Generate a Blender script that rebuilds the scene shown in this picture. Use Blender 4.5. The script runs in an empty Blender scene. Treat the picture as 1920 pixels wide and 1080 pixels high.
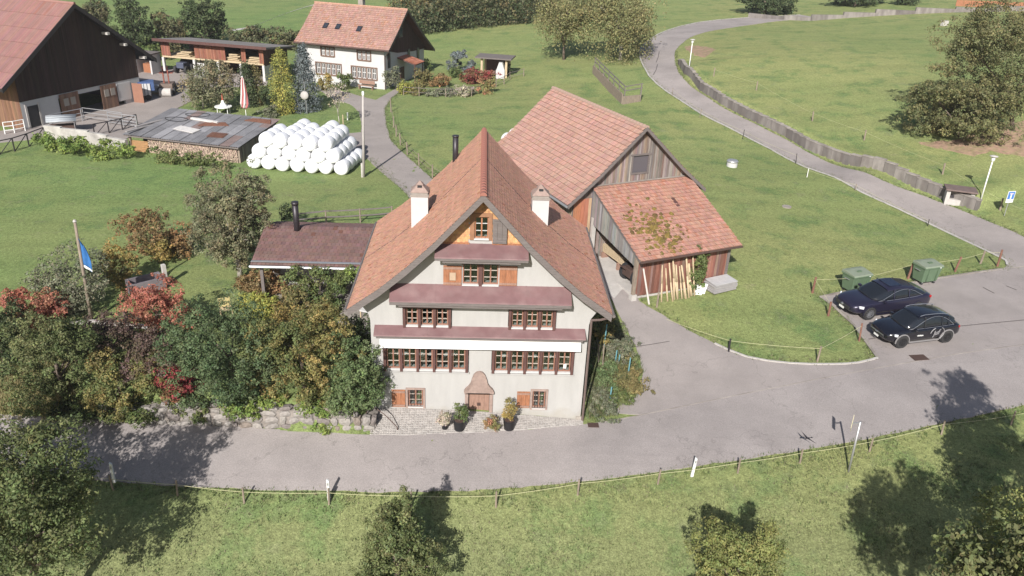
import bpy, bmesh, math, random
import numpy as np
from mathutils import Vector, Matrix, noise
from mathutils.geometry import delaunay_2d_cdt
R = math.radians
rnd = random.Random(7)
SC = bpy.context.scene
COL = SC.collection
# ------------------------------------------------------------------ camera, sky, sun, exposure
F_PX, PITCH, ROLL, YAW = 1500.0, R(25.25), R(2.45), R(2.7)
CAM = np.array([-0.14, -31.0, 21.5])
_f = np.array([math.sin(YAW)*math.cos(PITCH), math.cos(YAW)*math.cos(PITCH), -math.sin(PITCH)])
_r0 = np.array([math.cos(YAW), -math.sin(YAW), 0.0]); _u0 = np.cross(_r0, _f)
_r = math.cos(ROLL)*_r0 + math.sin(ROLL)*_u0; _u = -math.sin(ROLL)*_r0 + math.cos(ROLL)*_u0
cd = bpy.data.cameras.new('camera'); cam = bpy.data.objects.new('camera', cd); COL.objects.link(cam)
cd.sensor_width = 36.0; cd.lens = 36.0*F_PX/1920.0; cd.clip_start = 0.5; cd.clip_end = 3000
cam.matrix_world = Matrix([[_r[0], _u[0], -_f[0], CAM[0]], [_r[1], _u[1], -_f[1], CAM[1]], [_r[2], _u[2], -_f[2], CAM[2]], [0, 0, 0, 1]])
SC.camera = cam
SUN_AZ, SUN_EL = R(15.8), R(33.5)          # shadows fall towards (sin az, cos az)
W = bpy.data.worlds.new('World'); SC.world = W; W.use_nodes = True
nt = W.node_tree; bg = nt.nodes['Background']
sky = nt.nodes.new('ShaderNodeTexSky'); sky.sky_type = 'NISHITA'; sky.sun_disc = False
sky.sun_elevation = SUN_EL; sky.sun_rotation = SUN_AZ + math.pi; sky.air_density = 1.0; sky.dust_density = 1.5; sky.ozone_density = 1.0
nt.links.new(sky.outputs[0], bg.inputs[0]); bg.inputs[1].default_value = 0.06
sd = bpy.data.lights.new('sun', 'SUN'); sun = bpy.data.objects.new('sun', sd); COL.objects.link(sun)
sd.energy = 4.2; sd.angle = R(0.5); sd.color = (1.0, 0.965, 0.92)
sdir = Vector((math.sin(SUN_AZ)*math.cos(SUN_EL), math.cos(SUN_AZ)*math.cos(SUN_EL), -math.sin(SUN_EL)))
sun.rotation_euler = sdir.to_track_quat('-Z', 'Y').to_euler(); sun.location = (-10, -60, 60)
vs = SC.view_settings; vs.view_transform = 'Standard'; vs.look = 'None'; vs.gamma = 1.0; vs.exposure = 0.79; vs.use_curve_mapping = False
SC.render.engine = 'CYCLES'
SC.cycles.max_bounces = 6; SC.cycles.transparent_max_bounces = 8; SC.cycles.use_denoising = True

# ------------------------------------------------------------------ helpers
def ray(x, y): return _r*(x-960)/F_PX - _u*(y-540)/F_PX + _f
def onz(x, y, z):
    d = ray(x, y); return CAM + d*(z-CAM[2])/d[2]
def ony(x, y, Y):
    d = ray(x, y); return CAM + d*(Y-CAM[1])/d[1]
def srgb(h):
    h = h.lstrip('#'); v = [int(h[i:i+2], 16)/255 for i in (0, 2, 4)]
    return tuple(c/12.92 if c <= .04045 else ((c+.055)/1.055)**2.4 for c in v)

class MB:
    """collects faces in one list and links them as ONE mesh object"""
    def __init__(s): s.v = []; s.f = []; s.c = []
    def poly(s, pts, col=(1, 1, 1)):
        n = len(s.v); s.v.extend([tuple(p) for p in pts]); s.f.append(tuple(range(n, n+len(pts)))); s.c.append(col); return s
    def faces(s, pts, fs, col=(1, 1, 1)):
        n = len(s.v); s.v.extend([tuple(p) for p in pts])
        for f in fs: s.f.append(tuple(n+i for i in f)); s.c.append(col)
        return s
    def box(s, c, d, rz=0, col=(1, 1, 1), M=None):
        x, y, z = d[0]/2, d[1]/2, d[2]/2
        P = [Vector((a*x, b*y, e*z)) for e in (-1, 1) for a, b in ((-1, -1), (1, -1), (1, 1), (-1, 1))]
        T = Matrix.Translation(Vector(c)) @ (M.to_4x4() if M is not None else Matrix.Rotation(rz, 4, 'Z'))
        return s.faces([T @ p for p in P], [(0, 3, 2, 1), (4, 5, 6, 7), (0, 1, 5, 4), (1, 2, 6, 5), (2, 3, 7, 6), (3, 0, 4, 7)], col)
    def span(s, a, b, col=(1, 1, 1)):
        return s.box([(a[i]+b[i])/2 for i in range(3)], [abs(b[i]-a[i]) for i in range(3)], 0, col)
    def bar(s, p, q, w, h=None, col=(1, 1, 1)):
        p = Vector(p); q = Vector(q); d = q-p; h = h or w
        M = d.to_track_quat('X', 'Z').to_matrix()
        return s.box((p+q)/2, (d.length, w, h), 0, col, M)
    def tube(s, p, q, r0, r1=None, n=8, caps=True, col=(1, 1, 1)):
        p = Vector(p); q = Vector(q); r1 = r0 if r1 is None else r1
        M = (q-p).to_track_quat('Z', 'Y').to_matrix()
        A = [p + M @ Vector((r0*math.cos(2*math.pi*i/n), r0*math.sin(2*math.pi*i/n), 0)) for i in range(n)]
        B = [q + M @ Vector((r1*math.cos(2*math.pi*i/n), r1*math.sin(2*math.pi*i/n), 0)) for i in range(n)]
        fs = [(i, (i+1) % n, n+(i+1) % n, n+i) for i in range(n)]
        if caps: fs += [tuple(range(n-1, -1, -1)), tuple(range(n, 2*n))]
        return s.faces(A+B, fs, col)
    def path(s, pts, rs, n=6, col=(1, 1, 1)):
        for i in range(len(pts)-1):
            r0 = rs if isinstance(rs, (int, float)) else rs[i]; r1 = rs if isinstance(rs, (int, float)) else rs[i+1]
            s.tube(pts[i], pts[i+1], r0, r1, n, True, col)
        return s
    def lathe(s, prof, c=(0, 0, 0), n=16, col=(1, 1, 1)):
        c = Vector(c); P = []
        for r, z in prof: P += [c+Vector((r*math.cos(2*math.pi*i/n), r*math.sin(2*math.pi*i/n), z)) for i in range(n)]
        fs = [(k*n+i, k*n+(i+1) % n, (k+1)*n+(i+1) % n, (k+1)*n+i) for k in range(len(prof)-1) for i in range(n)]
        fs += [tuple(range(n-1, -1, -1)), tuple((len(prof)-1)*n+i for i in range(n))]
        return s.faces(P, fs, col)
    def prism(s, prof, o, u, v, w, col=(1, 1, 1)):
        """profile (a,b) -> o+a*u+b*v, extruded along vector w"""
        o, u, v, w = Vector(o), Vector(u), Vector(v), Vector(w); n = len(prof)
        A = [o+u*a+v*b for a, b in prof]; B = [p+w for p in A]
        return s.faces(A+B, [tuple(range(n-1, -1, -1)), tuple(range(n, 2*n))]+[(i, (i+1) % n, n+(i+1) % n, n+i) for i in range(n)], col)
    def mesh(s, name, mat=None, smooth=False):
        me = bpy.data.meshes.new(name); me.from_pydata(s.v, [], s.f)
        if any(c != (1, 1, 1) for c in s.c):
            a = me.color_attributes.new('Col', 'FLOAT_COLOR', 'CORNER')
            buf = np.ones((len(me.loops), 4), np.float32); k = 0
            for f, c in zip(s.f, s.c): buf[k:k+len(f), :3] = c; k += len(f)
            a.data.foreach_set('color', buf.ravel())
        bm = bmesh.new(); bm.from_mesh(me); bmesh.ops.recalc_face_normals(bm, faces=bm.faces); bm.to_mesh(me); bm.free()
        if smooth: me.polygons.foreach_set('use_smooth', [True]*len(me.polygons))
        if mat: me.materials.append(mat)
        return me
    def build(s, name, mat=None, parent=None, smooth=False, bevel=0):
        return link(name, s.mesh(name, mat, smooth), parent, bevel)

def link(name, me, parent=None, bevel=0):
    o = bpy.data.objects.new(name, me); COL.objects.link(o)
    if parent: o.parent = parent
    if bevel:
        b = o.modifiers.new('bevel', 'BEVEL'); b.width = bevel; b.segments = 2; b.limit_method = 'ANGLE'
    return o
def tag(o, label=None, cat=None, group=None, kind=None):
    if label: o['label'] = label
    if cat: o['category'] = cat
    if group: o['group'] = group
    if kind: o['kind'] = kind
    return o
def thing(name, label, cat, loc=(0, 0, 0), rz=0, group=None):
    o = bpy.data.objects.new(name, None); COL.objects.link(o); o.location = loc; o.rotation_euler = (0, 0, rz); o.empty_display_size = .3
    return tag(o, label, cat, group)
def fastmesh(name, V, nper, colv, mat):
    """V (n*nper,3) vertices of n separate polygons, colv (n,3) one colour each"""
    n = len(V)//nper; me = bpy.data.meshes.new(name)
    me.vertices.add(len(V)); me.vertices.foreach_set('co', np.asarray(V, np.float32).ravel())
    me.loops.add(len(V)); me.loops.foreach_set('vertex_index', np.arange(len(V), dtype=np.int32))
    me.polygons.add(n); me.polygons.foreach_set('loop_start', np.arange(0, len(V), nper, dtype=np.int32))
    a = me.color_attributes.new('Col', 'FLOAT_COLOR', 'POINT')
    c = np.ones((len(V), 4), np.float32); c[:, :3] = np.repeat(colv, nper, 0); a.data.foreach_set('color', c.ravel())
    me.update(calc_edges=True)
    if mat: me.materials.append(mat)
    return me

# ------------------------------------------------------------------ materials
def mat(name, col, rough=.8, var=.12, scale=2.0, bump=.15, bscale=30, attr=False, metal=0, spec=.3, stretch=None, col2=None, c2scale=.6, c2amt=.5):
    m = bpy.data.materials.new(name); m.use_nodes = True; t = m.node_tree; N = t.nodes; L = t.links
    b = N['Principled BSDF']; b.inputs['Roughness'].default_value = rough; b.inputs['Metallic'].default_value = metal
    b.inputs['Specular IOR Level'].default_value = spec
    tc = N.new('ShaderNodeTexCoord'); src = tc.outputs['Object']
    if stretch:
        mp = N.new('ShaderNodeMapping'); mp.inputs['Scale'].default_value = stretch; L.new(src, mp.inputs[0]); src = mp.outputs[0]
    n1 = N.new('ShaderNodeTexNoise'); n1.inputs['Scale'].default_value = scale; n1.inputs['Detail'].default_value = 6; n1.inputs['Roughness'].default_value = .65
    L.new(src, n1.inputs['Vector'])
    mr = N.new('ShaderNodeMapRange'); mr.inputs[1].default_value = .3; mr.inputs[2].default_value = .7; mr.inputs[3].default_value = 1-var; mr.inputs[4].default_value = 1+var
    L.new(n1.outputs[0], mr.inputs[0])
    mul = N.new('ShaderNodeMix'); mul.data_type = 'RGBA'; mul.blend_type = 'MULTIPLY'; mul.inputs[0].default_value = 1
    mul.inputs[6].default_value = (*col, 1)
    if col2:
        n3 = N.new('ShaderNodeTexNoise'); n3.inputs['Scale'].default_value = c2scale; n3.inputs['Detail'].default_value = 5; L.new(src, n3.inputs['Vector'])
        m3 = N.new('ShaderNodeMapRange'); m3.inputs[1].default_value = .42; m3.inputs[2].default_value = .66; m3.inputs[4].default_value = c2amt; L.new(n3.outputs[0], m3.inputs[0])
        mx = N.new('ShaderNodeMix'); mx.data_type = 'RGBA'; mx.inputs[6].default_value = (*col, 1); mx.inputs[7].default_value = (*col2, 1)
        L.new(m3.outputs[0], mx.inputs[0]); L.new(mx.outputs[2], mul.inputs[6])
    L.new(mr.outputs[0], mul.inputs[7]); out = mul.outputs[2]
    if attr:
        at = N.new('ShaderNodeAttribute'); at.attribute_name = 'Col'
        m2 = N.new('ShaderNodeMix'); m2.data_type = 'RGBA'; m2.blend_type = 'MULTIPLY'; m2.inputs[0].default_value = 1
        L.new(out, m2.inputs[6]); L.new(at.outputs[0], m2.inputs[7]); out = m2.outputs[2]
    L.new(out, b.inputs['Base Color'])
    if bump:
        n2 = N.new('ShaderNodeTexNoise'); n2.inputs['Scale'].default_value = bscale; n2.inputs['Detail'].default_value = 4; L.new(src, n2.inputs['Vector'])
        bp = N.new('ShaderNodeBump'); bp.inputs['Strength'].default_value = bump; bp.inputs['Distance'].default_value = .02
        L.new(n2.outputs[0], bp.inputs['Height']); L.new(bp.outputs[0], b.inputs['Normal'])
    return m
def leafmat(name, tr=.35, rough=.6):
    m = bpy.data.materials.new(name); m.use_nodes = True; t = m.node_tree; N = t.nodes; L = t.links
    b = N['Principled BSDF']; at = N.new('ShaderNodeAttribute'); at.attribute_name = 'Col'
    L.new(at.outputs[0], b.inputs['Base Color']); b.inputs['Roughness'].default_value = rough; b.inputs['Specular IOR Level'].default_value = .25
    tl = N.new('ShaderNodeBsdfTranslucent'); L.new(at.outputs[0], tl.inputs[0])
    mx = N.new('ShaderNodeMixShader'); mx.inputs[0].default_value = tr
    L.new(b.outputs[0], mx.inputs[1]); L.new(tl.outputs[0], mx.inputs[2]); L.new(mx.outputs[0], N['Material Output'].inputs[0])
    return m
def glassmat(name, tint=(.9, .95, .95), refl=.12):
    m = bpy.data.materials.new(name); m.use_nodes = True; t = m.node_tree; N = t.nodes; L = t.links; N.remove(N['Principled BSDF'])
    tr = N.new('ShaderNodeBsdfTransparent'); tr.inputs[0].default_value = (*tint, 1)
    gl = N.new('ShaderNodeBsdfGlossy'); gl.inputs['Roughness'].default_value = .03
    fr = N.new('ShaderNodeFresnel'); fr.inputs[0].default_value = 1.5
    ad = N.new('ShaderNodeMath'); ad.operation = 'ADD'; ad.inputs[1].default_value = refl*.4; L.new(fr.outputs[0], ad.inputs[0])
    mx = N.new('ShaderNodeMixShader'); L.new(ad.outputs[0], mx.inputs[0]); L.new(tr.outputs[0], mx.inputs[1]); L.new(gl.outputs[0], mx.inputs[2])
    L.new(mx.outputs[0], N['Material Output'].inputs[0]); return m
def plain(name, col, rough=.5, metal=0, spec=.5, coat=0):
    m = bpy.data.materials.new(name); m.use_nodes = True; b = m.node_tree.nodes['Principled BSDF']
    b.inputs['Base Color'].default_value = (*col, 1); b.inputs['Roughness'].default_value = rough; b.inputs['Metallic'].default_value = metal
    b.inputs['Specular IOR Level'].default_value = spec; b.inputs['Coat Weight'].default_value = coat
    return m
M = dict(
 wall=mat('cream_plaster', (.374, .364, .350), .9, .07, 1.4, .25, 60, stretch=(1.6, 1.6, .4), col2=(.325, .315, .30), c2scale=.5, c2amt=.4),
 white=mat('white_render', (.47, .46, .455), .9, .05, 1.5, .15, 40),
 whitetrim=mat('white_board', (.50, .49, .48), .7, .03, 2, .05, 30),
 tile=mat('clay_tile_red', (1, 1, 1), .85, .10, 1.2, .3, 50, attr=True),
 metalred=mat('red_sheet_roofing', (.165, .092, .093), .6, .14, 1.6, .05, 12, col2=(.21, .135, .132), c2scale=1.3, c2amt=.8),
 greywood=mat('weathered_grey_wood', (.145, .125, .118), .9, .25, 2, .4, 20, stretch=(1, 12, 12)),
 board=mat('vertical_barn_board', (1, 1, 1), .9, .30, 1.5, .5, 10, attr=True, stretch=(9, 9, .8)),
 brownwood=mat('brown_window_wood', (.095, .048, .042), .6, .2, 3, .2, 20, stretch=(3, 3, 1)),
 shutter=mat('orange_brown_shutter_wood', (.29, .125, .065), .7, .35, 3, .3, 12, stretch=(8, 8, 1)),
 doorwood=mat('faded_door_wood', (.27, .165, .125), .75, .25, 3, .3, 12, stretch=(8, 8, 1)),
 shingle=mat('orange_wood_shingle', (1, 1, 1), .8, .15, 4, .2, 30, attr=True),
 timber=mat('pale_fresh_timber', (.46, .36, .235), .8, .2, 3, .3, 14, stretch=(4, 4, 1)),
 darkwood=mat('dark_barn_wood', (1, 1, 1), .9, .25, 1.5, .4, 10, attr=True, stretch=(9, 9, .8)),
 stone=mat('wall_stone', (1, 1, 1), .95, .25, 4, .6, 14, attr=True),
 sandstone=mat('carved_sandstone', (.285, .21, .18), .95, .2, 5, .5, 25),
 conc=mat('old_concrete', (.30, .27, .24), .95, .25, 1.2, .4, 18, col2=(.15, .125, .11), c2scale=1.1, c2amt=.6, stretch=(1, 1, .35)),
 paleconc=mat('pale_concrete', (.42, .395, .37), .9, .12, 2, .3, 20),
 steel=plain('dull_galvanised_steel', (.42, .42, .43), .45, .6),
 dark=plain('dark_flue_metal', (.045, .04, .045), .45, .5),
 black=plain('black_rubber', (.02, .02, .022), .7),
 iron=plain('dark_rusty_iron', (.09, .055, .045), .7, .3),
 interior=plain('dim_interior', (.13, .10, .08), .9),
 glass=glassmat('window_glass'),
 white_paint=plain('white_paint', (.72, .72, .70), .5),
 tape=plain('yellowish_fence_tape', (.46, .44, .26), .7),
 post=mat('grey_fence_post_wood', (.23, .185, .145), .9, .3, 3, .4, 14, stretch=(4, 4, 1)),
 redpost=mat('reddish_fence_post_wood', (.19, .095, .07), .9, .3, 3, .4, 14, stretch=(4, 4, 1)),
 bark=mat('tree_bark', (.13, .10, .08), .95, .35, 4, .8, 14, stretch=(3, 3, 1)),
 palebark=mat('pale_tree_bark', (.33, .30, .26), .95, .3, 4, .6, 14, stretch=(3, 3, 1)),
 film=mat('white_bale_film', (.70, .70, .715), .4, .05, 3, .8, 7, spec=.4),
 leaf=leafmat('leaf', .30), needle=leafmat('needle', .12, .7), grassblade=leafmat('grass_blade', .35),
)
def P(p): return Vector((float(p[0]), float(p[1]), float(p[2])))
# ------------------------------------------------------------------ terrain
CP = [  # photo survey marks: (column, row, height above the farmhouse door)
 (100,880,0),(400,850,0),(650,850,0),(900,850,0),(1200,800,.03),(1350,770,.12),(1500,750,.3),(1700,700,.6),(1900,680,.85),(0,830,0),(2050,650,1.0),(-150,840,0),
 (1700,620,.8),(1850,540,.95),(1600,560,.85),(1910,470,1.25),(1850,420,1.35),(1700,370,1.65),(1550,305,2.1),(1400,235,2.9),(1300,185,3.7),(1230,125,4.6),(1240,72,5.5),(1320,48,6.2),(1450,38,6.9),
 (1291,132,5.2),(1350,100,6.1),(1500,70,7.0),(1700,65,7.9),(1880,55,9.0),(1600,160,5.7),(1750,200,5.5),(1880,250,5.0),(1520,235,3.9),(1400,180,4.6),(1650,300,3.5),(1750,335,3.0),(1839,375,2.5),(1883,403,2.0),(1910,330,3.3),
 (1430,10,7.4),(1300,20,6.6),(1700,10,9.2),(1900,5,10.5),
 (450,520,1.8),(300,560,1.7),(150,600,1.6),(600,600,1.7),(680,560,1.8),(30,720,.7),(60,640,1.3),(1140,690,.5),(1120,620,1.1),(1140,560,1.4),(1180,740,.15),(1100,795,0),(1250,640,.75),
 (760,360,2.0),(680,330,1.7),(850,200,2.2),(1000,150,2.8),(1000,60,4.2),(850,60,3.4),(1100,120,3.8),(1160,105,4.2),(1150,170,3.2),(1250,240,2.8),(1350,320,2.2),(1450,420,1.8),(1500,520,1.3),(1400,600,.95),(1300,580,1.1),(1183,555,1.5),(1362,527,1.45),
 (100,400,1.4),(300,300,1.5),(20,300,1.5),(50,500,1.4),(560,350,1.6),(240,190,1.65),(48,243,1.6),(400,190,1.8),(500,153,1.8),(600,200,1.8),(700,180,1.8),(650,250,1.7),(450,305,1.6),(242,280,1.6),(300,110,1.9),(720,168,1.8),(796,118,2.1),(900,150,2.3),(300,40,3),(500,30,3.2),(650,-20,4),
 (300,1000,-.9),(600,960,-.5),(900,1000,-1.1),(1200,950,-.6),(1591,884,-.15),(1750,850,.1),(1900,820,.3),(0,1080,-1.9),(600,1080,-2.1),(1200,1080,-2.0),(1900,1080,-1.6),(450,916,-.05),(800,922,-.05),(1090,903,-.05),(1400,862,.05)]
RWP = [(1269,121,4.6),(1281,146,4.15),(1310,172,3.8),(1353.7,200,3.35),(1397.5,223,3.0),(1456,252,2.55),(1506,280,2.25),(1587.5,315,1.95),(1651.7,337,1.75),(1710,359,1.6),(1768,381,1.48),(1832,406,1.35)]
RW = [onz(a, b, z)[:2] for a, b, z in RWP]
_cp = [tuple(onz(a, b, z)) for a, b, z in CP+RWP] + [(-15,8,1.8),(0,6,1.6),(0,12,2.0),(7,12,1.7),(8,20,1.9),(-300,300,8),(0,450,18),(300,450,40),(-350,60,1),(330,80,30),(-150,-20,-3),(150,-20,2),(0,-45,-5),(-80,-45,-6),(80,-45,-3),(-120,160,4),(120,180,16),(0,200,7)]
# retaining walls: ground steps up behind them
SW = [(-21.0, -1.2), (-15.0, -1.0), (-10.5, -1.35), (-7.5, -1.75), (-4.9, -1.7)]
def _dist(X, Y, line):
    best = np.full(X.shape, 1e9); sd_ = np.zeros(X.shape); tt = np.zeros(X.shape); acc = 0.0
    for (x0, y0), (x1, y1) in zip(line[:-1], line[1:]):
        dx, dy = x1-x0, y1-y0; L = math.hypot(dx, dy); t = np.clip(((X-x0)*dx+(Y-y0)*dy)/L/L, 0, 1)
        d = np.hypot(X-x0-t*dx, Y-y0-t*dy); s = np.sign(dx*(Y-y0)-dy*(X-x0)); m = d < best
        best = np.where(m, d, best); sd_ = np.where(m, d*s, sd_); tt = np.where(m, acc+t*L, tt); acc += L
    return sd_, tt, acc
def _sm(v): v = np.clip(v, 0, 1); return v*v*(3-2*v)
def _step(X, Y):
    d, t, L = _dist(X, Y, RW)
    z = 1.05*_sm(t/4)*_sm((L-t)/1.2)*_sm((d-.3)/.3)*np.exp(-np.maximum(d, 0)/6)
    d, t, L = _dist(X, Y, SW)
    z = z + 1.15*_sm(t/5)*_sm((L-t)/.5)*_sm((d-.35)/.3)*np.exp(-np.maximum(d, 0)/9)
    return z
_cp = np.array(_cp); _z = _cp[:, 2]-_step(_cp[:, 0], _cp[:, 1])
def _phi(r2): return .5*r2*np.log(r2+1e-9)
_n = len(_cp); _A = np.zeros((_n+3, _n+3)); _q = _cp[:, :2]/50
_A[:_n, :_n] = _phi(((_q[:, None]-_q[None])**2).sum(-1)) + np.eye(_n)*.004
_A[:_n, _n:] = np.c_[np.ones(_n), _q]; _A[_n:, :_n] = _A[:_n, _n:].T
_w = np.linalg.solve(_A, np.r_[_z, 0, 0, 0])
def H(X, Y):
    X = np.asarray(X, float); Y = np.asarray(Y, float); sh = X.shape; x = X.ravel(); y = Y.ravel()
    out = np.zeros(x.shape)
    for a in range(0, len(x), 20000):
        xs, ys = x[a:a+20000]/50, y[a:a+20000]/50
        xc, yc = np.clip(xs, -7, 7), np.clip(ys, -1.2, 9)
        out[a:a+20000] = _phi((xc[:, None]-_q[None, :, 0])**2+(yc[:, None]-_q[None, :, 1])**2) @ _w[:_n] + _w[_n]+_w[_n+1]*xc+_w[_n+2]*yc
    return (np.clip(out, -7, 60)+_step(x, y)).reshape(sh)
def h1(x, y): return float(H(np.array([x]), np.array([y]))[0])
def G(px, py):
    """the point of the terrain seen at a survey mark of the photograph"""
    d = ray(px, py); t = np.arange(18, 330, .3); Pp = CAM+d*t[:, None]; dz = Pp[:, 2]-H(Pp[:, 0], Pp[:, 1])
    k = np.argmax(dz < 0)
    if k == 0: return Vector(CAM+d*200)
    a, b = t[k-1], t[k]
    tm = a+(b-a)*dz[k-1]/(dz[k-1]-dz[k]); q = CAM+d*tm
    return Vector((q[0], q[1], h1(q[0], q[1])))
def on(x, y, dz=0): return Vector((x, y, h1(x, y)+dz))
def axis(a, b, st, far):
    core = list(np.arange(a, b+1e-6, st)); s = st; lo = [a]; hi = [b]
    while lo[-1] > -far: s *= 1.25; lo.append(lo[-1]-s)
    s = st
    while hi[-1] < far: s *= 1.25; hi.append(hi[-1]+s)
    return np.array(lo[:0:-1]+core+hi[1:])
gx = axis(-52, 62, .4, 900); gy = axis(-20, 108, .4, 900); gy = gy[gy > -70]
GX, GY = np.meshgrid(gx, gy); GZ = H(GX, GY)
rg = np.random.default_rng(3)
core = (abs(GX) < 60) & (GY < 110)
GZ = GZ + np.where(core, rg.normal(0, .012, GZ.shape), 0)
me = bpy.data.meshes.new('meadow_ground'); ny, nx = GX.shape
me.vertices.add(nx*ny); me.vertices.foreach_set('co', np.stack([GX, GY, GZ], -1).astype(np.float32).ravel())
ii = (np.arange(ny-1)[:, None]*nx+np.arange(nx-1)[None]).ravel(); q4 = np.stack([ii, ii+1, ii+nx+1, ii+nx], -1).astype(np.int32)
me.loops.add(q4.size); me.loops.foreach_set('vertex_index', q4.ravel()); me.polygons.add(len(q4)); me.polygons.foreach_set('loop_start', np.arange(0, q4.size, 4, dtype=np.int32))
me.polygons.foreach_set('use_smooth', np.ones(len(q4), bool)); me.update(calc_edges=True)
ground = tag(link('meadow_ground', me), 'green hillside meadow around the farm', None, None, 'structure')
def grassmat():
    m = bpy.data.materials.new('meadow_grass'); m.use_nodes = True; t = m.node_tree; N = t.nodes; L = t.links; b = N['Principled BSDF']
    b.inputs['Roughness'].default_value = .95; b.inputs['Specular IOR Level'].default_value = .1
    tc = N.new('ShaderNodeTexCoord'); o = tc.outputs['Object']
    def nz(s, d=5, r=.6): n = N.new('ShaderNodeTexNoise'); n.inputs['Scale'].default_value = s; n.inputs['Detail'].default_value = d; n.inputs['Roughness'].default_value = r; L.new(o, n.inputs[0]); return n.outputs[0]
    def rng(v, a, c, lo=0, hi=1): r = N.new('ShaderNodeMapRange'); r.inputs[1].default_value = a; r.inputs[2].default_value = c; r.inputs[3].default_value = lo; r.inputs[4].default_value = hi; L.new(v, r.inputs[0]); return r.outputs[0]
    def mix(f, a, c, bt='MIX'):
        x = N.new('ShaderNodeMix'); x.data_type = 'RGBA'; x.blend_type = bt
        (L.new(f, x.inputs[0]) if not isinstance(f, float) else setattr(x.inputs[0], 'default_value', f))
        for i, v in ((6, a), (7, c)): (L.new(v, x.inputs[i]) if not isinstance(v, tuple) else setattr(x.inputs[i], 'default_value', (*v, 1)))
        return x.outputs[2]
    sx = N.new('ShaderNodeSeparateXYZ'); L.new(o, sx.inputs[0]); fm = N.new('ShaderNodeMath'); fm.operation = 'MULTIPLY_ADD'; fm.inputs[1].default_value = .55; fm.use_clamp = True
    L.new(rng(sx.outputs[0], -25, 12), fm.inputs[0]); L.new(rng(nz(.045, 4), .40, .60, 0, .5), fm.inputs[2])
    c = mix(fm.outputs[0], (.155, .218, .076), (.235, .250, .100))       # broad tone: greener pasture on the left, drier on the right
    c = mix(rng(sx.outputs[1], -2, -7), c, (.184, .202, .090))                      # rough roadside meadow
    c = mix(rng(nz(.45, 6, .7), .50, .66, 0, .85), c, (.100, .168, .058))           # lush clumps
    c = mix(rng(nz(.9, 6, .7), .56, .74, 0, .6), c, (.270, .240, .140))             # dry straw
    v = N.new('ShaderNodeMath'); v.operation = 'MULTIPLY'; L.new(rng(nz(5.0, 6, .75), .3, .7, .66, 1.34), v.inputs[0]); L.new(rng(nz(15.0, 5, .8), .3, .7, .45, 1.5), v.inputs[1])
    mp = N.new('ShaderNodeMapping'); mp.inputs['Scale'].default_value = (.10, 1.0, .3); mp.inputs['Rotation'].default_value = (0, 0, .25); L.new(o, mp.inputs[0]); sn = N.new('ShaderNodeTexNoise'); sn.inputs['Scale'].default_value = .8; sn.inputs['Detail'].default_value = 5; L.new(mp.outputs[0], sn.inputs[0])
    v2 = N.new('ShaderNodeMath'); v2.operation = 'MULTIPLY'; L.new(v.outputs[0], v2.inputs[0]); L.new(rng(sn.outputs[0], .35, .65, .94, 1.07), v2.inputs[1])
    c = mix(1.0, c, v2.outputs[0], 'MULTIPLY'); L.new(c, b.inputs[0])
    bp = N.new('ShaderNodeBump'); bp.inputs['Strength'].default_value = .9; bp.inputs['Distance'].default_value = .06; L.new(nz(11, 5, .75), bp.inputs['Height']); L.new(bp.outputs[0], b.inputs['Normal'])
    return m
me.materials.append(grassmat())
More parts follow.
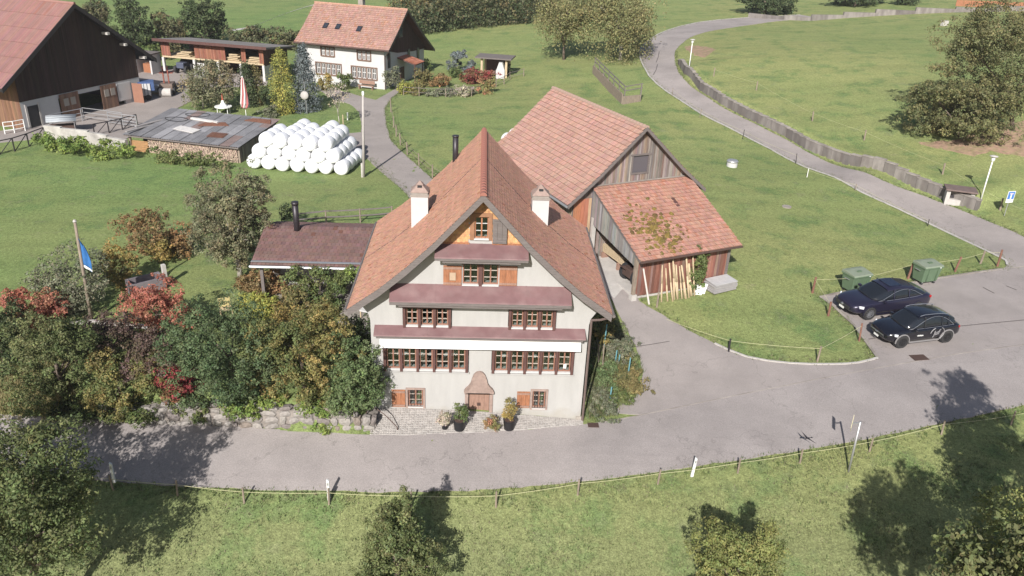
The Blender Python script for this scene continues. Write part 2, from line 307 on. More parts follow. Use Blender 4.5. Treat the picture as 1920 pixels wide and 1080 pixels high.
# ------------------------------------------------------------------ paved ground
def smooth(pts, closed=True, n=4):
    out = []; k = len(pts)
    for i in range(k if closed else k-1):
        p0, p1, p2, p3 = (np.array(pts[(i+j) % k if closed else min(max(i+j, 0), k-1)]) for j in (-1, 0, 1, 2))
        for s in range(n):
            t = s/n; out.append(.5*((2*p1)+(p2-p0)*t+(2*p0-5*p1+4*p2-p3)*t*t+(3*p1-p0-3*p2+p3)*t**3))
    if not closed: out.append(np.array(pts[-1]))
    return out
def sheet(name, poly, mt, lift, label=None, grid=.6, wob=.04, seed=1):
    """a draped paved sheet with a slightly ragged rim; poly in world xy"""
    r = random.Random(seed); pl = []
    for a, b in zip(poly, list(poly[1:])+[poly[0]]):
        L = math.hypot(b[0]-a[0], b[1]-a[1]); n = max(1, int(L/.5))
        for i in range(n): pl.append((a[0]+(b[0]-a[0])*i/n+r.uniform(-wob, wob), a[1]+(b[1]-a[1])*i/n+r.uniform(-wob, wob)))
    xs = [p[0] for p in pl]; ys = [p[1] for p in pl]; A = np.array(pl); Bq = np.roll(A, -1, 0)
    g = np.stack(np.meshgrid(np.arange(min(xs), max(xs), grid), np.arange(min(ys), max(ys), grid)), -1).reshape(-1, 2)
    ins = np.zeros(len(g), bool); dm = np.full(len(g), 1e9)
    for (x0, y0), (x1, y1) in zip(A, Bq):
        c = ((y0 > g[:, 1]) != (y1 > g[:, 1])); xi = (x1-x0)*(g[:, 1]-y0)/((y1-y0) if y1 != y0 else 1e-9)+x0; ins ^= c & (g[:, 0] < xi)
        dm = np.minimum(dm, np.hypot(g[:, 0]-x0, g[:, 1]-y0))
    g = g[ins & (dm > .3)]
    co = [Vector(p) for p in pl]+[Vector(p) for p in g]; n = len(pl)
    v, e, f, *_ = delaunay_2d_cdt(co, [(i, (i+1) % n) for i in range(n)], [], 1, 1e-4)
    z = H(np.array([p[0] for p in v]), np.array([p[1] for p in v]))+lift
    V = [(p[0], p[1], float(zz)) for p, zz in zip(v, z)]; m2 = bpy.data.meshes.new(name); F = [tuple(t) for t in f]
    m2.from_pydata(V, [], F); m2.materials.append(mt)
    bm = bmesh.new(); bm.from_mesh(m2); bmesh.ops.recalc_face_normals(bm, faces=bm.faces)
    if sum(fc.normal.z for fc in bm.faces) < 0: bmesh.ops.reverse_faces(bm, faces=bm.faces)
    rim = [ed for ed in bm.edges if ed.is_boundary]
    ex = bmesh.ops.extrude_edge_only(bm, edges=rim); bmesh.ops.translate(bm, verts=[q for q in ex['geom'] if isinstance(q, bmesh.types.BMVert)], vec=(0, 0, -.12))
    bm.to_mesh(m2); bm.free()
    for pg in m2.polygons: pg.use_smooth = False
    return tag(link(name, m2), label, None, None, 'structure')
def asphalt(name, col, grain=.14, patch=.13, dark=(.215, .192, .184)):
    m = mat(name, col, .93, patch, .35, .35, 45, spec=.15, col2=dark, c2scale=.16, c2amt=.35)
    t = m.node_tree; N = t.nodes; L = t.links; b = N['Principled BSDF']; old = b.inputs[0].links[0].from_socket
    tc = N.new('ShaderNodeTexCoord'); n = N.new('ShaderNodeTexNoise'); n.inputs['Scale'].default_value = 22; n.inputs['Detail'].default_value = 4; n.inputs['Roughness'].default_value = .8; L.new(tc.outputs['Object'], n.inputs[0])
    r = N.new('ShaderNodeMapRange'); r.inputs[1].default_value = .3; r.inputs[2].default_value = .7; r.inputs[3].default_value = 1-grain; r.inputs[4].default_value = 1+grain; L.new(n.outputs[0], r.inputs[0])
    x = N.new('ShaderNodeMix'); x.data_type = 'RGBA'; x.blend_type = 'MULTIPLY'; x.inputs[0].default_value = 1; L.new(old, x.inputs[6]); L.new(r.outputs[0], x.inputs[7]); vo = N.new('ShaderNodeTexVoronoi'); vo.feature = 'DISTANCE_TO_EDGE'; vo.inputs['Scale'].default_value = .16; dn = N.new('ShaderNodeTexNoise'); dn.inputs['Scale'].default_value = .9; dn.inputs['Detail'].default_value = 5; L.new(tc.outputs['Object'], dn.inputs[0])
    ad = N.new('ShaderNodeVectorMath'); ad.operation = 'MULTIPLY_ADD'; ad.inputs[1].default_value = (3, 3, 3); L.new(dn.outputs['Color'], ad.inputs[0]); L.new(tc.outputs['Object'], ad.inputs[2]); L.new(ad.outputs[0], vo.inputs['Vector'])
    cr = N.new('ShaderNodeMapRange'); cr.inputs[1].default_value = .0; cr.inputs[2].default_value = .007; cr.inputs[3].default_value = .80; cr.inputs[4].default_value = 1; L.new(vo.outputs['Distance'], cr.inputs[0])
    x2 = N.new('ShaderNodeMix'); x2.data_type = 'RGBA'; x2.blend_type = 'MULTIPLY'; x2.inputs[0].default_value = 1; L.new(x.outputs[2], x2.inputs[6]); L.new(cr.outputs[0], x2.inputs[7]); L.new(x2.outputs[2], b.inputs[0])
    return m
A_ROAD = asphalt('main_road_asphalt', (.292, .262, .250), .26)
A_SIDE = asphalt('side_road_asphalt', (.295, .262, .247), .16)
A_YARD = asphalt('yard_asphalt', (.30, .265, .245), .18)
gp = lambda L_: [tuple(G(a, b)[:2]) for a, b in L_]
south = [(-260,850),(-60,880),(130,894),(330,912),(480,918),(620,920),(800,922),(950,915),(1090,903),(1230,885),(1400,860),(1560,835),(1700,808),(1800,787),(1920,760),(2050,728),(2250,690)]
line = [(2300,596),(2050,627),(1920,645.8),(1817,660),(1716,677),(1595.5,698.7),(1520,713),(1456.7,725.8),(1317.8,753.6),(1206.7,777),(1100,796)]
northL = [(1000,806),(880,812),(760,817),(655,815),(560,808),(480,803),(400,797),(250,790),(130,783),(0,778),(-60,770),(-260,745)]
sw_, ln_, nl_ = gp(south), gp(line), gp(northL)
sheet('main_road', smooth(sw_, False, 3)+smooth(ln_, False, 2)+smooth(nl_, False, 3), A_ROAD, .030, 'grey asphalt main road curving past the house')
junc = [(1200,778.5),(1150,775),(1175,750),(1200,722),(1206,700),(1196,660),(1180,625),(1162,592),(1148,565),(1128,535),(1112,505)]
drive_r = [(1165,505),(1178,540),(1200,566),(1240,590),(1290,620),(1340,645),(1400,670),(1480,682),(1560,684),(1610,681),(1645,672),(1600,610),(1560,573),(1538,557.5),(1587.5,547),(1652,540),(1710,531),(1768,521),(1827,512),(1879,505),(1930,500),(2050,480),(2300,500)]
lowln = [(a, b+2.0) for a, b in line[:10]]
sheet('forecourt', gp(junc)+gp(drive_r)+gp(lowln), A_SIDE, .036, 'smooth asphalt junction, barn drive and parking bay')
west = [(1879,505),(1888,498),(1885,489),(1867.5,480),(1850,471.5),(1797.5,446.7),(1739,419),(1681,391),(1614,360.6),(1564,333),(1508,313.5),(1447.5,282),(1407,261.5),(1368,240.6),(1310,211.5),(1251.7,173.5),(1216.7,143),(1200.6,111),(1202,90),(1222.5,71.5),(1251.7,57),(1310,42),(1397.5,33.5),(1500,28)]
east = [(1530,33),(1456,40),(1427,44),(1368,52.5),(1325,60),(1295,70),(1281,80),(1266,96),(1267,122),(1280,146),(1310,173),(1353.7,201),(1397.5,224),(1456,253),(1506,281),(1587.5,316),(1651.7,338),(1710,360),(1768,382),(1832,407),(1870,423),(1920,445),(2000,485)]
sheet('side_road', smooth(gp(west), False, 2)+smooth(gp(east), False, 2), A_SIDE, .042, 'narrow asphalt lane winding uphill')
dv_r = [(900,400),(840,360),(806,332),(780,308.7),(748,279.6),(731.7,262.5),(724,233),(721.5,204),(731.7,187),(749,172),(757,163),(742,160),(740,168),(704,188),(656,175),(629.6,168),(600,158),(590,164),(603,172),(626.7,186.7),(656,195),(673,210),(677.7,230),(677,248),(644,251),(600,262),(560,285),(600,318),(660,310),(688,298),(718.7,326),(756.7,358),(775,378),(830,410)]
sheet('farm_drive', gp(dv_r), A_YARD, .030, 'asphalt farm drive forking towards the white farmhouse')
yd = [(-120,300),(0,268),(60,262),(100,252),(235,262),(262,245),(330,205),(362,188),(345,172),(420,165),(500,160),(505,140),(300,128),(240,130),(225,180),(40,240),(-120,265)]
sheet('farmyard', gp(yd), A_YARD, .034, 'pale concrete farmyard in front of the dark barn')
pth = [(426,60),(466.7,52.5),(510,35),(540,24),(580,11.7),(600,9)]
pw = smooth(gp(pth), False, 4); pwr = [(p[0]+.3, p[1]+2.2) for p in pw]
sheet('footpath', [tuple(p) for p in pw]+[tuple(p) for p in reversed(pwr)], M['paleconc'], .04, 'pale footpath crossing the far meadow', 1.0)
# kerb lines and joints
def ribbon(name, pts, w, hgt, mt, lift, label=None, kind='structure'):
    m = MB(); pts = [Vector((p[0], p[1])) for p in pts]; res = []
    for a, b in zip(pts[:-1], pts[1:]):
        n = max(1, int((b-a).length/.8)); res += [a.lerp(b, i/n) for i in range(n)]
    res.append(pts[-1]); zz = H(np.array([p.x for p in res]), np.array([p.y for p in res]))+lift
    Lp, Rp = [], []
    for i, p in enumerate(res):
        d = (res[min(i+1, len(res)-1)]-res[max(i-1, 0)]).normalized(); nn = Vector((-d.y, d.x))*w/2
        Lp.append((p.x+nn.x, p.y+nn.y, zz[i])); Rp.append((p.x-nn.x, p.y-nn.y, zz[i]))
    k = len(res); up = [(a, b, c+hgt) for a, b, c in Lp+Rp]
    fs = []
    for i in range(k-1): fs += [(2*k+i, 2*k+i+1, 3*k+i+1, 3*k+i), (i, i+1, 2*k+i+1, 2*k+i), (k+i, 3*k+i, 3*k+i+1, k+i+1)]
    m.faces(Lp+Rp+up, fs); o = m.build(name, mt); return tag(o, label, None, None, kind)
ribbon('kerb_line', smooth(gp([(a, b+1) for a, b in line]), False, 2), .05, .014, M['conc'], .026, 'thin pale line of kerb stones between road and forecourt')
ribbon('kerb_line', smooth(gp(west[1:]), False, 2), .16, .05, M['paleconc'], .03, 'pale kerb along the lower edge of the lane')
ribbon('kerb_line', smooth(gp(drive_r[5:11]), False, 2), .12, .05, M['paleconc'], .03, 'pale kerb around the meadow corner by the junction')
ribbon('kerb_line', smooth(gp(drive_r[10:20]), False, 1), .14, .05, M['conc'], .03, 'worn stone edge around the parking bay')
# ------------------------------------------------------------------ main house
def splash(m):
    t = m.node_tree; N = t.nodes; L = t.links; b = N['Principled BSDF']; old = b.inputs[0].links[0].from_socket
    tc = N.new('ShaderNodeTexCoord'); sp = N.new('ShaderNodeSeparateXYZ'); L.new(tc.outputs['Object'], sp.inputs[0]); n = N.new('ShaderNodeTexNoise'); n.inputs['Scale'].default_value = 1.7; n.inputs['Detail'].default_value = 6; L.new(tc.outputs['Object'], n.inputs[0])
    a = N.new('ShaderNodeMath'); a.operation = 'MULTIPLY_ADD'; a.inputs[1].default_value = -1.3; L.new(n.outputs[0], a.inputs[0]); L.new(sp.outputs[2], a.inputs[2])
    r = N.new('ShaderNodeMapRange'); r.inputs[1].default_value = .15; r.inputs[2].default_value = -.75; r.inputs[4].default_value = .75; L.new(a.outputs[0], r.inputs[0])
    x = N.new('ShaderNodeMix'); x.data_type = 'RGBA'; x.inputs[7].default_value = (.28, .245, .18, 1); L.new(r.outputs[0], x.inputs[0]); L.new(old, x.inputs[6]); L.new(x.outputs[2], b.inputs[0])
splash(M['wall'])
def evalmesh(o):
    dg = bpy.context.evaluated_depsgraph_get(); return bpy.data.meshes.new_from_object(o.evaluated_get(dg))
def cut(name, m, holes, mt, parent):
    a = m.build('tmp'); c = MB()
    for lo, hi in holes: c.span(lo, hi)
    b = c.build('tmp2'); md = a.modifiers.new('b', 'BOOLEAN'); md.object = b; md.operation = 'DIFFERENCE'; md.solver = 'EXACT'
    bpy.context.view_layer.update(); me_ = evalmesh(a); me_.name = name
    bpy.data.objects.remove(a); bpy.data.objects.remove(b); me_.materials.clear(); me_.materials.append(mt)
    return link(name, me_, parent)
def tilecol(r, base, j=.16, hue=.06):
    k = 1+r.uniform(-j, j); return tuple(max(0, c*k*(1+r.uniform(-hue, hue))) for c in base)
def tiles(name, prof, org, along, L, tw, th, base, parent, mt=None, seed=1, j=.16, lift=.03, extra=None, stag=True, odd=.04, oddc=(.5, .4, .33)):
    """rows of clay tiles on a slope: prof = polyline of 3D points from ridge to eave at the start of `along`"""
    r = random.Random(seed); along = Vector(along).normalized(); pr = [Vector(p) for p in prof]
    seg = [(b-a).length for a, b in zip(pr[:-1], pr[1:])]; T = sum(seg); n = max(1, round(T/th)); V = []; C = []
    def at(s):
        s = min(max(s, 0), T-1e-6)
        for a, b, l in zip(pr[:-1], pr[1:], seg):
            if s <= l: return a+(b-a)*(s/l), (b-a)/l
            s -= l
        return pr[-1], (pr[-1]-pr[-2]).normalized()
    nc = max(1, round(L/tw)); w = L/nc; quads = []
    for i in range(n):
        p, d = at((i+1)*T/n); p0, d0 = at(i*T/n-.02)
        nn = along.cross(d); nn = nn if nn.z > 0 else -nn
        off = (w/2 if (i % 2 and stag) else 0); rowk = r.uniform(.95, 1.05)
        for k in range(nc+(1 if off else 0)):
            a0 = max(0, k*w-off); a1 = min(L, (k+1)*w-off)
            if a1-a0 < .02: continue
            t = lift*(.8+r.random()*.5); q = along*(a0+.006); s_ = along*(a1-.006); dj = d*r.uniform(-.008, .008)
            tl, tr = p0+q+nn*.004, p0+s_+nn*.004; bl, br = p+q+nn*t+dj, p+s_+nn*t+dj; gl, gr = p+q-nn*.005+dj, p+s_-nn*.005+dj
            c = tilecol(r, [x*rowk for x in base], j)
            if r.random() < odd: c = tuple(x*y*1.6 for x, y in zip(base, oddc))
            if extra: c = extra(p+q, c, r)
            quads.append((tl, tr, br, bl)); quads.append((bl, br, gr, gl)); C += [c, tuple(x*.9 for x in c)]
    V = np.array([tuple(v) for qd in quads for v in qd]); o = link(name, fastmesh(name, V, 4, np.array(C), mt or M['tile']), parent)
    o['kind'] = 'stuff'; return o
def zfind(x, y, row):
    lo, hi = -5, 21
    for _ in range(40):
        z = (lo+hi)/2; v = np.array([x, y, z])-CAM; r_ = 540-F_PX*(v@_u)/(v@_f)
        lo, hi = (z, hi) if r_ > row else (lo, z)
    return z
house = thing('gabled_house', 'large cream plastered house with steep red tiled roof and brown window rows', 'house', (0, 0, 0))
PROF = [(0, 11.28), (1.94, 9.16), (3.15, 7.98), (4.3, 6.99), (5.62, 6.03)]
def rz_(x):
    x = abs(x)
    for (a, b), (c, d) in zip(PROF[:-1], PROF[1:]):
        if x <= c: return b+(d-b)*(x-a)/(c-a)
    return PROF[-1][1]
WX = 4.76
side = [(WX, -.6), (WX+.02, 5.15), (WX+.08, 5.45), (WX+.28, 5.75), (5.3, 6.0), (4.3, 6.78), (3.15, 7.77), (1.94, 8.95)]
fac = MB().prism(side+[(0, 11.05)]+[(-a, b) for a, b in reversed(side)], (0, 0, 0), (1, 0, 0), (0, 0, 1), (0, .4, 0))
ROWS = [(-4.28, -.48, 2.76, 3.86, 5), (.54, 4.25, 2.74, 3.84, 5), (-3.38, -1.25, 4.99, 5.87, 3), (1.21, 3.31, 4.98, 5.87, 3), (-.80, .72, 7.02, 7.96, 2), (-.33, .25, 9.13, 10.08, 1)]
GF = [(-3.22, -2.52, .76, 1.66), (2.47, 3.09, .78, 1.70)]
holes = [((a, -.5, c), (b, .9, d)) for a, b, c, d, n in ROWS]+[((a, -.5, c), (b, .9, d)) for a, b, c, d in GF]+[((-.46, -.5, -.7), (.5, .9, 1.58))]
cut('front_wall', fac, holes, M['wall'], house)
m = MB()
for s in (-1, 1):
    m.span((s*WX, .4, -.6), (s*(WX-.35), 9.3, 6.45))
    m.prism([(0, 5.15), (.06, 5.45), (.26, 5.75), (.54, 6.0), (.3, 6.2), (0, 6.3)], (s*WX, .4, 0), (s, 0, 0), (0, 0, 1), (0, 8.9, 0))
m.prism([(WX-.35, -.6), (WX-.35, 6.3), (0, 10.9), (-WX+.35, 6.3), (-WX+.35, -.6)], (0, 8.95, 0), (1, 0, 0), (0, 0, 1), (0, .35, 0))
m.build('side_wall', M['wall'], house)
m = MB()
for z, w in ((.05, 4.4), (2.2, 4.4), (4.35, 4.4), (6.5, 4.3), (8.7, 1.9)): m.span((-w, .42, z-.15), (w, 8.9, z))
m.span((-WX+.36, 4.6, 0), (WX-.36, 4.75, 6.4)); m.build('interior_floor', M['interior'], house)
# roof: deck, rake boards, tiles, ridge
roof = MB()
for s in (-1, 1):
    top = [(s*x, z) for x, z in PROF]; bot = [(s*x, z-.2) for x, z in PROF]
    roof.prism(top+bot[::-1], (0, -.72, -.02), (1, 0, 0), (0, 0, 1), (0, 10.5, 0))
roof = roof.build('roof', M['greywood'], house)
for s in (-1, 1):
    rb = MB()
    top = [(s*x, z+.03) for x, z in PROF]; bot = [(s*x*.995, z-.30) for x, z in PROF]
    rb.prism(top+bot[::-1], (0, -.79, 0), (1, 0, 0), (0, 0, 1), (0, .06, 0)); rb.build('rake_board', M['greywood'], roof)
    so = MB(); so.prism([(s*x, z-.21) for x, z in PROF]+[(s*x, z-.26) for x, z in PROF[::-1]], (0, -.70, 0), (1, 0, 0), (0, 0, 1), (0, .72, 0)); so.build('rake_soffit', M['brownwood'], roof)
    tiles('roof_tiles', [(s*x, -.78, z+.015) for x, z in PROF], None, (0, 1, 0), 10.6, .18, .165, (.455, .242, .165) if s < 0 else (.485, .252, .178), roof, seed=5+s, j=.065, odd=.008)
    g = MB(); g.tube((s*5.70, -.75, 5.97), (s*5.70, 9.75, 5.97), .075, n=8); g.build('gutter', M['greywood'], roof)
rm = MB(); n = 7
for a, b in zip(range(n), range(1, n+1)):
    t0, t1 = math.pi*a/n, math.pi*b/n
    rm.poly([(.15*math.cos(t0), 0, .15*math.sin(t0)), (.15*math.cos(t1), 0, .15*math.sin(t1)), (.125*math.cos(t1), .36, .125*math.sin(t1)-.01), (.125*math.cos(t0), .36, .125*math.sin(t0)-.01)])
rm.poly([(.15*math.cos(math.pi*i/n), 0, .15*math.sin(math.pi*i/n)) for i in range(n+1)])
rme = rm.mesh('ridge_tile', mat('ridge_clay', (.29, .125, .095), .85, .2, 3))
for i in range(31): o = link('ridge_tile', rme, roof); o.location = (0, -.82+i*.342, 11.24)
m = MB()
for s in (-1, 1): m.path([(s*x, 4.6, z+.05) for x, z in PROF], .012, 5)
m.build('lightning_wire', M['dark'], roof)
# windows
SASH = mat('light_brown_sash', (.24, .12, .085), .6, .15, 3, .1)
MUNT = mat('pale_glazing_bar', (.42, .36, .31), .6, .1, 3, .05)
def casement(x0, x1, z0, z1, y, parent, cols=2, rows=3, ms=SASH, bars=MUNT, sill=True, name='window'):
    f = MB(); t = .055
    f.span((x0, y-.03, z0), (x0+t, y+.04, z1)); f.span((x1-t, y-.03, z0), (x1, y+.04, z1))
    f.span((x0+t, y-.03, z1-t), (x1-t, y+.04, z1)); f.span((x0+t, y-.03, z0), (x1-t, y+.04, z0+t))
    w = f.build(name, ms, parent)
    b = MB()
    for c in range(1, cols):
        xc = x0+(x1-x0)*c/cols; b.span((xc-.03, y-.02, z0+t), (xc+.03, y+.03, z1-t))
    bo = b.build('mullion', ms, w) if cols > 1 else None
    b = MB()
    for r_ in range(1, rows):
        zc = z0+(z1-z0)*r_/rows; b.span((x0+t, y-.012, zc-.013), (x1-t, y+.022, zc+.013))
    b.build('glazing_bar', bars, w)['kind'] = 'stuff'
    p = MB(); p.span((x0+t*.5, y+.004, z0+t*.5), (x1-t*.5, y+.012, z1-t*.5)); p.build('pane', M['glass'], w)
    if sill: s = MB(); s.span((x0-.02, y-.16, z0-.06), (x1+.02, y-.02, z0-.005)); s.build('sill', M['whitetrim'], w)
    return w
for a, b, z0, z1, n in ROWS[:4]:
    pw_ = .16; cw = ((b-a)-pw_*(n+1))/n
    for i in range(n+1):
        x = a+i*(cw+pw_); m = MB(); m.prism([(0, 0), (.0, -.14), (.12, -.14), (.12, 0)], (x+.02, 0, z0-.10), (1, 0, 0), (0, 1, 0), (0, 0, z1-z0+.14)); m.build('window_post', M['brownwood'], house, bevel=.01)
    m = MB(); m.span((a, -.17, z1), (b, .02, z1+.09)); m.build('window_head', M['brownwood'], house)
    m = MB(); m.span((a-.03, -.10, z0-.17), (b+.03, .02, z0-.10)); m.build('window_ledge', M['wall'], house)
    for i in range(n): x = a+pw_+i*(cw+pw_); casement(x-.01, x+cw+.01, z0, z1, .06, house)
a, b, z0, z1, n = ROWS[4]
casement(a, -.13, z0, z1, .05, house, 2, 3); casement(.05, b, z0, z1, .05, house, 2, 3)
m = MB(); m.span((-.125, -.1, z0-.05), (.045, .03, z1)); m.build('window_post', M['brownwood'], house)
m = MB(); m.span((a-.05, -.11, z1), (b+.05, .02, z1+.10)); m.build('window_head', M['dark'], house)
casement(-.33, .25, 9.13, 10.08, .05, house, 2, 3, M['shutter'], M['whitetrim'])
m = MB()
for lo, hi in (((-.52, -.07, 9.06), (-.335, .02, 10.2)), ((.255, -.07, 9.06), (.40, .02, 10.2)), ((-.52, -.075, 10.085), (.40, .02, 10.24))): m.span(lo, hi)
m.build('window_surround', mat('gable_window_wood', (.27, .14, .08), .8, .2, 3), house)
for a, b, z0, z1 in GF:
    casement(a+.02, b-.02, z0, z1, .10, house, 2, 3)
    m = MB(); t = .09
    for lo, hi in (((a-t, -.05, z0-t), (a, .03, z1+t)), ((b, -.05, z0-t), (b+t, .03, z1+t)), ((a, -.05, z1), (b, .03, z1+t)), ((a, -.055, z0-t), (b, .03, z0))): m.span(lo, hi)
    m.build('window_surround', M['sandstone'], house)
    m = MB()
    for i in range(1, 5): x = a+(b-a)*i/5; m.tube((x, -.02, z0), (x, -.02, z1), .012, n=5)
    m.build('window_grille', M['iron'], house)
def shutter(x0, x1, z0, z1, y, parent, mt=M['shutter'], bm_=M['doorwood'], n=3, rz=0):
    e = bpy.data.objects.new('shutter', None); COL.objects.link(e); e.parent = parent; e.location = (x0, y, z0); e.rotation_euler = (0, 0, rz)
    w = (x1-x0)/n; h = z1-z0
    for i in range(n): m = MB(); m.span((i*w+.004, -.03, 0), ((i+1)*w-.004, 0, h)); m.build('plank', mt, e)
    for z in (h*.10, h*.88): m = MB(); m.span((.01, -.055, z-.05), (x1-x0-.01, -.031, z+.05)); m.build('batten', bm_, e)
    return e
shutter(-1.62, -.84, 6.95, 7.86, -.02, house); s_ = shutter(.76, 1.52, 6.98, 7.89, -.02, house)
sg = shutter(.42, 1.02, 8.95, 10.02, -.10, house, M['greywood'], M['greywood'], 3, R(-4)); sg['label'] = 'open grey weathered shutter'
shutter(-3.95, -3.33, .72, 1.65, -.02, house); shutter(1.76, 2.36, .78, 1.66, -.02, house)
m = MB(); m.box((-1.22, -.09, 7.38), (.26, .012, .36)); m.build('notice', mat('pale_notice', (.38, .28, .2), .8), house)
m = MB(); m.box((3.86, .04, 3.0), (.13, .01, .22)); m.build('notice', M['white_paint'], house)
# shingled gable
r = random.Random(11); qs = []; cs = []
z = 8.88
while z < 10.95:
    hw = min(2.05, (11.02-z)*.895); x = -hw
    while x < hw:
        w = r.uniform(.07, .13); xe = min(hw, x+w)
        if not (-.53 < (x+xe)/2 < .41 and z < 10.2) and z > 8.85:
            y = -.03-r.uniform(0, .012); k = r.uniform(.75, 1.2); c = (.50*k, .27*k*r.uniform(.9, 1.1), .13*k)
            qs += [(x, -.012, z+.13), (xe-.006, -.012, z+.13), (xe-.006, y, z), (x, y, z)]; cs.append(c)
            qs += [(x, y, z), (xe-.006, y, z), (xe-.006, .0, z), (x, .0, z)]; cs.append(c)
        x = xe
    z += .105
o = link('gable_shingles', fastmesh('gable_shingles', np.array(qs), 4, np.array(cs), M['shingle']), house); o['kind'] = 'stuff'
for x0, x1 in ((-2.0, -.54), (.42, 2.0)): m = MB(); m.span((x0, -.05, 8.82), (x1, -.012, 8.93)); m.build('gable_sill_board', M['shutter'], house)
# three pent roofs over the window rows
for x0, x1, zt, zl, zb, d, ins in ((-1.95, 1.93, 8.88, 8.52, 8.24, .72, .22), (-3.86, 3.86, 6.97, 6.48, 6.17, .72, .28), (-4.6, 4.62, 4.95, 4.72, 4.52, .52, .0)):
    e = MB(); e.prism([(0, zt), (-d, zl), (-d-.02, zl-.05), (0, zt-.10)], (x0, 0, 0), (0, 1, 0), (0, 0, 1), (x1-x0, 0, 0)); pr = e.build('pent_roof', M['metalred'], house)
    k = int((x1-x0)/1.9); sm_ = MB()
    for i in range(1, k): xx = x0+(x1-x0)*i/k; sm_.prism([(0, zt+.012), (-d, zl+.012), (-d, zl-.0), (0, zt)], (xx-.012, 0, 0), (0, 1, 0), (0, 0, 1), (.024, 0, 0))
    sm_.build('seam', M['metalred'], pr)
    e = MB(); e.span((x0+.01, -d-.01, zb+.12), (x1-.01, -d+.05, zl-.045)); e.build('fascia', M['greywood'], pr)
    e = MB(); e.span((x0+ins+.1, -d+.06, zb), (x1-ins-.1, -.02, zb+.13)); e.build('soffit_beam', M['greywood'], pr)
e = MB(); e.prism([(-.42, 4.05), (-.45, 4.05), (-.33, 4.52), (-.30, 4.52)], (-4.35, 0, 0), (0, 1, 0), (0, 0, 1), (8.8, 0, 0)); e.build('white_awning', plain('white_awning_cloth', (.78, .77, .76), .7), house)
for x in (-4.35, 4.42): e = MB(); e.prism([(-.42, 4.06), (-.30, 4.5), (0, 4.5), (0, 4.02)], (x, 0, 0), (0, 1, 0), (0, 0, 1), (.03, 0, 0)); e.build('awning_cheek', M['whitetrim'], house)
# door, hood, steps
m = MB()
for i in range(4): m.span((-.44+i*.235, .12, .42), (-.44+(i+1)*.235-.008, .17, 1.56))
dr = m.build('door', M['doorwood'], house); m = MB(); m.box((0.02, .10, .85), (.16, .02, .16)); m.lathe([(.05, 0), (.05, .03)], (.02, .09, .85), 8); m.build('door_handle', M['iron'], dr)
m = MB(); m.span((-.62, -.06, -.3), (-.46, .2, 1.57)); m.span((.5, -.06, -.3), (.66, .2, 1.57)); m.build('door_jamb', M['sandstone'], house, bevel=.015)
for i, (y0, z1) in enumerate(((.10, .40), (-.08, .18))): m = MB(); m.span((-.455, y0, -.3), (.495, .4, z1)); m.build('door_step', M['sandstone'], house, bevel=.015)
half = [(.66, 1.58), (.68, 1.68), (.62, 1.80), (.48, 1.94), (.38, 2.12), (.33, 2.34), (.26, 2.54), (.14, 2.67), (0, 2.71)]
hd = [(a+.02, b) for a, b in half]+[(-a+.02, b) for a, b in reversed(half[:-1])]
inn = [(.02+(a-.02)*.72, 1.58+(b-1.58)*.8) for a, b in hd]
m = MB(); n = len(hd); A_ = [(a, -.34-.0*b, b) for a, b in hd]; B_ = [(a, 0.0, b) for a, b in hd]; C_ = [(a, -.12, b) for a, b in inn]
A_ = [(a, -.20+.08*(b-1.58)/1.13, b) for a, b in hd]
m.faces(A_+B_+C_, [(i, (i+1) % n, n+(i+1) % n, n+i) for i in range(n)]+[(i, (i+1) % n, 2*n+(i+1) % n, 2*n+i) for i in range(n)]+[tuple(range(2*n, 3*n))]); m.build('door_hood', M['sandstone'], house)
m = MB(); m.path([(5.62, -.70, 5.92), (5.2, -.4, 5.62), (4.86, -.07, 5.42), (4.86, -.07, .0)], .055, 8); m.build('downpipe', mat('brown_pipe', (.13, .095, .085), .5), house)
m = MB(); m.span((4.55, -.06, -.02), (4.8, -.005, .35)); m.build('corner_stone', M['conc'], house)
# chimneys
def chimney(x, y, cap_row, top_row, label):
    e = bpy.data.objects.new('chimney', None); COL.objects.link(e); e.parent = house; e.location = (x, y, rz_(x)); e['label'] = label
    zt = zfind(x, y-.38, top_row)-rz_(x); zc = zfind(x, y, cap_row)-rz_(x); m = MB()
    m.span((-.39, -.39, -.7), (.39, .39, zt)); m.build('shaft', M['white'], e)
    m = MB(); m.span((-.43, -.43, zt), (.43, .43, zt+.10)); m.span((-.38, -.38, zt+.10), (.38, .38, zt+.2)); m.build('collar', M['conc'], e)
    h = zc-zt; a = .42; b = .13
    m = MB(); m.faces([(-a, -a, zt+.2), (a, -a, zt+.2), (a, a, zt+.2), (-a, a, zt+.2), (-b, -b, zc-.18), (b, -b, zc-.18), (b, b, zc-.18), (-b, b, zc-.18)], [(0, 1, 5, 4), (1, 2, 6, 5), (2, 3, 7, 6), (3, 0, 4, 7), (0, 3, 2, 1), (4, 5, 6, 7)])
    m.faces([(-b-.04, -b-.04, zc-.18), (b+.04, -b-.04, zc-.18), (b+.04, b+.04, zc-.18), (-b-.04, b+.04, zc-.18), (0, 0, zc)], [(0, 1, 4), (1, 2, 4), (2, 3, 4), (3, 0, 4), (0, 3, 2, 1)]); m.build('cap', M['sandstone'], e)
    m = MB(); m.span((-.10, -.25, zc-.28), (.10, -.1, zc-.20)); m.build('smoke_vent', M['black'], e)
    m = MB(); s = 1 if x > 0 else -1; dz = -.9*s
    m.prism([(-.46, .04-(-.46)*.98*s*1), (.46, .04-.46*.98*s), (.46, -.1-.46*.98*s), (-.46, -.1+.46*.98*s)], (0, -.46, 0), (1, 0, 0), (0, 0, 1), (0, .92, 0)); m.build('flashing', M['greywood'], e)
chimney(-2.92, 4.55, 338, 369, 'white chimney on the left roof slope'); chimney(2.70, 4.75, 345, 375, 'white chimney on the right roof slope')
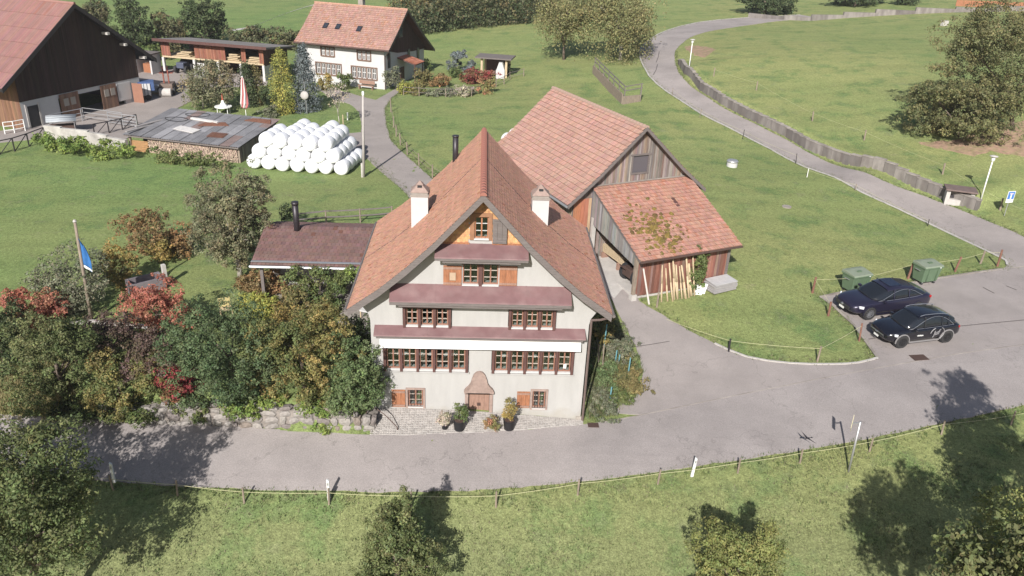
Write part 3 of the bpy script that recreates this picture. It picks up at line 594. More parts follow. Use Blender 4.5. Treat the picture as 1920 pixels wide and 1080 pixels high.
fx, fy = -1.45, 9.3; zt = zfind(fx, fy, 256)
m = MB(); m.tube((fx, fy, 9.2), (fx, fy, zt), .15, n=14); m.tube((fx, fy, zt-.02), (fx, fy, zt+.06), .17, n=14); m.build('flue_pipe', M['dark'], house, True)
# cobbled strip
cs_ = [(655,815),(760,817),(880,812),(1000,805),(1092,797)]
ed = smooth(gp(cs_), False, 4); m = MB(); r = random.Random(3)
sheet('cobble_strip', [(-4.76, -.02), (4.9, -.02)]+[tuple(p) for p in reversed(ed) if p[0] > -4.78], M['paleconc'], .026, 'strip of small cobbles along the front of the house', .3, .01)
qs = []; cs = []
edA = np.array(sorted([(p[0], p[1]) for p in ed]))
for i in range(92):
    x = -4.72+i*.105
    yb = float(np.interp(x, edA[:, 0], edA[:, 1])); y = -.09
    while y > yb:
        w = .048; px, py = x+r.uniform(-.01, .01), y+r.uniform(-.01, .01)
        qs.append((px, py, w*r.uniform(.85, 1.05))); y -= .111
zz = H(np.array([q[0] for q in qs]), np.array([q[1] for q in qs])); VV = []; CC = []
for (x, y, w), z in zip(qs, zz):
    k = r.uniform(.88, 1.12); c = (.31*k, .285*k, .265*k); z += .03; h = r.uniform(.012, .03)
    t = [(x-w*.75, y-w*.75, z+h), (x+w*.75, y-w*.75, z+h), (x+w*.75, y+w*.75, z+h), (x-w*.75, y+w*.75, z+h)]; b = [(x-w, y-w, z-.01), (x+w, y-w, z-.01), (x+w, y+w, z-.01), (x-w, y+w, z-.01)]
    VV += t; CC.append(c)
    for i in range(4): VV += [b[i], b[(i+1) % 4], t[(i+1) % 4], t[i]]; CC.append(c)
tag(link('cobbles', fastmesh('cobbles', np.array(VV), 4, np.array(CC), M['stone'])), 'small grey cobbles laid in front of the house', None, None, 'stuff')
# ------------------------------------------------------------------ board walls
def boards(name, poly, o, u, mt, parent, base, seed=1, w=(.16, .26), thick=.03, jit=.25, stuff=True, holes=(), pal=None):
    """vertical boards clipped to a convex polygon (a,b) in the plane o + a*u + b*Z; outward normal is u x Z"""
    r = random.Random(seed); u = Vector(u).normalized(); nrm = u.cross(Vector((0, 0, 1))); o = Vector(o); m = MB()
    a0 = min(p[0] for p in poly); a1 = max(p[0] for p in poly); a = a0
    def ext(x):
        zs = []
        for (x0, z0), (x1, z1) in zip(poly, poly[1:]+poly[:1]):
            if min(x0, x1)-1e-9 <= x <= max(x0, x1)+1e-9 and x0 != x1: zs.append(z0+(z1-z0)*(x-x0)/(x1-x0))
        return (min(zs), max(zs)) if zs else (0, 0)
    while a < a1-.02:
        b = min(a1, a+r.uniform(*w)); lo0, hi0 = ext(a+.003); lo1, hi1 = ext(b-.003); t = thick*r.uniform(.5, 1.2)
        k = 1+r.uniform(-jit, jit); bs = r.choice(pal) if pal else base; c = tuple(x*k*r.uniform(.93, 1.07) for x in bs)
        segs = [(lo0, hi0, lo1, hi1)]
        for (ha0, ha1, hz0, hz1) in holes:
            if ha0 < (a+b)/2 < ha1: segs = [(lo0, hz0, lo1, hz0), (hz1, hi0, hz1, hi1)]
        for l0, h0, l1, h1_ in segs:
            if h0-l0 < .02 and h1_-l1 < .02: continue
            pts = [(a+.004, l0), (b-.004, l1), (b-.004, h1_), (a+.004, h0)]
            A = [o+u*x+Vector((0, 0, z))+nrm*t for x, z in pts]; B = [o+u*x+Vector((0, 0, z)) for x, z in pts]
            m.faces(A+B, [(0, 1, 2, 3)]+[(i, 4+i, 4+(i+1) % 4, (i+1) % 4) for i in range(4)], c)
        a = b
    ob = m.build(name, mt, parent)
    if stuff: ob['kind'] = 'stuff'
    return ob
# ------------------------------------------------------------------ old tiled barn (local axes: x along gable, y along ridge, away from gable)
BA = R(23.5); T1 = Vector((6.67, 15.16, 0))
barn = thing('tiled_barn', 'weathered timber barn with pale red tiled roof and mossy lean-to', 'barn', T1, BA)
GREY = [(.20, .165, .15), (.235, .20, .185), (.185, .14, .12), (.25, .185, .15), (.16, .135, .125), (.255, .225, .21)]
WARM = [(.30, .19, .125), (.26, .14, .09), (.33, .245, .18), (.22, .15, .11), (.24, .20, .17)]
RW_ = [(.20, .085, .06), (.17, .075, .055), (.24, .115, .085), (.19, .12, .10)]
zr, ze, xr = 10.15, 5.78, 3.1; xl, xR = -1.95, 8.15
slope = (zr-ze)/(xr-xl)
def bz(x): return zr-slope*abs(x-xr)
wl, wr = -1.35, 7.5
boards('gable_boards', [(wl, 1.0), (wr, 1.0), (wr, bz(wr)-.22), (xr, zr-.25), (wl, bz(wl)-.22)], (0, 0, 0), (1, 0, 0), M['board'], barn, None, 3, (.09, .17), .03, .22, True, [(2.62, 3.86, 7.2, 8.28)], GREY)
boards('side_boards', [(0, 1.0), (11, 1.0), (11, bz(wl)-.2), (0, bz(wl)-.2)], (wl, 11, 0), (0, -1, 0), M['board'], barn, None, 4, (.16, .3), .03, .25, True, [], WARM)
boards('side_boards', [(0, 1.0), (11, 1.0), (11, bz(wr)-.2), (0, bz(wr)-.2)], (wr, 0, 0), (0, 1, 0), M['board'], barn, None, 5, (.16, .3), .03, .25, True, [], GREY)
boards('gable_boards', [(0, 1.0), (wr-wl, 1.0), (wr-wl, bz(wr)-.2), (xr-wl, zr-.25), (0, bz(wl)-.2)], (wr, 11, 0), (-1, 0, 0), M['board'], barn, None, 6, (.16, .3), .03, .25, True, [], GREY)
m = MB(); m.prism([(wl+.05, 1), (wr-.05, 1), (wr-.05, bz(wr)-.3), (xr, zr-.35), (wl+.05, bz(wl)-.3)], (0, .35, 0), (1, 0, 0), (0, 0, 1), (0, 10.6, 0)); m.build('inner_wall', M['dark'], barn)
wn = MB()
for lo, hi in (((2.58, -.07, 7.14), (2.68, .02, 8.34)), ((3.80, -.07, 7.14), (3.90, .02, 8.34)), ((2.5, -.09, 8.28), (3.98, .02, 8.38)), ((2.58, -.08, 7.10), (3.9, .02, 7.2))): wn.span(lo, hi)
wn = wn.build('window', M['greywood'], barn); m = MB(); m.span((2.67, .03, 7.2), (3.81, .05, 8.28)); m.build('pane', plain('dusty_pane', (.10, .09, .10), .25), wn)
def pitch(s):
    xe = xl if s < 0 else xR
    return [(xr, zr), (xr+(xe-xr)*.6, zr+(ze-zr)*.63), (xe, ze)]
rf = MB()
for s in (-1, 1):
    p_ = pitch(s); rf.prism(p_+[(x, z-.14) for x, z in p_[::-1]], (0, -.5, -.03), (1, 0, 0), (0, 0, 1), (0, 11.9, 0))
rf = rf.build('roof', M['greywood'], barn)
for s in (-1, 1):
    tiles('roof_tiles', [(x, -.55, z) for x, z in pitch(s)], None, (0, 1, 0), 12.0, .165, .335, (.40, .238, .19), rf, seed=20+s, j=.10, lift=.07, odd=.03, oddc=(.62, .58, .55))
    m = MB(); p_ = pitch(s); m.prism([(x, z+.02) for x, z in p_]+[(x, z-.22) for x, z in p_[::-1]], (0, -.58, 0), (1, 0, 0), (0, 0, 1), (0, .04, 0)); m.build('rake_board', M['greywood'], rf)
rme2 = rm.mesh('ridge_tile', mat('old_ridge_clay', (.36, .25, .20), .9, .25, 3))
for i in range(35): o = link('ridge_tile', rme2, rf); o.location = (xr, -.56+i*.345, zr-.05)
m = MB(); m.tube((xl-.05, -.5, ze-.1), (xl-.05, 11.4, ze-.1), .07); m.build('gutter', M['steel'], rf)
for y in range(0, 12, 2): m = MB(); m.bar((wl-.02, y+.3, bz(wl)-.35), (xl+.05, y+.3, ze-.12), .1, .12); m.build('rafter', M['greywood'], rf)
# lean-to
LX0, LX1, LY, ZT, ZE = 0.0, 7.0, -5.75, 6.6, 4.02
lt = MB(); lt.prism([(.0, ZT), (LY, ZE), (LY, ZE-.13), (.0, ZT-.13)], (LX0-.05, 0, -.03), (0, 1, 0), (0, 0, 1), (LX1-LX0+.1, 0, 0)); lt = lt.build('lean_to_roof', M['greywood'], barn)
tiles('roof_tiles', [(LX0-.1, -.02, ZT), (LX0-.1, -3, ZT-1.30), (LX0-.1, LY-.05, ZE)], None, (1, 0, 0), LX1-LX0+.2, .165, .30, (.40, .22, .168), lt, seed=31, j=.14, lift=.07, odd=.06, oddc=(.62, .52, .45))
m = MB(); m.bar((LX0-.1, .0, ZT+.06), (LX1+.1, .0, ZT+.06), .25, .05); m.build('flashing', M['conc'], lt)
m = MB(); m.tube((LX0-.1, LY-.1, ZE-.06), (LX1+.12, LY-.1, ZE-.06), .06); m.build('gutter', M['iron'], lt)
m = MB(); m.box((4.72, -2.05, 5.77), (.22, .8, .03), 0, (1, 1, 1), Matrix.Rotation(math.atan2(ZT-ZE, -LY), 3, 'X')); m.build('roof_slot', M['brownwood'], lt)
g0 = 1.25
lzz = lambda y: ZT-.22+(ZE-ZT)*y/LY
FY = -5.25
boards('front_boards', [(.1, g0+.35), (6.65, g0+.25), (6.65, lzz(FY)), (.1, lzz(FY))], (0, FY, 0), (1, 0, 0), M['board'], barn, None, 7, (.15, .24), .03, .2, True, [], RW_)
boards('gable_side_boards', [(0, 4.35), (2.35, 3.4), (5.25, 3.35), (5.25, lzz(FY)-.05), (0, lzz(0))][0:1]+[(5.25, 3.45), (5.25, lzz(FY)), (0, lzz(0))], (0.03, 0, 0), (0, -1, 0), M['board'], barn, None, 8, (.13, .2), .03, .2, True, [], [(.24, .225, .22), (.29, .27, .26), (.21, .19, .185)])
boards('gable_side_boards', [(0, g0), (5.25, g0), (5.25, lzz(FY)), (0, lzz(0))], (6.65, -5.25, 0), (0, 1, 0), M['board'], barn, None, 9, (.15, .22), .03, .2, True, [], GREY) if False else None
boards('right_boards', [(0, g0), (5.25, g0), (5.25, lzz(0)), (0, lzz(FY))], (6.65, -5.25, 0), (0, 1, 0), M['board'], barn, None, 9, (.15, .22), .03, .2, True, [], GREY)
for nm, x, y, z0, z1, s, mt in (('corner_post', .04, FY-.02, 1.75, lzz(FY), .2, 'post'), ('foot_block', .04, FY-.02, 1.0, 1.75, .34, 'paleconc'), ('white_post', .12, -.25, 1.2, 4.7, .24, 'paleconc'), ('corner_post', 6.65, FY, 1.1, lzz(FY), .18, 'greywood')):
    m = MB(); m.span((x-s/2, y-s/2, z0), (x+s/2, y+s/2, z1)); m.build(nm, M[mt], barn, bevel=.01)
m = MB(); m.prism([(0, 1.05), (0, 1.42), (6.7, 1.3), (6.7, 1.0)], (0, FY+.02, 0), (1, 0, 0), (0, 0, 1), (0, .2, 0)); m.build('plinth', M['conc'], barn)
m = MB(); m.span((.1, -5.2, 1.25), (6.6, .3, 1.68)); m.build('floor_slab', M['paleconc'], barn)
boards('red_door_boards', [(0, 1.3), (1.25, 1.3), (1.25, 5.9), (0, 5.9)], (-1.28, -.035, 0), (1, 0, 0), M['board'], barn, None, 12, (.2, .3), .04, .15, True, [], [(.32, .13, .075), (.36, .24, .16), (.30, .2, .14)])
# moss cushions on the lean-to
r = random.Random(5); ms = MB()
for i in range(210):
    x = min(4.6, max(.5, r.gauss(2.0, .75))); s = min(5.5, max(1.3, r.gauss(3.9, .95))); x += (s-3.5)*.15
    z = (ZT-1.30*s/3) if s < 3 else (ZT-1.30+(ZE-ZT+1.30)*(s-3)/(-LY-3)); k = r.uniform(.06, .19)
    c = r.choice([(.15, .11, .03), (.12, .095, .03), (.10, .065, .025), (.17, .12, .035)])
    a = r.random()*6
    ms.faces([(x+k*r.uniform(.7, 1.3)*math.cos(a+j*1.047), -s+k*.9*r.uniform(.6, 1.2)*math.sin(a+j*1.047), z+.05+.43*k*math.sin(a+j*1.047)*.9) for j in range(6)]+[(x, -s, z+.08+k*.6)], [(j, (j+1) % 6, 6) for j in range(6)], c)
o = ms.build('moss', mat('roof_moss', (1, 1, 1), .95, .4, 12, .6, 40, attr=True), lt); o['kind'] = 'stuff'
BL = lambda x, y, z=0: barn.matrix_basis @ Vector((x, y, z))
bpy.context.view_layer.update()
def BW(x, y, z): c, s = math.cos(BA), math.sin(BA); return Vector((T1.x+c*x-s*y, T1.y+s*x+c*y, z))
# pale poles leaning on the lean-to
r = random.Random(9)
for i, x in enumerate([1.75, 1.98, 2.2, 2.42, 2.6, 2.75, 2.95, 3.08, 3.22, 3.36, 3.5, 3.64, 3.8]):
    top = BW(x+r.uniform(-.05, .05), FY-.16, 3.55+r.uniform(-.45, .35)); bot = BW(x+r.uniform(-.12, .12)*1.5+.02*i, FY-.75+r.uniform(-.1, .1), 0); bot.z = h1(bot.x, bot.y)
    e = thing('leaning_pole', '%s of the pale stripped poles leaning on the barn lean-to' % ('leftmost' if i == 0 else 'rightmost' if i == 12 else ['', '2nd', '3rd', '4th', '5th', '6th', '7th', '8th', '9th', '10th', '11th', '12th'][i]+' from the left'), 'pole', bot, 0, 'poles leaning on the lean-to')
    m = MB(); rr = r.uniform(.045, .075); v = top-bot; m.path([(0, 0, 0), v*.5+Vector((r.uniform(-.02, .02), 0, 0)), v], [rr*1.15, rr, rr*.85], 7); m.build('shaft', M['timber'], e, True)
e = thing('leaning_pole', 'single white pole leaning near the barn corner post', 'pole', BW(.75, FY-.7, 1.3), 0, 'poles leaning on the lean-to'); m = MB(); m.path([(0, 0, 0), (-.45, .55, 2.0)], [.06, .05], 7); m.build('shaft', mat('white_pole_wood', (.5, .46, .42), .8), e)
for x, hh in ((1.05, .95),):
    b = BW(x, FY-1.05, 0); b.z = h1(b.x, b.y); m = MB(); m.tube((0, 0, -.2), (.02, .02, hh), .06, .055); o = m.build('stump_post', M['post']); o.location = b; tag(o, 'short grey wooden post standing in front of the lean-to', 'post')
b = BW(0, 0, 0)
e = thing('slab_stack', 'stack of grey-white panels lying beside the barn lean-to', 'panels', BW(5.85, FY-.65, 0), BA+R(3)); e.location.z = h1(e.location.x, e.location.y)
for i in range(6): m = MB(); m.box((r.uniform(-.05, .05), r.uniform(-.04, .04), .12+i*.085), (1.75, .95, .05), r.uniform(-.04, .04)); m.build('panel', mat('grey_panel', (.34, .32, .32), .7, .1, 3), e)
m = MB(); m.box((.05, .02, .645), (1.7, 1.0, .035), .05, (1, 1, 1), Matrix.Rotation(R(3), 3, 'X')); m.build('panel', mat('white_panel', (.44, .43, .43), .6, .1, 3), e)
for x, w in ((4.35, .5), (4.7, .3)):
    p_ = BW(x, FY-.55, 0); p_.z = h1(p_.x, p_.y); m = MB(); m.box((0, 0, .2), (w, .07, .75), 0, (1, 1, 1), Matrix.Rotation(R(-25), 3, 'X') @ Matrix.Rotation(R(20), 3, 'Y')); o = m.build('white_board', mat('pale_offcut', (.55, .54, .53), .7)); o.location = p_; tag(o, '%s white offcut board leaning under the climbing vine' % ('wider' if w > .4 else 'narrower'), 'board')
e = thing('timber_pile', 'pile of sawn timber on bearers inside the open lean-to', 'timber', BW(1.6, -1.1, 1.68), BA)
for i in range(4):
    for k in range(4-i//2): m = MB(); m.box((k*.28-.4, 0, .62+i*.13), (.25, 2.6, .11), r.uniform(-.02, .02)); m.build('beam', M['timber'], e)
for y in (-.9, .9): m = MB(); m.box((0, y, .28), (1.3, .14, .55)); m.build('trestle', M['doorwood'], e)
e = thing('old_machine', 'dark old machine parked inside the lean-to by the corner post', 'machine', BW(1.0, -3.7, 1.68), BA)
m = MB(); m.lathe([(.45, -.12), (.55, -.1), (.55, .1), (.45, .12)], (0, 0, 0), 14); w = m.mesh('wheel', M['black'])
for x, y in ((0, -.6), (0, .6)): o = link('wheel', w, e); o.location = (x, y, .55); o.rotation_euler = (R(90), 0, 0)
m = MB(); m.span((-.5, -.45, .45), (1.4, .45, 1.0)); m.build('body', M['iron'], e, bevel=.05); m = MB(); m.bar((-.5, 0, .9), (-1.0, 0, 1.3), .08); m.build('handle', M['iron'], e)
# concrete well shaft and manhole cover on the meadow
p = G(1372, 312); e = thing('well_shaft', 'round white concrete shaft with grey domed lid on the meadow', 'shaft', p)
s_ = F_PX/((np.array(p)-CAM)@_f)
m = MB(); m.lathe([(.46, -.2), (.46, .42)], (0, 0, 0), 22); m.build('ring', M['white'], e); m = MB(); m.lathe([(.50, .421), (.50, .50), (.40, .58), (.15, .62)], (0, 0, 0), 22); m.build('lid', M['steel'], e, True)
p = G(1475, 388); m = MB(); m.lathe([(.35, -.02), (.35, .06)], (0, 0, 0), 18); o = m.build('manhole_cover', M['conc']); o.location = p; tag(o, 'flat round manhole cover sunk in the meadow', 'manhole cover')

sheet('concrete_apron', gp([(1108, 505), (1112, 470), (1150, 462), (1190, 500), (1184, 548), (1168, 543), (1150, 560), (1134, 545)]), M['paleconc'], .045, 'pale concrete apron in front of the open lean-to', .4, .06)
# ------------------------------------------------------------------ white farmhouse at the back
def onplane(p0, n, px, py):
    d = ray(px, py); p0 = np.array(p0); n = np.array(n); return CAM+d*((p0-CAM)@n)/(d@n)
def frame(loc, a):
    c, s = math.cos(a), math.sin(a)
    return (lambda x, y, z: Vector((loc[0]+c*x-s*y, loc[1]+s*x+c*y, z))), (lambda p: (c*(p[0]-loc[0])+s*(p[1]-loc[1]), -s*(p[0]-loc[0])+c*(p[1]-loc[1]), p[2]))
FA = R(-19.6); FO = (-10.93, 63.7, 0)
fh = thing('farmhouse', 'white farmhouse with weathered red tile roof and dark timber gable behind the meadow', 'farmhouse', FO, FA)
FRP = [(0, 6.45), (2.6, 8.28), (5.3, 10.42), (9.4, 7.45), (13.4, 4.80)]      # (y,z) roof line
fw0, fw1, fy0, fy1 = -11.55, -1.0, .75, 12.2
FWIN = [(-9.2, -7.5, 5.08, 6.02), (-4.4, -2.75, 5.0, 5.98), (-10.0, -6.68, 2.9, 4.15), (-5.25, -2.0, 2.86, 4.12)]
m = MB(); m.prism([(fw0, 1.2), (fw1, 1.2), (fw1, 6.85), (fw0, 6.85)], (0, fy0, 0), (1, 0, 0), (0, 0, 1), (0, .3, 0))
cut('front_wall', m, [((a, fy0-.5, c), (b, fy0+.22, d)) for a, b, c, d in FWIN], M['white'], fh)
m = MB(); gp_ = [(fy0+.3, 1.2), (fy1, 1.2), (fy1, 5.4), (5.3, 9.9), (fy0+.3, 6.8)]
for x in (fw0, fw1-.3): m.prism(gp_, (x, 0, 0), (0, 1, 0), (0, 0, 1), (.3, 0, 0))
m.prism([(fw0+.3, 1.2), (fw1-.3, 1.2), (fw1-.3, 5.3), (fw0+.3, 5.3)], (0, fy1-.3, 0), (1, 0, 0), (0, 0, 1), (0, .3, 0)); m.build('side_wall', M['white'], fh)
boards('gable_boards', [(fy0-.1, 6.3), (4.2, 5.55), (8.6, 5.15), (fy1+.2, 5.0), (fy1+.2, 5.25), (5.3, 10.05), (fy0-.1, 6.75)], (fw1+.03, 0, 0), (0, 1, 0), M['darkwood'], fh, (.05, .028, .022), 3, (.18, .26), .03, .2)
rf = MB(); rf.prism(FRP+[(y, z-.16) for y, z in FRP[::-1]], (-12.36, 0, -.03), (0, 1, 0), (0, 0, 1), (12.36, 0, 0)); rf = rf.build('roof', M['brownwood'], fh)
for s, pts in (('f', FRP[2::-1]), ('b', FRP[2:])):
    tiles('roof_tiles', [(-12.36, y, z) for y, z in pts], None, (1, 0, 0), 12.36, .19, .33, (.335, .20, .162), rf, seed=41 if s == 'f' else 42, j=.12, lift=.06, odd=.06, oddc=(.60, .52, .42))
m = MB(); m.tube((-12.4, 5.3, 10.44), (.03, 5.3, 10.44), .13, n=10); m.build('ridge_cap', mat('ridge_dull', (.36, .21, .15), .9, .3, 6), rf)
m = MB(); m.prism([(y, z+.04) for y, z in FRP]+[(y, z-.28) for y, z in FRP[::-1]], (.0, 0, 0), (0, 1, 0), (0, 0, 1), (.05, 0, 0)); m.build('rake_board', M['dark'], rf)
m = MB(); m.tube((-12.4, -.08, 6.38), (.05, -.08, 6.38), .08); m.path([(0, -.08, 6.3), (-.8, .62, 5.6), (-.92, .64, 1.5)], .05); m.build('gutter', M['iron'], rf)
for px, py in ((610.5, 49), (634, 51), (674.5, 55)):
    q = ray(px, py); best = None
    for y in np.arange(.5, 5, .05):
        z = np.interp(y, [0, 2.6, 5.3], [6.45, 8.28, 10.42]); w_ = CAM+q*(z-CAM[2])/q[2]; l = frame(FO, FA)[1](w_)
        if best is None or abs(l[1]-y) < best[0]: best = (abs(l[1]-y), l[0], y, z)
    _, x, y, z = best; e = MB(); rot = Matrix.Rotation(R(37), 3, 'X')
    e.box((x, y, z+.06), (.62, .85, .12), 0, (1, 1, 1), rot); w = e.build('roof_window', M['dark'], rf); e = MB(); e.box((x, y-.045, z+.115), (.46, .66, .02), 0, (1, 1, 1), rot); e.build('pane', plain('roof_glass', (.03, .035, .045), .1), w)
FRAME = mat('farm_window_brown', (.16, .10, .075), .7, .15, 3)
for a, b, c, d in FWIN:
    n = 3 if b-a < 2 else 5
    fr = MB()
    for lo, hi in (((a-.12, fy0-.06, c-.12), (a, fy0+.05, d+.12)), ((b, fy0-.06, c-.12), (b+.12, fy0+.05, d+.12)), ((a, fy0-.06, d), (b, fy0+.05, d+.12)), ((a, fy0-.09, c-.14), (b, fy0+.05, c))): fr.span(lo, hi)
    for i in range(1, n): x = a+(b-a)*i/n; fr.span((x-.07, fy0-.04, c), (x+.07, fy0+.05, d))
    fr = fr.build('window', FRAME, fh)
    for i in range(n):
        x0 = a+(b-a)*i/n+.08; x1 = a+(b-a)*(i+1)/n-.08; sx = MB(); xm = (x0+x1)/2; zm = c+(d-c)*.55
        for lo, hi in (((x0, fy0+.02, c), (x0+.07, fy0+.06, d)), ((x1-.07, fy0+.02, c), (x1, fy0+.06, d)), ((x0, fy0+.02, d-.07), (x1, fy0+.06, d)), ((x0, fy0+.02, c), (x1, fy0+.06, c+.07)), ((xm-.035, fy0+.02, c), (xm+.035, fy0+.06, d)), ((x0, fy0+.025, zm-.04), (x1, fy0+.055, zm+.04))): sx.span(lo, hi)
        sx.build('sash', M['whitetrim'], fr)['kind'] = 'stuff'
    p_ = MB(); p_.span((a, fy0+.07, c), (b, fy0+.09, d)); p_.build('pane', plain('farm_pane', (.035, .03, .03), .15), fr)
for y, z0, z1, w in ((1.9, 4.2, 5.75, .5), (7.4, 4.2, 5.5, .5), (10.2, 4.1, 5.3, .5), (5.2, 7.3, 8.3, .8)):
    e = MB(); e.span((fw1+.06, y-w/2-.08, z0-.08), (fw1+.10, y+w/2+.08, z1+.08)); w_ = e.build('window', M['dark'] if z0 < 7 else M['greywood'], fh); e = MB(); e.span((fw1+.10, y-w/2, z0), (fw1+.115, y+w/2, z1)); e.build('pane', plain('side_pane', (.04, .05, .07), .1), w_)
e = MB(); e.prism([(0, 5.0), (2.4, 4.35), (2.4, 4.25), (0, 4.9)], (fw1, 4.2, 0), (1, 0, 0), (0, 0, 1), (0, 2.6, 0)); pr = e.build('porch_roof', M['brownwood'], fh)
tiles('roof_tiles', [(fw1, 4.15, 5.02), (fw1+2.45, 4.15, 4.38)], None, (0, 1, 0), 2.7, .2, .3, (.42, .17, .11), pr, seed=77)
for y in (4.35, 6.65): e = MB(); e.tube((fw1+2.25, y, 1.5), (fw1+2.25, y, 4.3), .07); e.build('porch_post', M['brownwood'], fh)
e = MB(); e.span((fw1+.04, 4.9, 1.5), (fw1+.10, 6.0, 3.7)); e.build('door', M['brownwood'], fh)
m = MB(); m.span((-10.1, 5.0, 10.3), (-9.3, 5.7, 11.2)); m.build('chimney', M['conc'], fh) if False else None
FWf, FLf = frame(FO, FA)
m = MB(); m.span((-1.9, 5.0, 10.1), (-1.3, 5.6, 11.0)); 
m = MB(); m.span((-6.6, 5.5, 10.0), (-6.0, 6.2, 11.2)); m.span((-6.7, 5.4, 11.2), (-5.9, 6.3, 11.35)); m.build('chimney', M['conc'], fh)
# bench in front of it
b0 = FWf(-3.0, -.1, 0); b0.z = h1(b0.x, b0.y); e = thing('garden_bench', 'brown garden bench against the white farmhouse wall', 'bench', b0, FA)
m = MB(); m.box((0, 0, .45), (2.0, .45, .06)); m.build('seat', M['doorwood'], e); m = MB(); m.box((0, .25, .8), (2.0, .05, .4)); m.build('backrest', M['doorwood'], e)
for x in (-.85, .85): m = MB(); m.box((x, 0, .2), (.08, .4, .44)); m.build('leg', M['doorwood'], e)
# ------------------------------------------------------------------ big dark barn on the left
KA = R(67.5); KO = (-41.86, 42.71, 0); KW, KL = frame(KO, KA); kn = np.array([-math.sin(KA), math.cos(KA), 0])
kb = thing('cattle_barn', 'huge dark timber cattle barn with pale red corrugated roof', 'barn', KO, KA)
kxr, kzr, kze, kxl, kxR = 7.1, 12.05, 5.75, -2.05, 16.25
KG = [(0, 1.0), (14.3, 1.0), (14.3, 6.9), (kxr, 11.8), (0, 6.9)]
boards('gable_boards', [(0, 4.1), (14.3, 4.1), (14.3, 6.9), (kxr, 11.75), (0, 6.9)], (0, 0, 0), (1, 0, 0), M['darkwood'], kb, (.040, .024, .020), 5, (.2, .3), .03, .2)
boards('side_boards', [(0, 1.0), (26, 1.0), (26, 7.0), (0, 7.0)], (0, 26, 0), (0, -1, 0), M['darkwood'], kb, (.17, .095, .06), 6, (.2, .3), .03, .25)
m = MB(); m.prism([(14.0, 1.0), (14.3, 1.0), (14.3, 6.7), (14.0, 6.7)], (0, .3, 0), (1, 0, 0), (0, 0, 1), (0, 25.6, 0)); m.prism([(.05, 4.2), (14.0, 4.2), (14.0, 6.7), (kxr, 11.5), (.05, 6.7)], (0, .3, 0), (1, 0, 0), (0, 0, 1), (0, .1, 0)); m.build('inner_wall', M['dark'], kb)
rf = MB(); KR = [(kxl, kze), (kxr, kzr), (kxR, kze)]
rf.prism(KR+[(x, z-.25) for x, z in KR[::-1]], (0, -.8, -.03), (1, 0, 0), (0, 0, 1), (0, 28, 0)); rf = rf.build('roof', M['dark'], kb)
for s, xe in ((-1, kxl), (1, kxR)):
    tiles('roof_sheets', [(kxr, -.85, kzr), (xe, -.85, kze)], None, (0, 1, 0), 28, .30, 1.85, (.235, .125, .11), rf, seed=51+s, j=.06, lift=.04, stag=False, odd=.02, oddc=(.6, .5, .45))
m = MB(); m.tube((kxr, -.9, kzr+.02), (kxr, 27.2, kzr+.02), .14, n=10); m.build('ridge_cap', mat('barn_ridge', (.26, .14, .12), .85, .1, 3), rf)
m = MB(); m.prism([(x, z+.05) for x, z in KR]+[(x, z-.38) for x, z in KR[::-1]], (0, -.9, 0), (1, 0, 0), (0, 0, 1), (0, .06, 0)); m.build('rake_board', M['dark'], rf)
m = MB(); m.tube((kxR+.05, -.8, kze-.08), (kxR+.05, 27, kze-.08), .08); m.build('gutter', M['steel'], rf)
for x, z in ((10.6, 9.2), (12.6, 7.9), (14.9, 6.3)): m = MB(); m.span((x-.15, -.75, z-.35), (x+.15, 0, z-.12)); m.build('purlin_end', M['paleconc'], rf)
def kx(px, py): l = KL(onplane(KO, kn, px, py)); return l[0], l[2]
def kpanel(name, a, b, mt, y=-.06, zmax=None, parent=None):
    x0, z0 = kx(*a); x1, z1 = kx(*b); z1 = z1 if zmax is None else zmax
    m = MB(); m.span((x0, y, max(1.3, min(z0, z1))), (x1, y+.05, max(z0, z1))); return m.build(name, mt, parent or kb)
m = MB(); m.span((0, .0, 1.0), (4.05, .25, 4.12)); m.span((12.1, 0, 1.0), (14.3, .25, 4.12)); m.span((4.05, 0, 3.7), (12.1, .25, 4.12)); m.build('lower_wall', M['white'], kb)
m = MB(); m.span((.6, -.03, 1.4), (1.75, .02, 3.6)); m.build('doorway_shade', M['black'], kb)  # black slab on the solid wall stands for shade inside an open door
m = MB(); m.span((.4, -.06, 1.3), (.6, .03, 3.8)); m.span((1.75, -.06, 1.3), (1.95, .03, 3.8)); m.build('door_frame', M['paleconc'], kb)
for x0, x1, nm in ((4.1, 6.3, 'sliding_door'), (9.0, 11.0, 'sliding_door')):
    d = boards(nm, [(x0, 1.5), (x1, 1.5), (x1, 4.05), (x0, 4.05)], (0, -.1, 0), (1, 0, 0), M['darkwood'], kb, (.20, .125, .085), 8, (.2, .3), .03, .2, False)
    m = MB(); m.span((x0+.4, -.17, 2.9), (x0+.95, -.13, 3.6)); m.build('pane', plain('dusty_door_pane', (.3, .27, .24), .3), d); m = MB(); m.span((x0+1.2, -.17, 2.9), (x0+1.75, -.13, 3.6)); m.build('pane', plain('dusty_door_pane2', (.3, .27, .24), .3), d)
m = MB(); m.span((6.3, .3, 1.4), (9.0, 6, 1.5)); m.build('threshold', M['conc'], kb)
m = MB(); m.span((11.15, -.08, 2.1), (12.9, -.02, 3.85)); m.build('white_panel', M['whitetrim'], kb)
d = MB(); d.box((0, 0, 1.05), (1.15, .06, 2.1)); d = d.build('door_leaf', mat('rust_brown_door', (.25, .125, .085), .7, .1), kb); d.location = (13.1, -.75, 1.6); d.rotation_euler = (0, 0, R(-80))
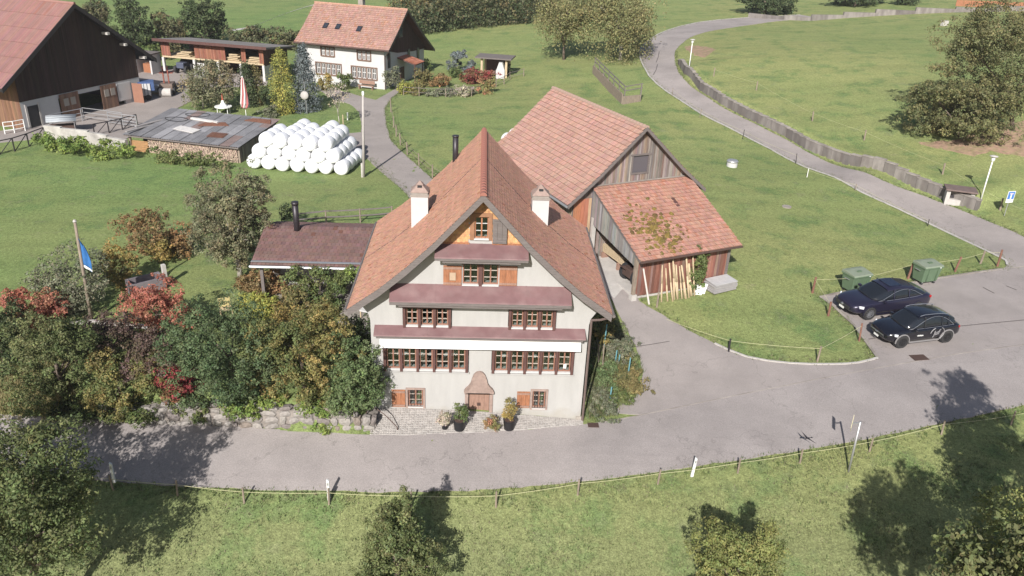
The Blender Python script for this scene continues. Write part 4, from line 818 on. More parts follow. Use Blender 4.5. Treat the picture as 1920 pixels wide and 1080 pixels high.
# ------------------------------------------------------------------ long machine shed
SA = R(-14.8); SO = (-26.19, 67.1, 0); SWf, SLf = frame(SO, SA)
ms_ = thing('machine_shed', 'long open machine shed with flat grey roof and red-brown loft front', 'shed', SO, SA)
m = MB(); m.prism([(-.9, 5.95), (6.4, 5.15), (6.4, 4.97), (-.9, 5.72)], (-13.9, 0, 0), (0, 1, 0), (0, 0, 1), (14.9, 0, 0)); sr = m.build('roof', mat('grey_fibre_roof', (.20, .185, .175), .9, .2, 1.2, .3, 6, col2=(.13, .11, .1)), ms_)
m = MB(); m.span((-13.95, -.95, 5.66), (1.05, -.9, 6.0)); m.build('fascia', M['brownwood'], sr)
for i in range(15): m = MB(); m.span((-13.9+i*1.03, -.9, 5.62), (-13.8+i*1.03, 6.2, 5.72)) if False else m.bar((-13.8+i*1.02, -.88, 5.68), (-13.8+i*1.02, 6.3, 4.92), .08, .12); m.build('rafter', M['brownwood'], sr)
RB = [(.21, .085, .055), (.185, .08, .055), (.235, .10, .07)]
for x0, x1, z0 in ((-13.5, -12.3, 3.9), (-9.0, -4.9, 3.9), (-2.8, -2.2, 3.9), (-.45, .1, 3.9)):
    boards('loft_boards', [(x0, z0), (x1, z0), (x1, 5.55), (x0, 5.55)], (0, -.02, 0), (1, 0, 0), M['board'], ms_, None, int(x0*3)+99, (.16, .22), .03, .15, True, [], RB)
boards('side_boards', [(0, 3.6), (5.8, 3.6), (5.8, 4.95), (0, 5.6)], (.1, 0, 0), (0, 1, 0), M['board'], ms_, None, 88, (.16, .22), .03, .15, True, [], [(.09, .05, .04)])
m = MB(); m.span((-.1, .2, 1.3), (.1, 5.8, 3.6)); m.build('side_wall', M['white'], ms_)
m = MB(); m.span((-13.5, 5.7, 1.3), (0, 5.85, 5.0)); m.build('back_wall', M['brownwood'], ms_)
m = MB(); m.span((-13.5, .0, 3.68), (0, 5.7, 3.88)); m.build('loft_floor', M['timber'], ms_)
for x in (-13.4, -9.2, -6.0, -3.0, 0): m = MB(); m.span((x-.14, -.12, 1.3), (x+.14, .16, 3.68)); m.build('post', M['whitetrim'], ms_)
m = MB(); m.span((-8.9, .1, 1.4), (-7.7, .2, 3.3)); m.build('white_sheet', M['whitetrim'], ms_)
r = random.Random(4)
for i, (x, n) in enumerate(((-10.7, 3), (-4.2, 4), (-1.4, 3))):
    e = thing('pallet_stack', ['wooden pallets stored in the left loft bay of the machine shed', 'pallets and crates in the middle loft bay of the machine shed', 'low pallet stack in the right loft bay of the machine shed'][i], 'pallets', SWf(x, .9, 3.88), SA, 'pallets stored in the shed loft')
    for k in range(n): m = MB(); m.box((r.uniform(-.2, .2), r.uniform(-.1, .1), .1+k*.2), (1.9-.25*k, 1.0, .11), r.uniform(-.08, .08)); m.build('pallet', M['timber'], e)
e = thing('white_hutch', 'small white block hutch with flat roof at the end of the machine shed', 'hutch', SWf(-15.2, -.6, 0), SA); e.location.z = h1(e.location.x, e.location.y)
m = MB()
for lo, hi in (((-1.1, -.9, 0), (-.9, 1, 2.3)), ((.9, -.9, 0), (1.1, 1, 2.3)), ((-.9, .8, 0), (.9, 1, 2.3))): m.span(lo, hi)
m.build('wall', M['white'], e); m = MB(); m.span((-1.25, -1.1, 2.3), (1.25, 1.1, 2.45)); m.build('roof', M['greywood'], e); m = MB(); m.span((-.6, -.2, 0), (.6, .6, 1.1)); m.build('door', M['shutter'], e)
# ------------------------------------------------------------------ firewood shed with corrugated roof
WA = R(-15.94); WO = (-20.18, 34.46, 0); WWf, WLf = frame(WO, WA); wzg = 1.55
ws = thing('firewood_shed', 'low firewood shed with patched corrugated metal roof', 'shed', WO, WA)
r = random.Random(8); wz = lambda y: 2.98+(y+.45)*.118
def corr(m, x0, x1, y0, y1, c, dz=0, pitch=.21, amp=.045):
    n = int((x1-x0)/pitch*2)
    for i in range(n):
        a, b = x0+(x1-x0)*i/n, x0+(x1-x0)*(i+1)/n; za, zb = amp*(i % 2), amp*((i+1) % 2)
        m.poly([(a, y0, wz(y0)+za+dz), (b, y0, wz(y0)+zb+dz), (b, y1, wz(y1)+zb+dz), (a, y1, wz(y1)+za+dz)], c)
CM = mat('corrugated_sheet', (1, 1, 1), .5, .25, .8, .15, 10, attr=True, metal=.25, spec=.4)
rf = MB(); rf.prism([(-.4, wz(-.4)-.02), (6.3, wz(6.3)-.02), (6.3, wz(6.3)-.14), (-.4, wz(-.4)-.14)], (-10.7, 0, 0), (0, 1, 0), (0, 0, 1), (10.9, 0, 0)); rf = rf.build('roof_frame', M['greywood'], ws)
for k in range(3):
    for i in range(12):
        m = MB(); g = r.uniform(.20, .34); c = (g, g*.97, g*.99) if r.random() > .2 else (.27, .20, .18)
        corr(m, -10.8+i*.925, -10.8+(i+1)*.925+.04, -.5+k*2.3, -.5+(k+1)*2.3+.1, c, .012*(i % 2)+.03*(2-k)*.4+.01); m.build('roof_sheet', CM, ws)
for x, y in ((0, 0), (-10.4, 0), (-5.2, 0), (0, 6), (-10.4, 6)): m = MB(); m.span((x-.08, y-.08, 1.3), (x+.08, y+.08, wz(y)-.1)); m.build('post', M['post'], ws)
boards('side_boards', [(0, 1.3), (6, 1.3), (6, wz(6)-.15), (0, wz(0)-.15)], (.05, 0, 0), (0, 1, 0), M['board'], ws, None, 4, (.16, .3), .03, .2, True, [], GREY)
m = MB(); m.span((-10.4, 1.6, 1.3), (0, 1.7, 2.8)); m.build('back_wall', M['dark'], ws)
# firewood stack: log ends
e = thing('firewood_stack', 'long stack of split firewood under the front of the corrugated roof', 'firewood', WWf(-4.3, 0, wzg), WA); m = MB(); r = random.Random(2)
z = .06
row = 0
while z < 1.15:
    x = -4.25+(row % 2)*.06
    while x < 4.15:
        rr = r.uniform(.045, .075); a0 = r.random()*3; k = r.uniform(.6, 1.25); c = (.40*k, .31*k*r.uniform(.9, 1.05), .235*k)
        n = r.choice((4, 5, 6)); y = -.12+r.uniform(-.05, .06)
        A = [(x+rr*math.cos(a0+6.283*j/n), y, z+rr*math.sin(a0+6.283*j/n)) for j in range(n)]; B = [(p[0], .9, p[2]) for p in A]
        m.faces(A, [tuple(range(n))], c); m.faces(A+B, [(j, (j+1) % n, n+(j+1) % n, n+j) for j in range(n)], tuple(v*.5 for v in c)); x += rr*1.75
    z += .105; row += 1
o = m.build('split_logs', mat('log_end', (1, 1, 1), .9, .2, 8, .3, attr=True), e); o['kind'] = 'stuff'
m = MB(); m.span((-4.3, .0, -.1), (4.25, .85, 1.2)); m.build('inner_logs', M['bark'], e)
e = thing('plank_heap', 'heap of orange sawn planks at the left end of the firewood shed', 'planks', WWf(-9.6, .1, wzg), WA)
for i in range(9): m = MB(); m.box((r.uniform(-.1, .1), .05*i-.3, .1+.09*i), (1.7+r.uniform(-.2, .2), .18, .05), r.uniform(-.12, .12), (1, 1, 1)); m.build('plank', mat('orange_plank', (.42, .25, .12), .8, .2, 4) if i == 0 else bpy.data.materials['orange_plank'], e)
# things lying on that roof
def onroof(name, label, cat, px, py, fn, rz=0, grp='odds and ends lying on the corrugated roof'):
    d = ray(px, py); best = None
    for z in np.arange(2.8, 4.0, .01):
        w_ = CAM+d*(z-CAM[2])/d[2]; l = WLf(w_)
        if best is None or abs(wz(l[1])+.07-z) < best[0]: best = (abs(wz(l[1])+.07-z), w_)
    m = MB(); mt = fn(m); o = m.build(name, mt); o.location = best[1]; o.rotation_euler = (R(6.5), 0, WA+rz); tag(o, label, cat, grp); return o
RUST = mat('rusty_steel', (.16, .075, .05), .85, .3, 6, .3); PLK = mat('grey_plank', (.27, .25, .24), .85, .2, 4, .2, stretch=(1, 8, 8)); WBM = mat('whitish_beam', (.5, .48, .46), .8, .15, 4)
def f1(m): m.box((0, 0, .07), (3.0, .25, .14)); return WBM
def f2(m): m.box((0, 0, .04), (4.2, .22, .07)); return PLK
def f3(m):
    for k in range(9): m.tube((-.75, -.5+k*.12, .03+.02*(k % 3)), (.75, -.5+k*.12+.03, .03), .018, n=5)
    for k in range(12): m.tube((-.72+k*.13, -.52, .05), (-.72+k*.13, .5, .06), .018, n=5)
    return RUST
def f4(m): m.box((0, 0, .03), (2.4, .9, .05)); return WBM
def f5(m):
    pts = [(1.1*math.cos(a)*(1+.08*math.sin(3*a)), .5*math.sin(a), .05+.02*math.sin(2*a)) for a in np.linspace(0, 12.2, 50)]; m.path(pts, .025, 5); return M['black']
def f6(m):
    for k in range(5): m.box((0, k*.16, .04), (2.6-.2*k, .09, .06), .02*k); 
    return RUST
onroof('beam', 'whitish beam lying across the corrugated roof', 'beam', 384, 227, f1, R(-9)); onroof('plank', 'long grey plank along the left of the corrugated roof', 'plank', 272, 238, f2, R(82)); onroof('plank', 'second grey plank near the left edge of the corrugated roof', 'plank', 290, 229, f2, R(80))
onroof('mesh_mat', 'rusty steel mesh mat on the front of the corrugated roof', 'steel mesh', 408, 254, f3, R(4)); onroof('sheet_board', 'pale flat board lying loose on the corrugated roof', 'board', 350, 243, f4, R(-14)); onroof('hose_coil', 'black hose coil lying on the corrugated roof', 'hose', 330, 224, f5)
onroof('hose_coil', 'second black hose coil near the back of the corrugated roof', 'hose', 370, 216, f5, R(10)); onroof('steel_bars', 'rusty steel bars near the right end of the corrugated roof', 'steel bars', 483, 229, f6, R(-2)); onroof('steel_bars', 'rusty steel bars in the middle of the corrugated roof', 'steel bars', 400, 236, f6, R(20))
# ------------------------------------------------------------------ garden house beside the main house
gh = thing('garden_house', 'small garden house with brown tiled roof left of the main house', 'garden house', (-9, 9.5, 0))
GR = [(7.75, 4.22), (11.2, 5.10), (13.6, 4.4)]
rf = MB(); rf.prism(GR+[(y, z-.14) for y, z in GR[::-1]], (-12.05+9, -9.5, -.03), (0, 1, 0), (0, 0, 1), (6.0, 0, 0)); rf = rf.build('roof', M['brownwood'], gh)
for pts in (GR[1::-1], GR[1:]): tiles('roof_tiles', [(-3.07, y-9.5, z) for y, z in pts], None, (1, 0, 0), 6.04, .22, .30, (.175, .105, .095), rf, seed=60, j=.12, lift=.04, odd=.02)
m = MB(); m.tube((-3.1, -1.83, 4.14), (3.0, -1.83, 4.14), .08); m.build('gutter', M['steel'], rf)
m = MB(); m.bar((-3.05, -1.6, 4.36), (2.95, -1.6, 4.36), .18, .03); m.build('snow_guard', M['steel'], rf)
m = MB(); m.span((-2.7, 1.0, 1.2), (2.6, 3.8, 4.2)); m.build('wall', M['wall'], gh); 
for x in (-2.6, 0, 2.5): m = MB(); m.span((x-.08, -1.5, 1.2), (x+.08, -1.34, 4.15)); m.build('post', M['greywood'], gh)
m = MB(); m.span((-2.9, -1.8, 1.1), (2.9, 1, 1.9)); m.build('terrace', M['conc'], gh)
fq = onz(557, 432, 5.0); m = MB(); zt = zfind(fq[0], fq[1], 380); m.tube((fq[0]+9, fq[1]-9.5, 4.6), (fq[0]+9, fq[1]-9.5, zt), .17, n=12); m.tube((fq[0]+9, fq[1]-9.5, zt-.12), (fq[0]+9, fq[1]-9.5, zt+.05), .2, n=12); m.build('flue_pipe', M['dark'], gh, True)
# barbecue shelter in the farm garden
p = G(925, 146); e = thing('barbecue_shelter', 'flat-roofed garden shelter with white barbecue oven', 'shelter', p, R(-12))
m = MB(); m.span((-2.3, -.6, 2.35), (2.3, 2.6, 2.5)); m.build('roof', M['greywood'], e)
for x, y in ((-1.5, 0), (1.6, 0), (-1.5, 2.2), (1.6, 2.2)): m = MB(); m.span((x-.13, y-.13, -.1), (x+.13, y+.13, 2.35)); m.build('post', M['timber'], e)
m = MB(); m.span((-1.5, 2.2, 0), (1.6, 2.3, 2.2)); m.build('back_wall', M['brownwood'], e)
m = MB(); m.span((.4, -.5, -.1), (1.5, .5, 1.1)); m.prism([(-.5, 1.1), (.5, 1.1), (.2, 2.0), (-.2, 2.0)], (.95, -.45, 0), (1, 0, 0), (0, 0, 1), (0, .9, 0)); m.build('oven', M['white'], e)
m = MB(); m.box((-.6, .4, .7), (1.4, .8, .06)); m.build('table_top', M['doorwood'], e)
# open shelter hut beside the lane
p = G(1797, 372); e = thing('stone_shrine', 'small concrete box with dark opening and pitched slab roof above the lane wall', 'shrine', p, R(-22))
m = MB()
for lo, hi in (((-1.0, -.5, -.3), (-.72, .6, 1.0)), ((.72, -.5, -.3), (1.0, .6, 1.0)), ((-.72, -.5, -.3), (.72, .6, .25)), ((-.72, .4, .25), (.72, .6, 1.0))): m.span(lo, hi)
m.build('body', M['paleconc'], e); m = MB(); m.prism([(-1.15, .98), (-1.15, 1.1), (1.15, 1.1), (1.15, .98)], (0, -.75, 0), (1, 0, 0), (0, 0, 1), (0, 1.6, .0)); m.build('roof_slab', mat('brown_slab', (.15, .11, .1), .9, .2), e, bevel=.02)
m = MB(); m.span((-.7, -.1, .26), (.7, .0, .5)); m.build('shelf', M['dark'], e)
# ------------------------------------------------------------------ wrapped silage bales
n = 24; prof = [(.02, -.60), (.42, -.61), (.55, -.57), (.61, -.45), (.635, -.22), (.645, 0), (.635, .22), (.61, .45), (.55, .57), (.42, .61), (.02, .60)]
bm_ = []
for k in range(3):
    r = random.Random(k); m = MB(); pts = []
    for rr, z in prof:
        for i in range(n): a = 2*math.pi*i/n; q = rr*(1+.02*math.sin(3*a+k*2+z*3)+r.uniform(-.008, .008)); pts.append((q*math.cos(a), z+.02*math.sin(2*a+k)*rr, q*math.sin(a)*.985))
    m.faces(pts, [(j*n+i, j*n+(i+1) % n, (j+1)*n+(i+1) % n, (j+1)*n+i) for j in range(len(prof)-1) for i in range(n)]+[tuple(range(n)), tuple((len(prof)-1)*n+i for i in range(n))]); bm_.append(m.mesh('wrapped_bale', M['film'], True))
pa, pb = G(474, 318), G(638, 329.5); dr_ = (pb-pa); step = dr_.length/6; ux = dr_.normalized(); ux.z = 0; ux.normalize(); uy = Vector((-ux.y, ux.x, 0)); rb = random.Random(6)
sc_ = step/1.27; ords = ['leftmost', 'second from left', 'third from left', 'fourth from left', 'fifth from left', 'sixth from left', 'seventh from left']
for L_, (cnt, deep) in enumerate(((7, 4), (6, 4), (5, 5))):
    for row in range(deep):
        for c in range(cnt):
            if L_ < 2 and row > 0 and c < cnt-1: continue
            if L_ == 2 and row == 4 and c not in (1, 3): continue
            if L_ == 2 and row == 3 and c == 0: continue
            q = pa+ux*(step*(c+L_*.5))+uy*(.62*sc_+row*1.24*sc_)+Vector((rb.uniform(-.05, .05), rb.uniform(-.06, .06), 0))
            o = link('wrapped_bale', rb.choice(bm_)); o.scale = (sc_,)*3; zg = h1(pa.x+ux.x*3*step, pa.y+ux.y*3*step)
            o.location = (q.x, q.y, zg+.60*sc_+L_*.97*sc_+rb.uniform(-.03, .03)); o.rotation_euler = (rb.uniform(-.03, .03), rb.uniform(0, 6.28), math.atan2(ux.y, ux.x)+rb.uniform(-.04, .04))
            nm_ = 'rightmost' if c == cnt-1 else 'middle' if c*2 == cnt-1 else ords[c]
            tag(o, 'white wrapped bale, %s of the %s layer, %s row' % (nm_, ['bottom', 'second', 'top'][L_], ['front', 'second', 'third', 'fourth', 'rearmost'][row]), 'bale', 'stack of white silage bales')
p = G(955, 275); o = link('wrapped_bale', bm_[0]); o.location = (p.x, p.y, p.z+.6); o.rotation_euler = (0, 1, .6); tag(o, 'white wrapped bale lying alone behind the tiled barn', 'bale', 'bales behind the barn')
q = onz(968, 258, 2.8); o = link('wrapped_bale', bm_[1]); o.location = (q[0], q[1], h1(q[0], q[1])+.7); o.rotation_euler = (0, 2, .6); tag(o, 'white wrapped bale half hidden by the tiled barn roof edge', 'bale', 'bales behind the barn')
# ------------------------------------------------------------------ retaining walls
lw = thing('lane_wall', 'stepped concrete retaining wall along the upper side of the lane', 'wall', (RW[0][0], RW[0][1], 0)); ow = lw.location.copy()
line_ = [Vector(p) for p in RW]; tot = sum((b-a).length for a, b in zip(line_[:-1], line_[1:]))
def along(s):
    for a, b in zip(line_[:-1], line_[1:]):
        l = (b-a).length
        if s <= l or b is line_[-1]: return a.lerp(b, min(s/l, 1)), (b-a).normalized()
        s -= l
r = random.Random(12); s = 0.3; gl = 4.2; PAN = [mat('wall_panel_%d' % i, c, .95, .25, 1.6, .4, 18, col2=(.13, .11, .1), c2scale=1.4, c2amt=a, stretch=(1, 1, .3)) for i, (c, a) in enumerate((((.19, .172, .158), .7), ((.235, .212, .195), .65), ((.15, .135, .126), .8)))]
while s < tot-.2:
    grp = int((tot-s)/gl); up_s = max(0.3, tot-(grp+1)*gl); pu, _ = along(up_s)
    e2 = min(s+1.05, tot-.2)
    p0_, d0 = along(s); p1_, d1 = along(e2); mid = (p0_+p1_)/2; dd = (p1_-p0_).normalized(); nn = Vector((-dd.y, dd.x))
    zroad = h1(mid.x-nn.x*.2, mid.y-nn.y*.2); zt = max(h1(pu.x, pu.y)+.72, min(h1(mid.x+nn.x*.7, mid.y+nn.y*.7)+.10, zroad+.95)); zt = min(zt, zroad+.95)
    if s < 2.2: zt = h1(p0_.x, p0_.y)+.5+.18*s
    zb = h1(mid.x-nn.x*.3, mid.y-nn.y*.3)-.4; Lp = (p1_-p0_).length
    m = MB(); m.box((mid.x+nn.x*.22-ow.x, mid.y+nn.y*.22-ow.y, (zt+zb)/2), (Lp-.025, .34+r.uniform(-.02, .02), zt-zb), math.atan2(dd.y, dd.x)); m.build('panel', r.choice(PAN), lw, bevel=.015)
    m = MB(); m.box((mid.x+nn.x*.24-ow.x, mid.y+nn.y*.24-ow.y, zt+.03), (Lp-.01, .44, .07), math.atan2(dd.y, dd.x)); m.build('coping', M['conc'], lw)
    s = e2
uw = thing('upper_wall', 'long low stone wall at the top right behind the lane bend', 'wall', (0, 0, 0)); up_ = [G(*q) for q in ((1403, 33), (1470, 37), (1520, 39), (1580, 34), (1640, 30), (1715, 26), (1790, 23), (1850, 22), (1960, 20))]
for i, (a, b) in enumerate(zip(up_[:-1], up_[1:])):
    k = max(2, int((b-a).length/2.4)); zt = max(a.z, b.z)+.5
    for j in range(k):
        p0_, p1_ = a.lerp(b, j/k), a.lerp(b, (j+1)/k); c = (p0_+p1_)/2; d = p1_-p0_; m = MB(); m.box((c.x, c.y, (zt+c.z-.6)/2), (math.hypot(d.x, d.y)-.03, .4, zt-c.z+.6), math.atan2(d.y, d.x)); m.build('block', r.choice(PAN), uw)
a, b = up_[6], up_[8]; tw_ = thing('timber_screen', 'orange-brown timber screen on top of the upper wall', 'fence', (a.x, a.y, a.z)); d = b-a; a_ = math.atan2(d.y, d.x)
for i in range(12): m = MB(); q = d*((i+.5)/12); m.box((q.x, q.y+.3, 1.4+q.z*.2), (d.length/12-.04, .06, .95), a_); m.build('board', M['shutter'], tw_)
# field stone wall under the garden
sw = thing('stone_wall', 'rough natural stone retaining wall with ivy beside the road', 'wall', (-10, -2, 0)); r = random.Random(21); st = []
for k in range(7):
    m = MB(); P_ = []
    n1, n2 = 7, 4
    for i in range(n2+1):
        ph = -math.pi/2+math.pi*i/n2
        for j in range(n1): a = 2*math.pi*j/n1; sx = math.copysign(abs(math.cos(a))**.6, math.cos(a)); sz = math.copysign(abs(math.sin(a))**.6, math.sin(a)); cc = abs(math.cos(ph))**.5; P_.append((.5*sx*cc*r.uniform(.85, 1.08), .5*math.sin(ph), .5*sz*cc*r.uniform(.85, 1.08)))
    g = r.uniform(.62, .95)
    m.faces(P_, [(i*n1+j, i*n1+(j+1) % n1, (i+1)*n1+(j+1) % n1, (i+1)*n1+j) for i in range(n2) for j in range(n1)], r.choice([(.25*g, .225*g, .205*g), (.29*g, .265*g, .245*g), (.19*g, .165*g, .155*g), (.31*g, .285*g, .26*g), (.24*g, .20*g, .17*g)])); st.append(m.mesh('stone', M['stone'], False))
wb = [G(*q) for q in ((120, 790), (250, 795), (400, 799), (480, 803), (560, 806), (640, 809), (705, 806))]
def wallat(t):
    k = min(int(t), len(wb)-2); return wb[k].lerp(wb[k+1], t-k)
Lw = [0]
for a, b in zip(wb[:-1], wb[1:]): Lw.append(Lw[-1]+(b-a).length)
def ws_at(s): return wallat(float(np.interp(s, Lw, range(len(wb)))))
s0 = Lw[1]*.55; zrow = -.05; rown = 0
while zrow < 1.45:
    hh = r.uniform(.2, .42); s = s0-r.uniform(0, .3)
    while s < Lw[-1]-.05:
        w = r.uniform(.22, .85); e2 = min(s+w, Lw[-1]); c = ws_at((s+e2)/2); tp = np.interp(c.x, [-20, -14, -6.5, -4.9], [.9, 1.3, 1.45, .9])
        if zrow+hh*.5 < tp and e2-s > .15:
            o = link('stone', r.choice(st), sw); o.scale = ((e2-s)*1.05, .5, hh*1.12); o.location = (c.x+10, c.y+2+.10+.16*(zrow+hh/2), zrow+hh/2+.02); o.scale.z *= r.uniform(.8, 1.3); o.rotation_euler = (R(-8)+r.uniform(-.15, .15), r.uniform(-.3, .3), r.uniform(-.2, .2))
        s = e2
    zrow += hh*.92; rown += 1
m = MB(); core_ = [ws_at(x) for x in np.linspace(s0, Lw[-1], 14)]
for a, b in zip(core_[:-1], core_[1:]):
    ta, tb = (float(np.interp(q.x, [-20, -14, -6.5, -4.9], [.8, 1.2, 1.3, .75])) for q in (a, b))
    m.faces([(a.x+10, a.y+1.96, -.4), (b.x+10, b.y+1.96, -.4), (b.x+10, b.y+2.16, tb), (a.x+10, a.y+2.16, ta), (a.x+10, a.y+3.2, ta-.02), (b.x+10, b.y+3.2, tb-.02)], [(0, 1, 2, 3), (3, 2, 5, 4)])
m.build('mortar', mat('wall_mortar', (.215, .19, .17), .95, .3, 5, .6, 20), sw)
e = thing('handrail', 'thin bent metal handrail at the left corner of the house', 'handrail', G(700, 806)); a = G(745, 808)-e.location; m = MB(); m.path([(-.4, .5, 1.25), tuple(a*.5+Vector((0, .1, .75))), tuple(a+Vector((0, 0, .2)))], .02, 6); m.build('rail', M['iron'], e); m = MB(); m.tube((-.35, .5, .3), (-.35, .5, 1.25), .025); m.build('post', M['iron'], e); m = MB(); m.tube(tuple(a+Vector((0, 0, -.1))), tuple(a+Vector((0, 0, .2))), .025); m.build('post', M['iron'], e)
# ------------------------------------------------------------------ fences
def fence(name, label, posts, hts, mt='post', rad=.045, tapes=(.72,), lean=.06, seed=1, tm=None, tr=.009, hidden=()):
    r = random.Random(seed); P_ = [G(*q) for q in posts]; e = thing(name, label, 'fence', P_[0]); tops = []
    for i, q in enumerate(P_):
        h = hts if isinstance(hts, (int, float)) else hts[i]; v = Vector((r.uniform(-lean, lean), r.uniform(-lean, lean), 1))
        b = q-P_[0]; mm = mt if isinstance(mt, str) else mt[i]
        if i not in hidden: m = MB(); m.path([b-Vector((0, 0, .15)), b+v*h], [rad, rad*.85], 7); m.build('post', M[mm], e)
        tops.append((b, v, h))
    for t in tapes:
        m = MB(); pts = []
        for i, (b, v, h) in enumerate(tops):
            pts.append(b+v*h*t)
            if i < len(tops)-1:
                b2, v2, h2 = tops[i+1]; A, B = b+v*h*t, b2+v2*h2*t
                for k in (1, 2, 3): q = A.lerp(B, k/4); q.z -= .10*k*(4-k)/4*min(1, (B-A).length/8); pts.append(q)
        m.path(pts, tr, 5); m.build('tape', tm or M['tape'], e)
    return e
fence('meadow_fence', 'long electric tape fence between the main road and the foreground meadow', [(60, 905), (213, 918), (333, 930), (458, 943), (617, 945), (771, 950), (930, 950), (1083, 928), (1233, 908), (1383, 887), (1500, 868), (1630, 847), (1765, 815), (1895, 797), (2000, 775)], .78, seed=2)
fence('corner_fence', 'tape fence around the meadow corner by the junction', [(1250, 600), (1366, 660), (1532, 678), (1611, 640)], [.05, .8, .95, 1.1], ['post', 'dark', 'post', 'redpost'], .055, (.85,), seed=3, hidden=(0,))
fence('bay_fence', 'tape fence with reddish posts behind the parking bay', [(1553, 592), (1523, 549), (1624, 545), (1702, 523), (1790, 509), (1838, 494), (1870, 499)], [.95, 1.1, 1.15, 1.15, 1.1, .95, 1.25], ['redpost', 'redpost', 'post', 'redpost', 'redpost', 'post', 'redpost'], .075, (.85,), .16, 4)
fence('lane_fence', 'row of thin stakes along the lower edge of the lane', [(1739, 424), (1603, 358), (1513, 332), (1492, 307), (1392, 261), (1312, 220), (1260, 180)], [.55, .6, .75, .95, .95, .9, .9], ['dark', 'post', 'white_paint', 'dark', 'dark', 'post', 'post'], .032, (.8,), .08, 5, tr=.008)
fence('hill_fence', 'wooden post fence on the hillside above the lane', [(1338, 143), (1418, 169), (1523, 227), (1620, 263), (1767, 327), (1875, 394), (1960, 430)], [.95]*7, 'post', .075, (.8,), .06, 6, tr=.006)
fence('drive_fence', 'wooden post fence along the right side of the farm drive', [(733, 210), (738, 239), (743, 256), (751, 272), (764, 290), (786, 311), (811, 334), (850, 356)], [1.5, 1.1, 1.1, 1.1, 1.1, 1.1, 1.1, 1.1], 'post', .06, (.5, .85), .05, 7, tr=.015, tm=M['post'])
fence('garden_fence', 'wire and post fence around the farmhouse garden', [(757, 178), (786, 180), (836, 182), (884, 181), (930, 163), (945, 158), (956, 150), (982, 143)], [1.0]*8, 'post', .06, (.4, .9), .03, 8, tr=.03, tm=M['greywood'])
fence('rail_fence', 'grey wooden rail fence behind the garden house', [(560, 425), (612, 420), (676, 417), (735, 412)], [1.0]*4, 'post', .06, (.5, .92), .02, 9, tr=.05, tm=M['greywood'])
# timber wall with railing above the meadow
pw0, pw1, pw2 = G(1112, 138), G(1167, 196), G(1200, 190); e = thing('stake_wall', 'grey timber stake wall with railing on the slope below the birch', 'wall', pw0); r = random.Random(31); d = pw1-pw0; k = 30
for i in range(k): q = d*(i/k); hgt = 1.0+r.uniform(-.06, .06); m = MB(); m.box((q.x, q.y, q.z+hgt/2-.2), (d.length/k*.92, .12, hgt+.4), math.atan2(d.y, d.x)); m.build('stake', M['post'], e)
for i in range(7): q = d*(i/6); m = MB(); m.box((q.x+.15, q.y+.1, q.z+1.1), (.1, .1, 1.6)); m.build('rail_post', M['greywood'], e)
for z in (1.45, 1.9): m = MB(); m.bar(Vector((.15, .1, z)), d+Vector((.15, .1, z)), .1, .08); m.build('rail', M['greywood'], e); m = MB(); m.bar(d+Vector((.15, .1, z)), (pw2-pw0)+Vector((.15, .1, z)), .1, .08); m.build('rail', M['greywood'], e)
q = pw2-pw0; m = MB(); m.box((q.x, q.y, q.z+.9), (.12, .12, 2.0)); m.build('rail_post', M['greywood'], e); m = MB(); c_ = (d+q)/2; m.box((c_.x, c_.y, c_.z+.35), (q-d).length and ((q-d).length, .12, .9), math.atan2((q-d).y, (q-d).x)); m.build('end_boards', M['post'], e)
# ------------------------------------------------------------------ posts, poles, lamps, signs
for i, (q, lab) in enumerate((((215, 905), 'white roadside marker post in the tree shadow at the left'), ((617, 936), 'white roadside marker post at the meadow edge below the house'), ((1297, 893), 'white roadside marker post leaning at the outside of the bend'))):
    e = thing('marker_post', lab, 'marker post', G(*q), 0, 'roadside marker posts'); e.rotation_euler = (0, R(4) if i == 2 else 0, 0)
    m = MB(); m.prism([(-.06, -.1), (.06, -.1), (.05, .95), (-.05, 1.02)], (0, -.045, 0), (1, 0, 0), (0, 0, 1), (0, .09, 0)); m.build('shaft', M['white_paint'], e, bevel=.01); m = MB(); m.span((-.03, -.05, .72), (.03, -.046, .86)); m.build('reflector', M['steel'], e)
e = thing('priority_sign', 'pale pole with edge-on diamond road sign at the meadow edge', 'road sign', G(1591, 884)); e.rotation_euler = (0, R(-1.5), 0)
m = MB(); m.tube((0, 0, -.3), (0, 0, 2.62), .045, n=10); m.build('pole', M['steel'], e, True); m = MB(); m.bar((0, 0, 2.55), (-.32, 0, 2.55), .05, .04); m.build('bracket', M['steel'], e)
m = MB(); m.prism([(-.42, 0), (0, -.42), (.42, 0), (0, .42)], (-.34, 0, 2.55), (.507, .862, 0), (0, 0, 1), (.012*.862, -.012*.507, 0)); m.build('plate', mat('sign_yellow_white', (.62, .56, .35), .5, .05), e)
e = thing('dead_end_sign', 'blue and white dead-end road sign beside the lane', 'road sign', G(1883, 404), R(12)); m = MB(); m.tube((0, 0, -.3), (0, .03, 1.9), .03, n=8); m.build('pole', M['steel'], e)
m = MB(); m.span((-.33, -.05, 1.05), (.33, -.03, 1.95)); pl_ = m.build('plate', M['white_paint'], e); BLUE = plain('sign_blue', (.06, .17, .46), .45)
m = MB(); m.span((-.29, -.056, 1.32), (.29, -.05, 1.91)); m.build('blue_field', BLUE, pl_); m = MB(); m.span((-.055, -.062, 1.33), (.055, -.057, 1.72)); m.build('white_stem', M['white_paint'], pl_); m = MB(); m.span((-.17, -.062, 1.722), (.17, -.057, 1.80)); m.build('cross_bar', mat('faded_red_bar', (.55, .45, .5), .5), pl_)
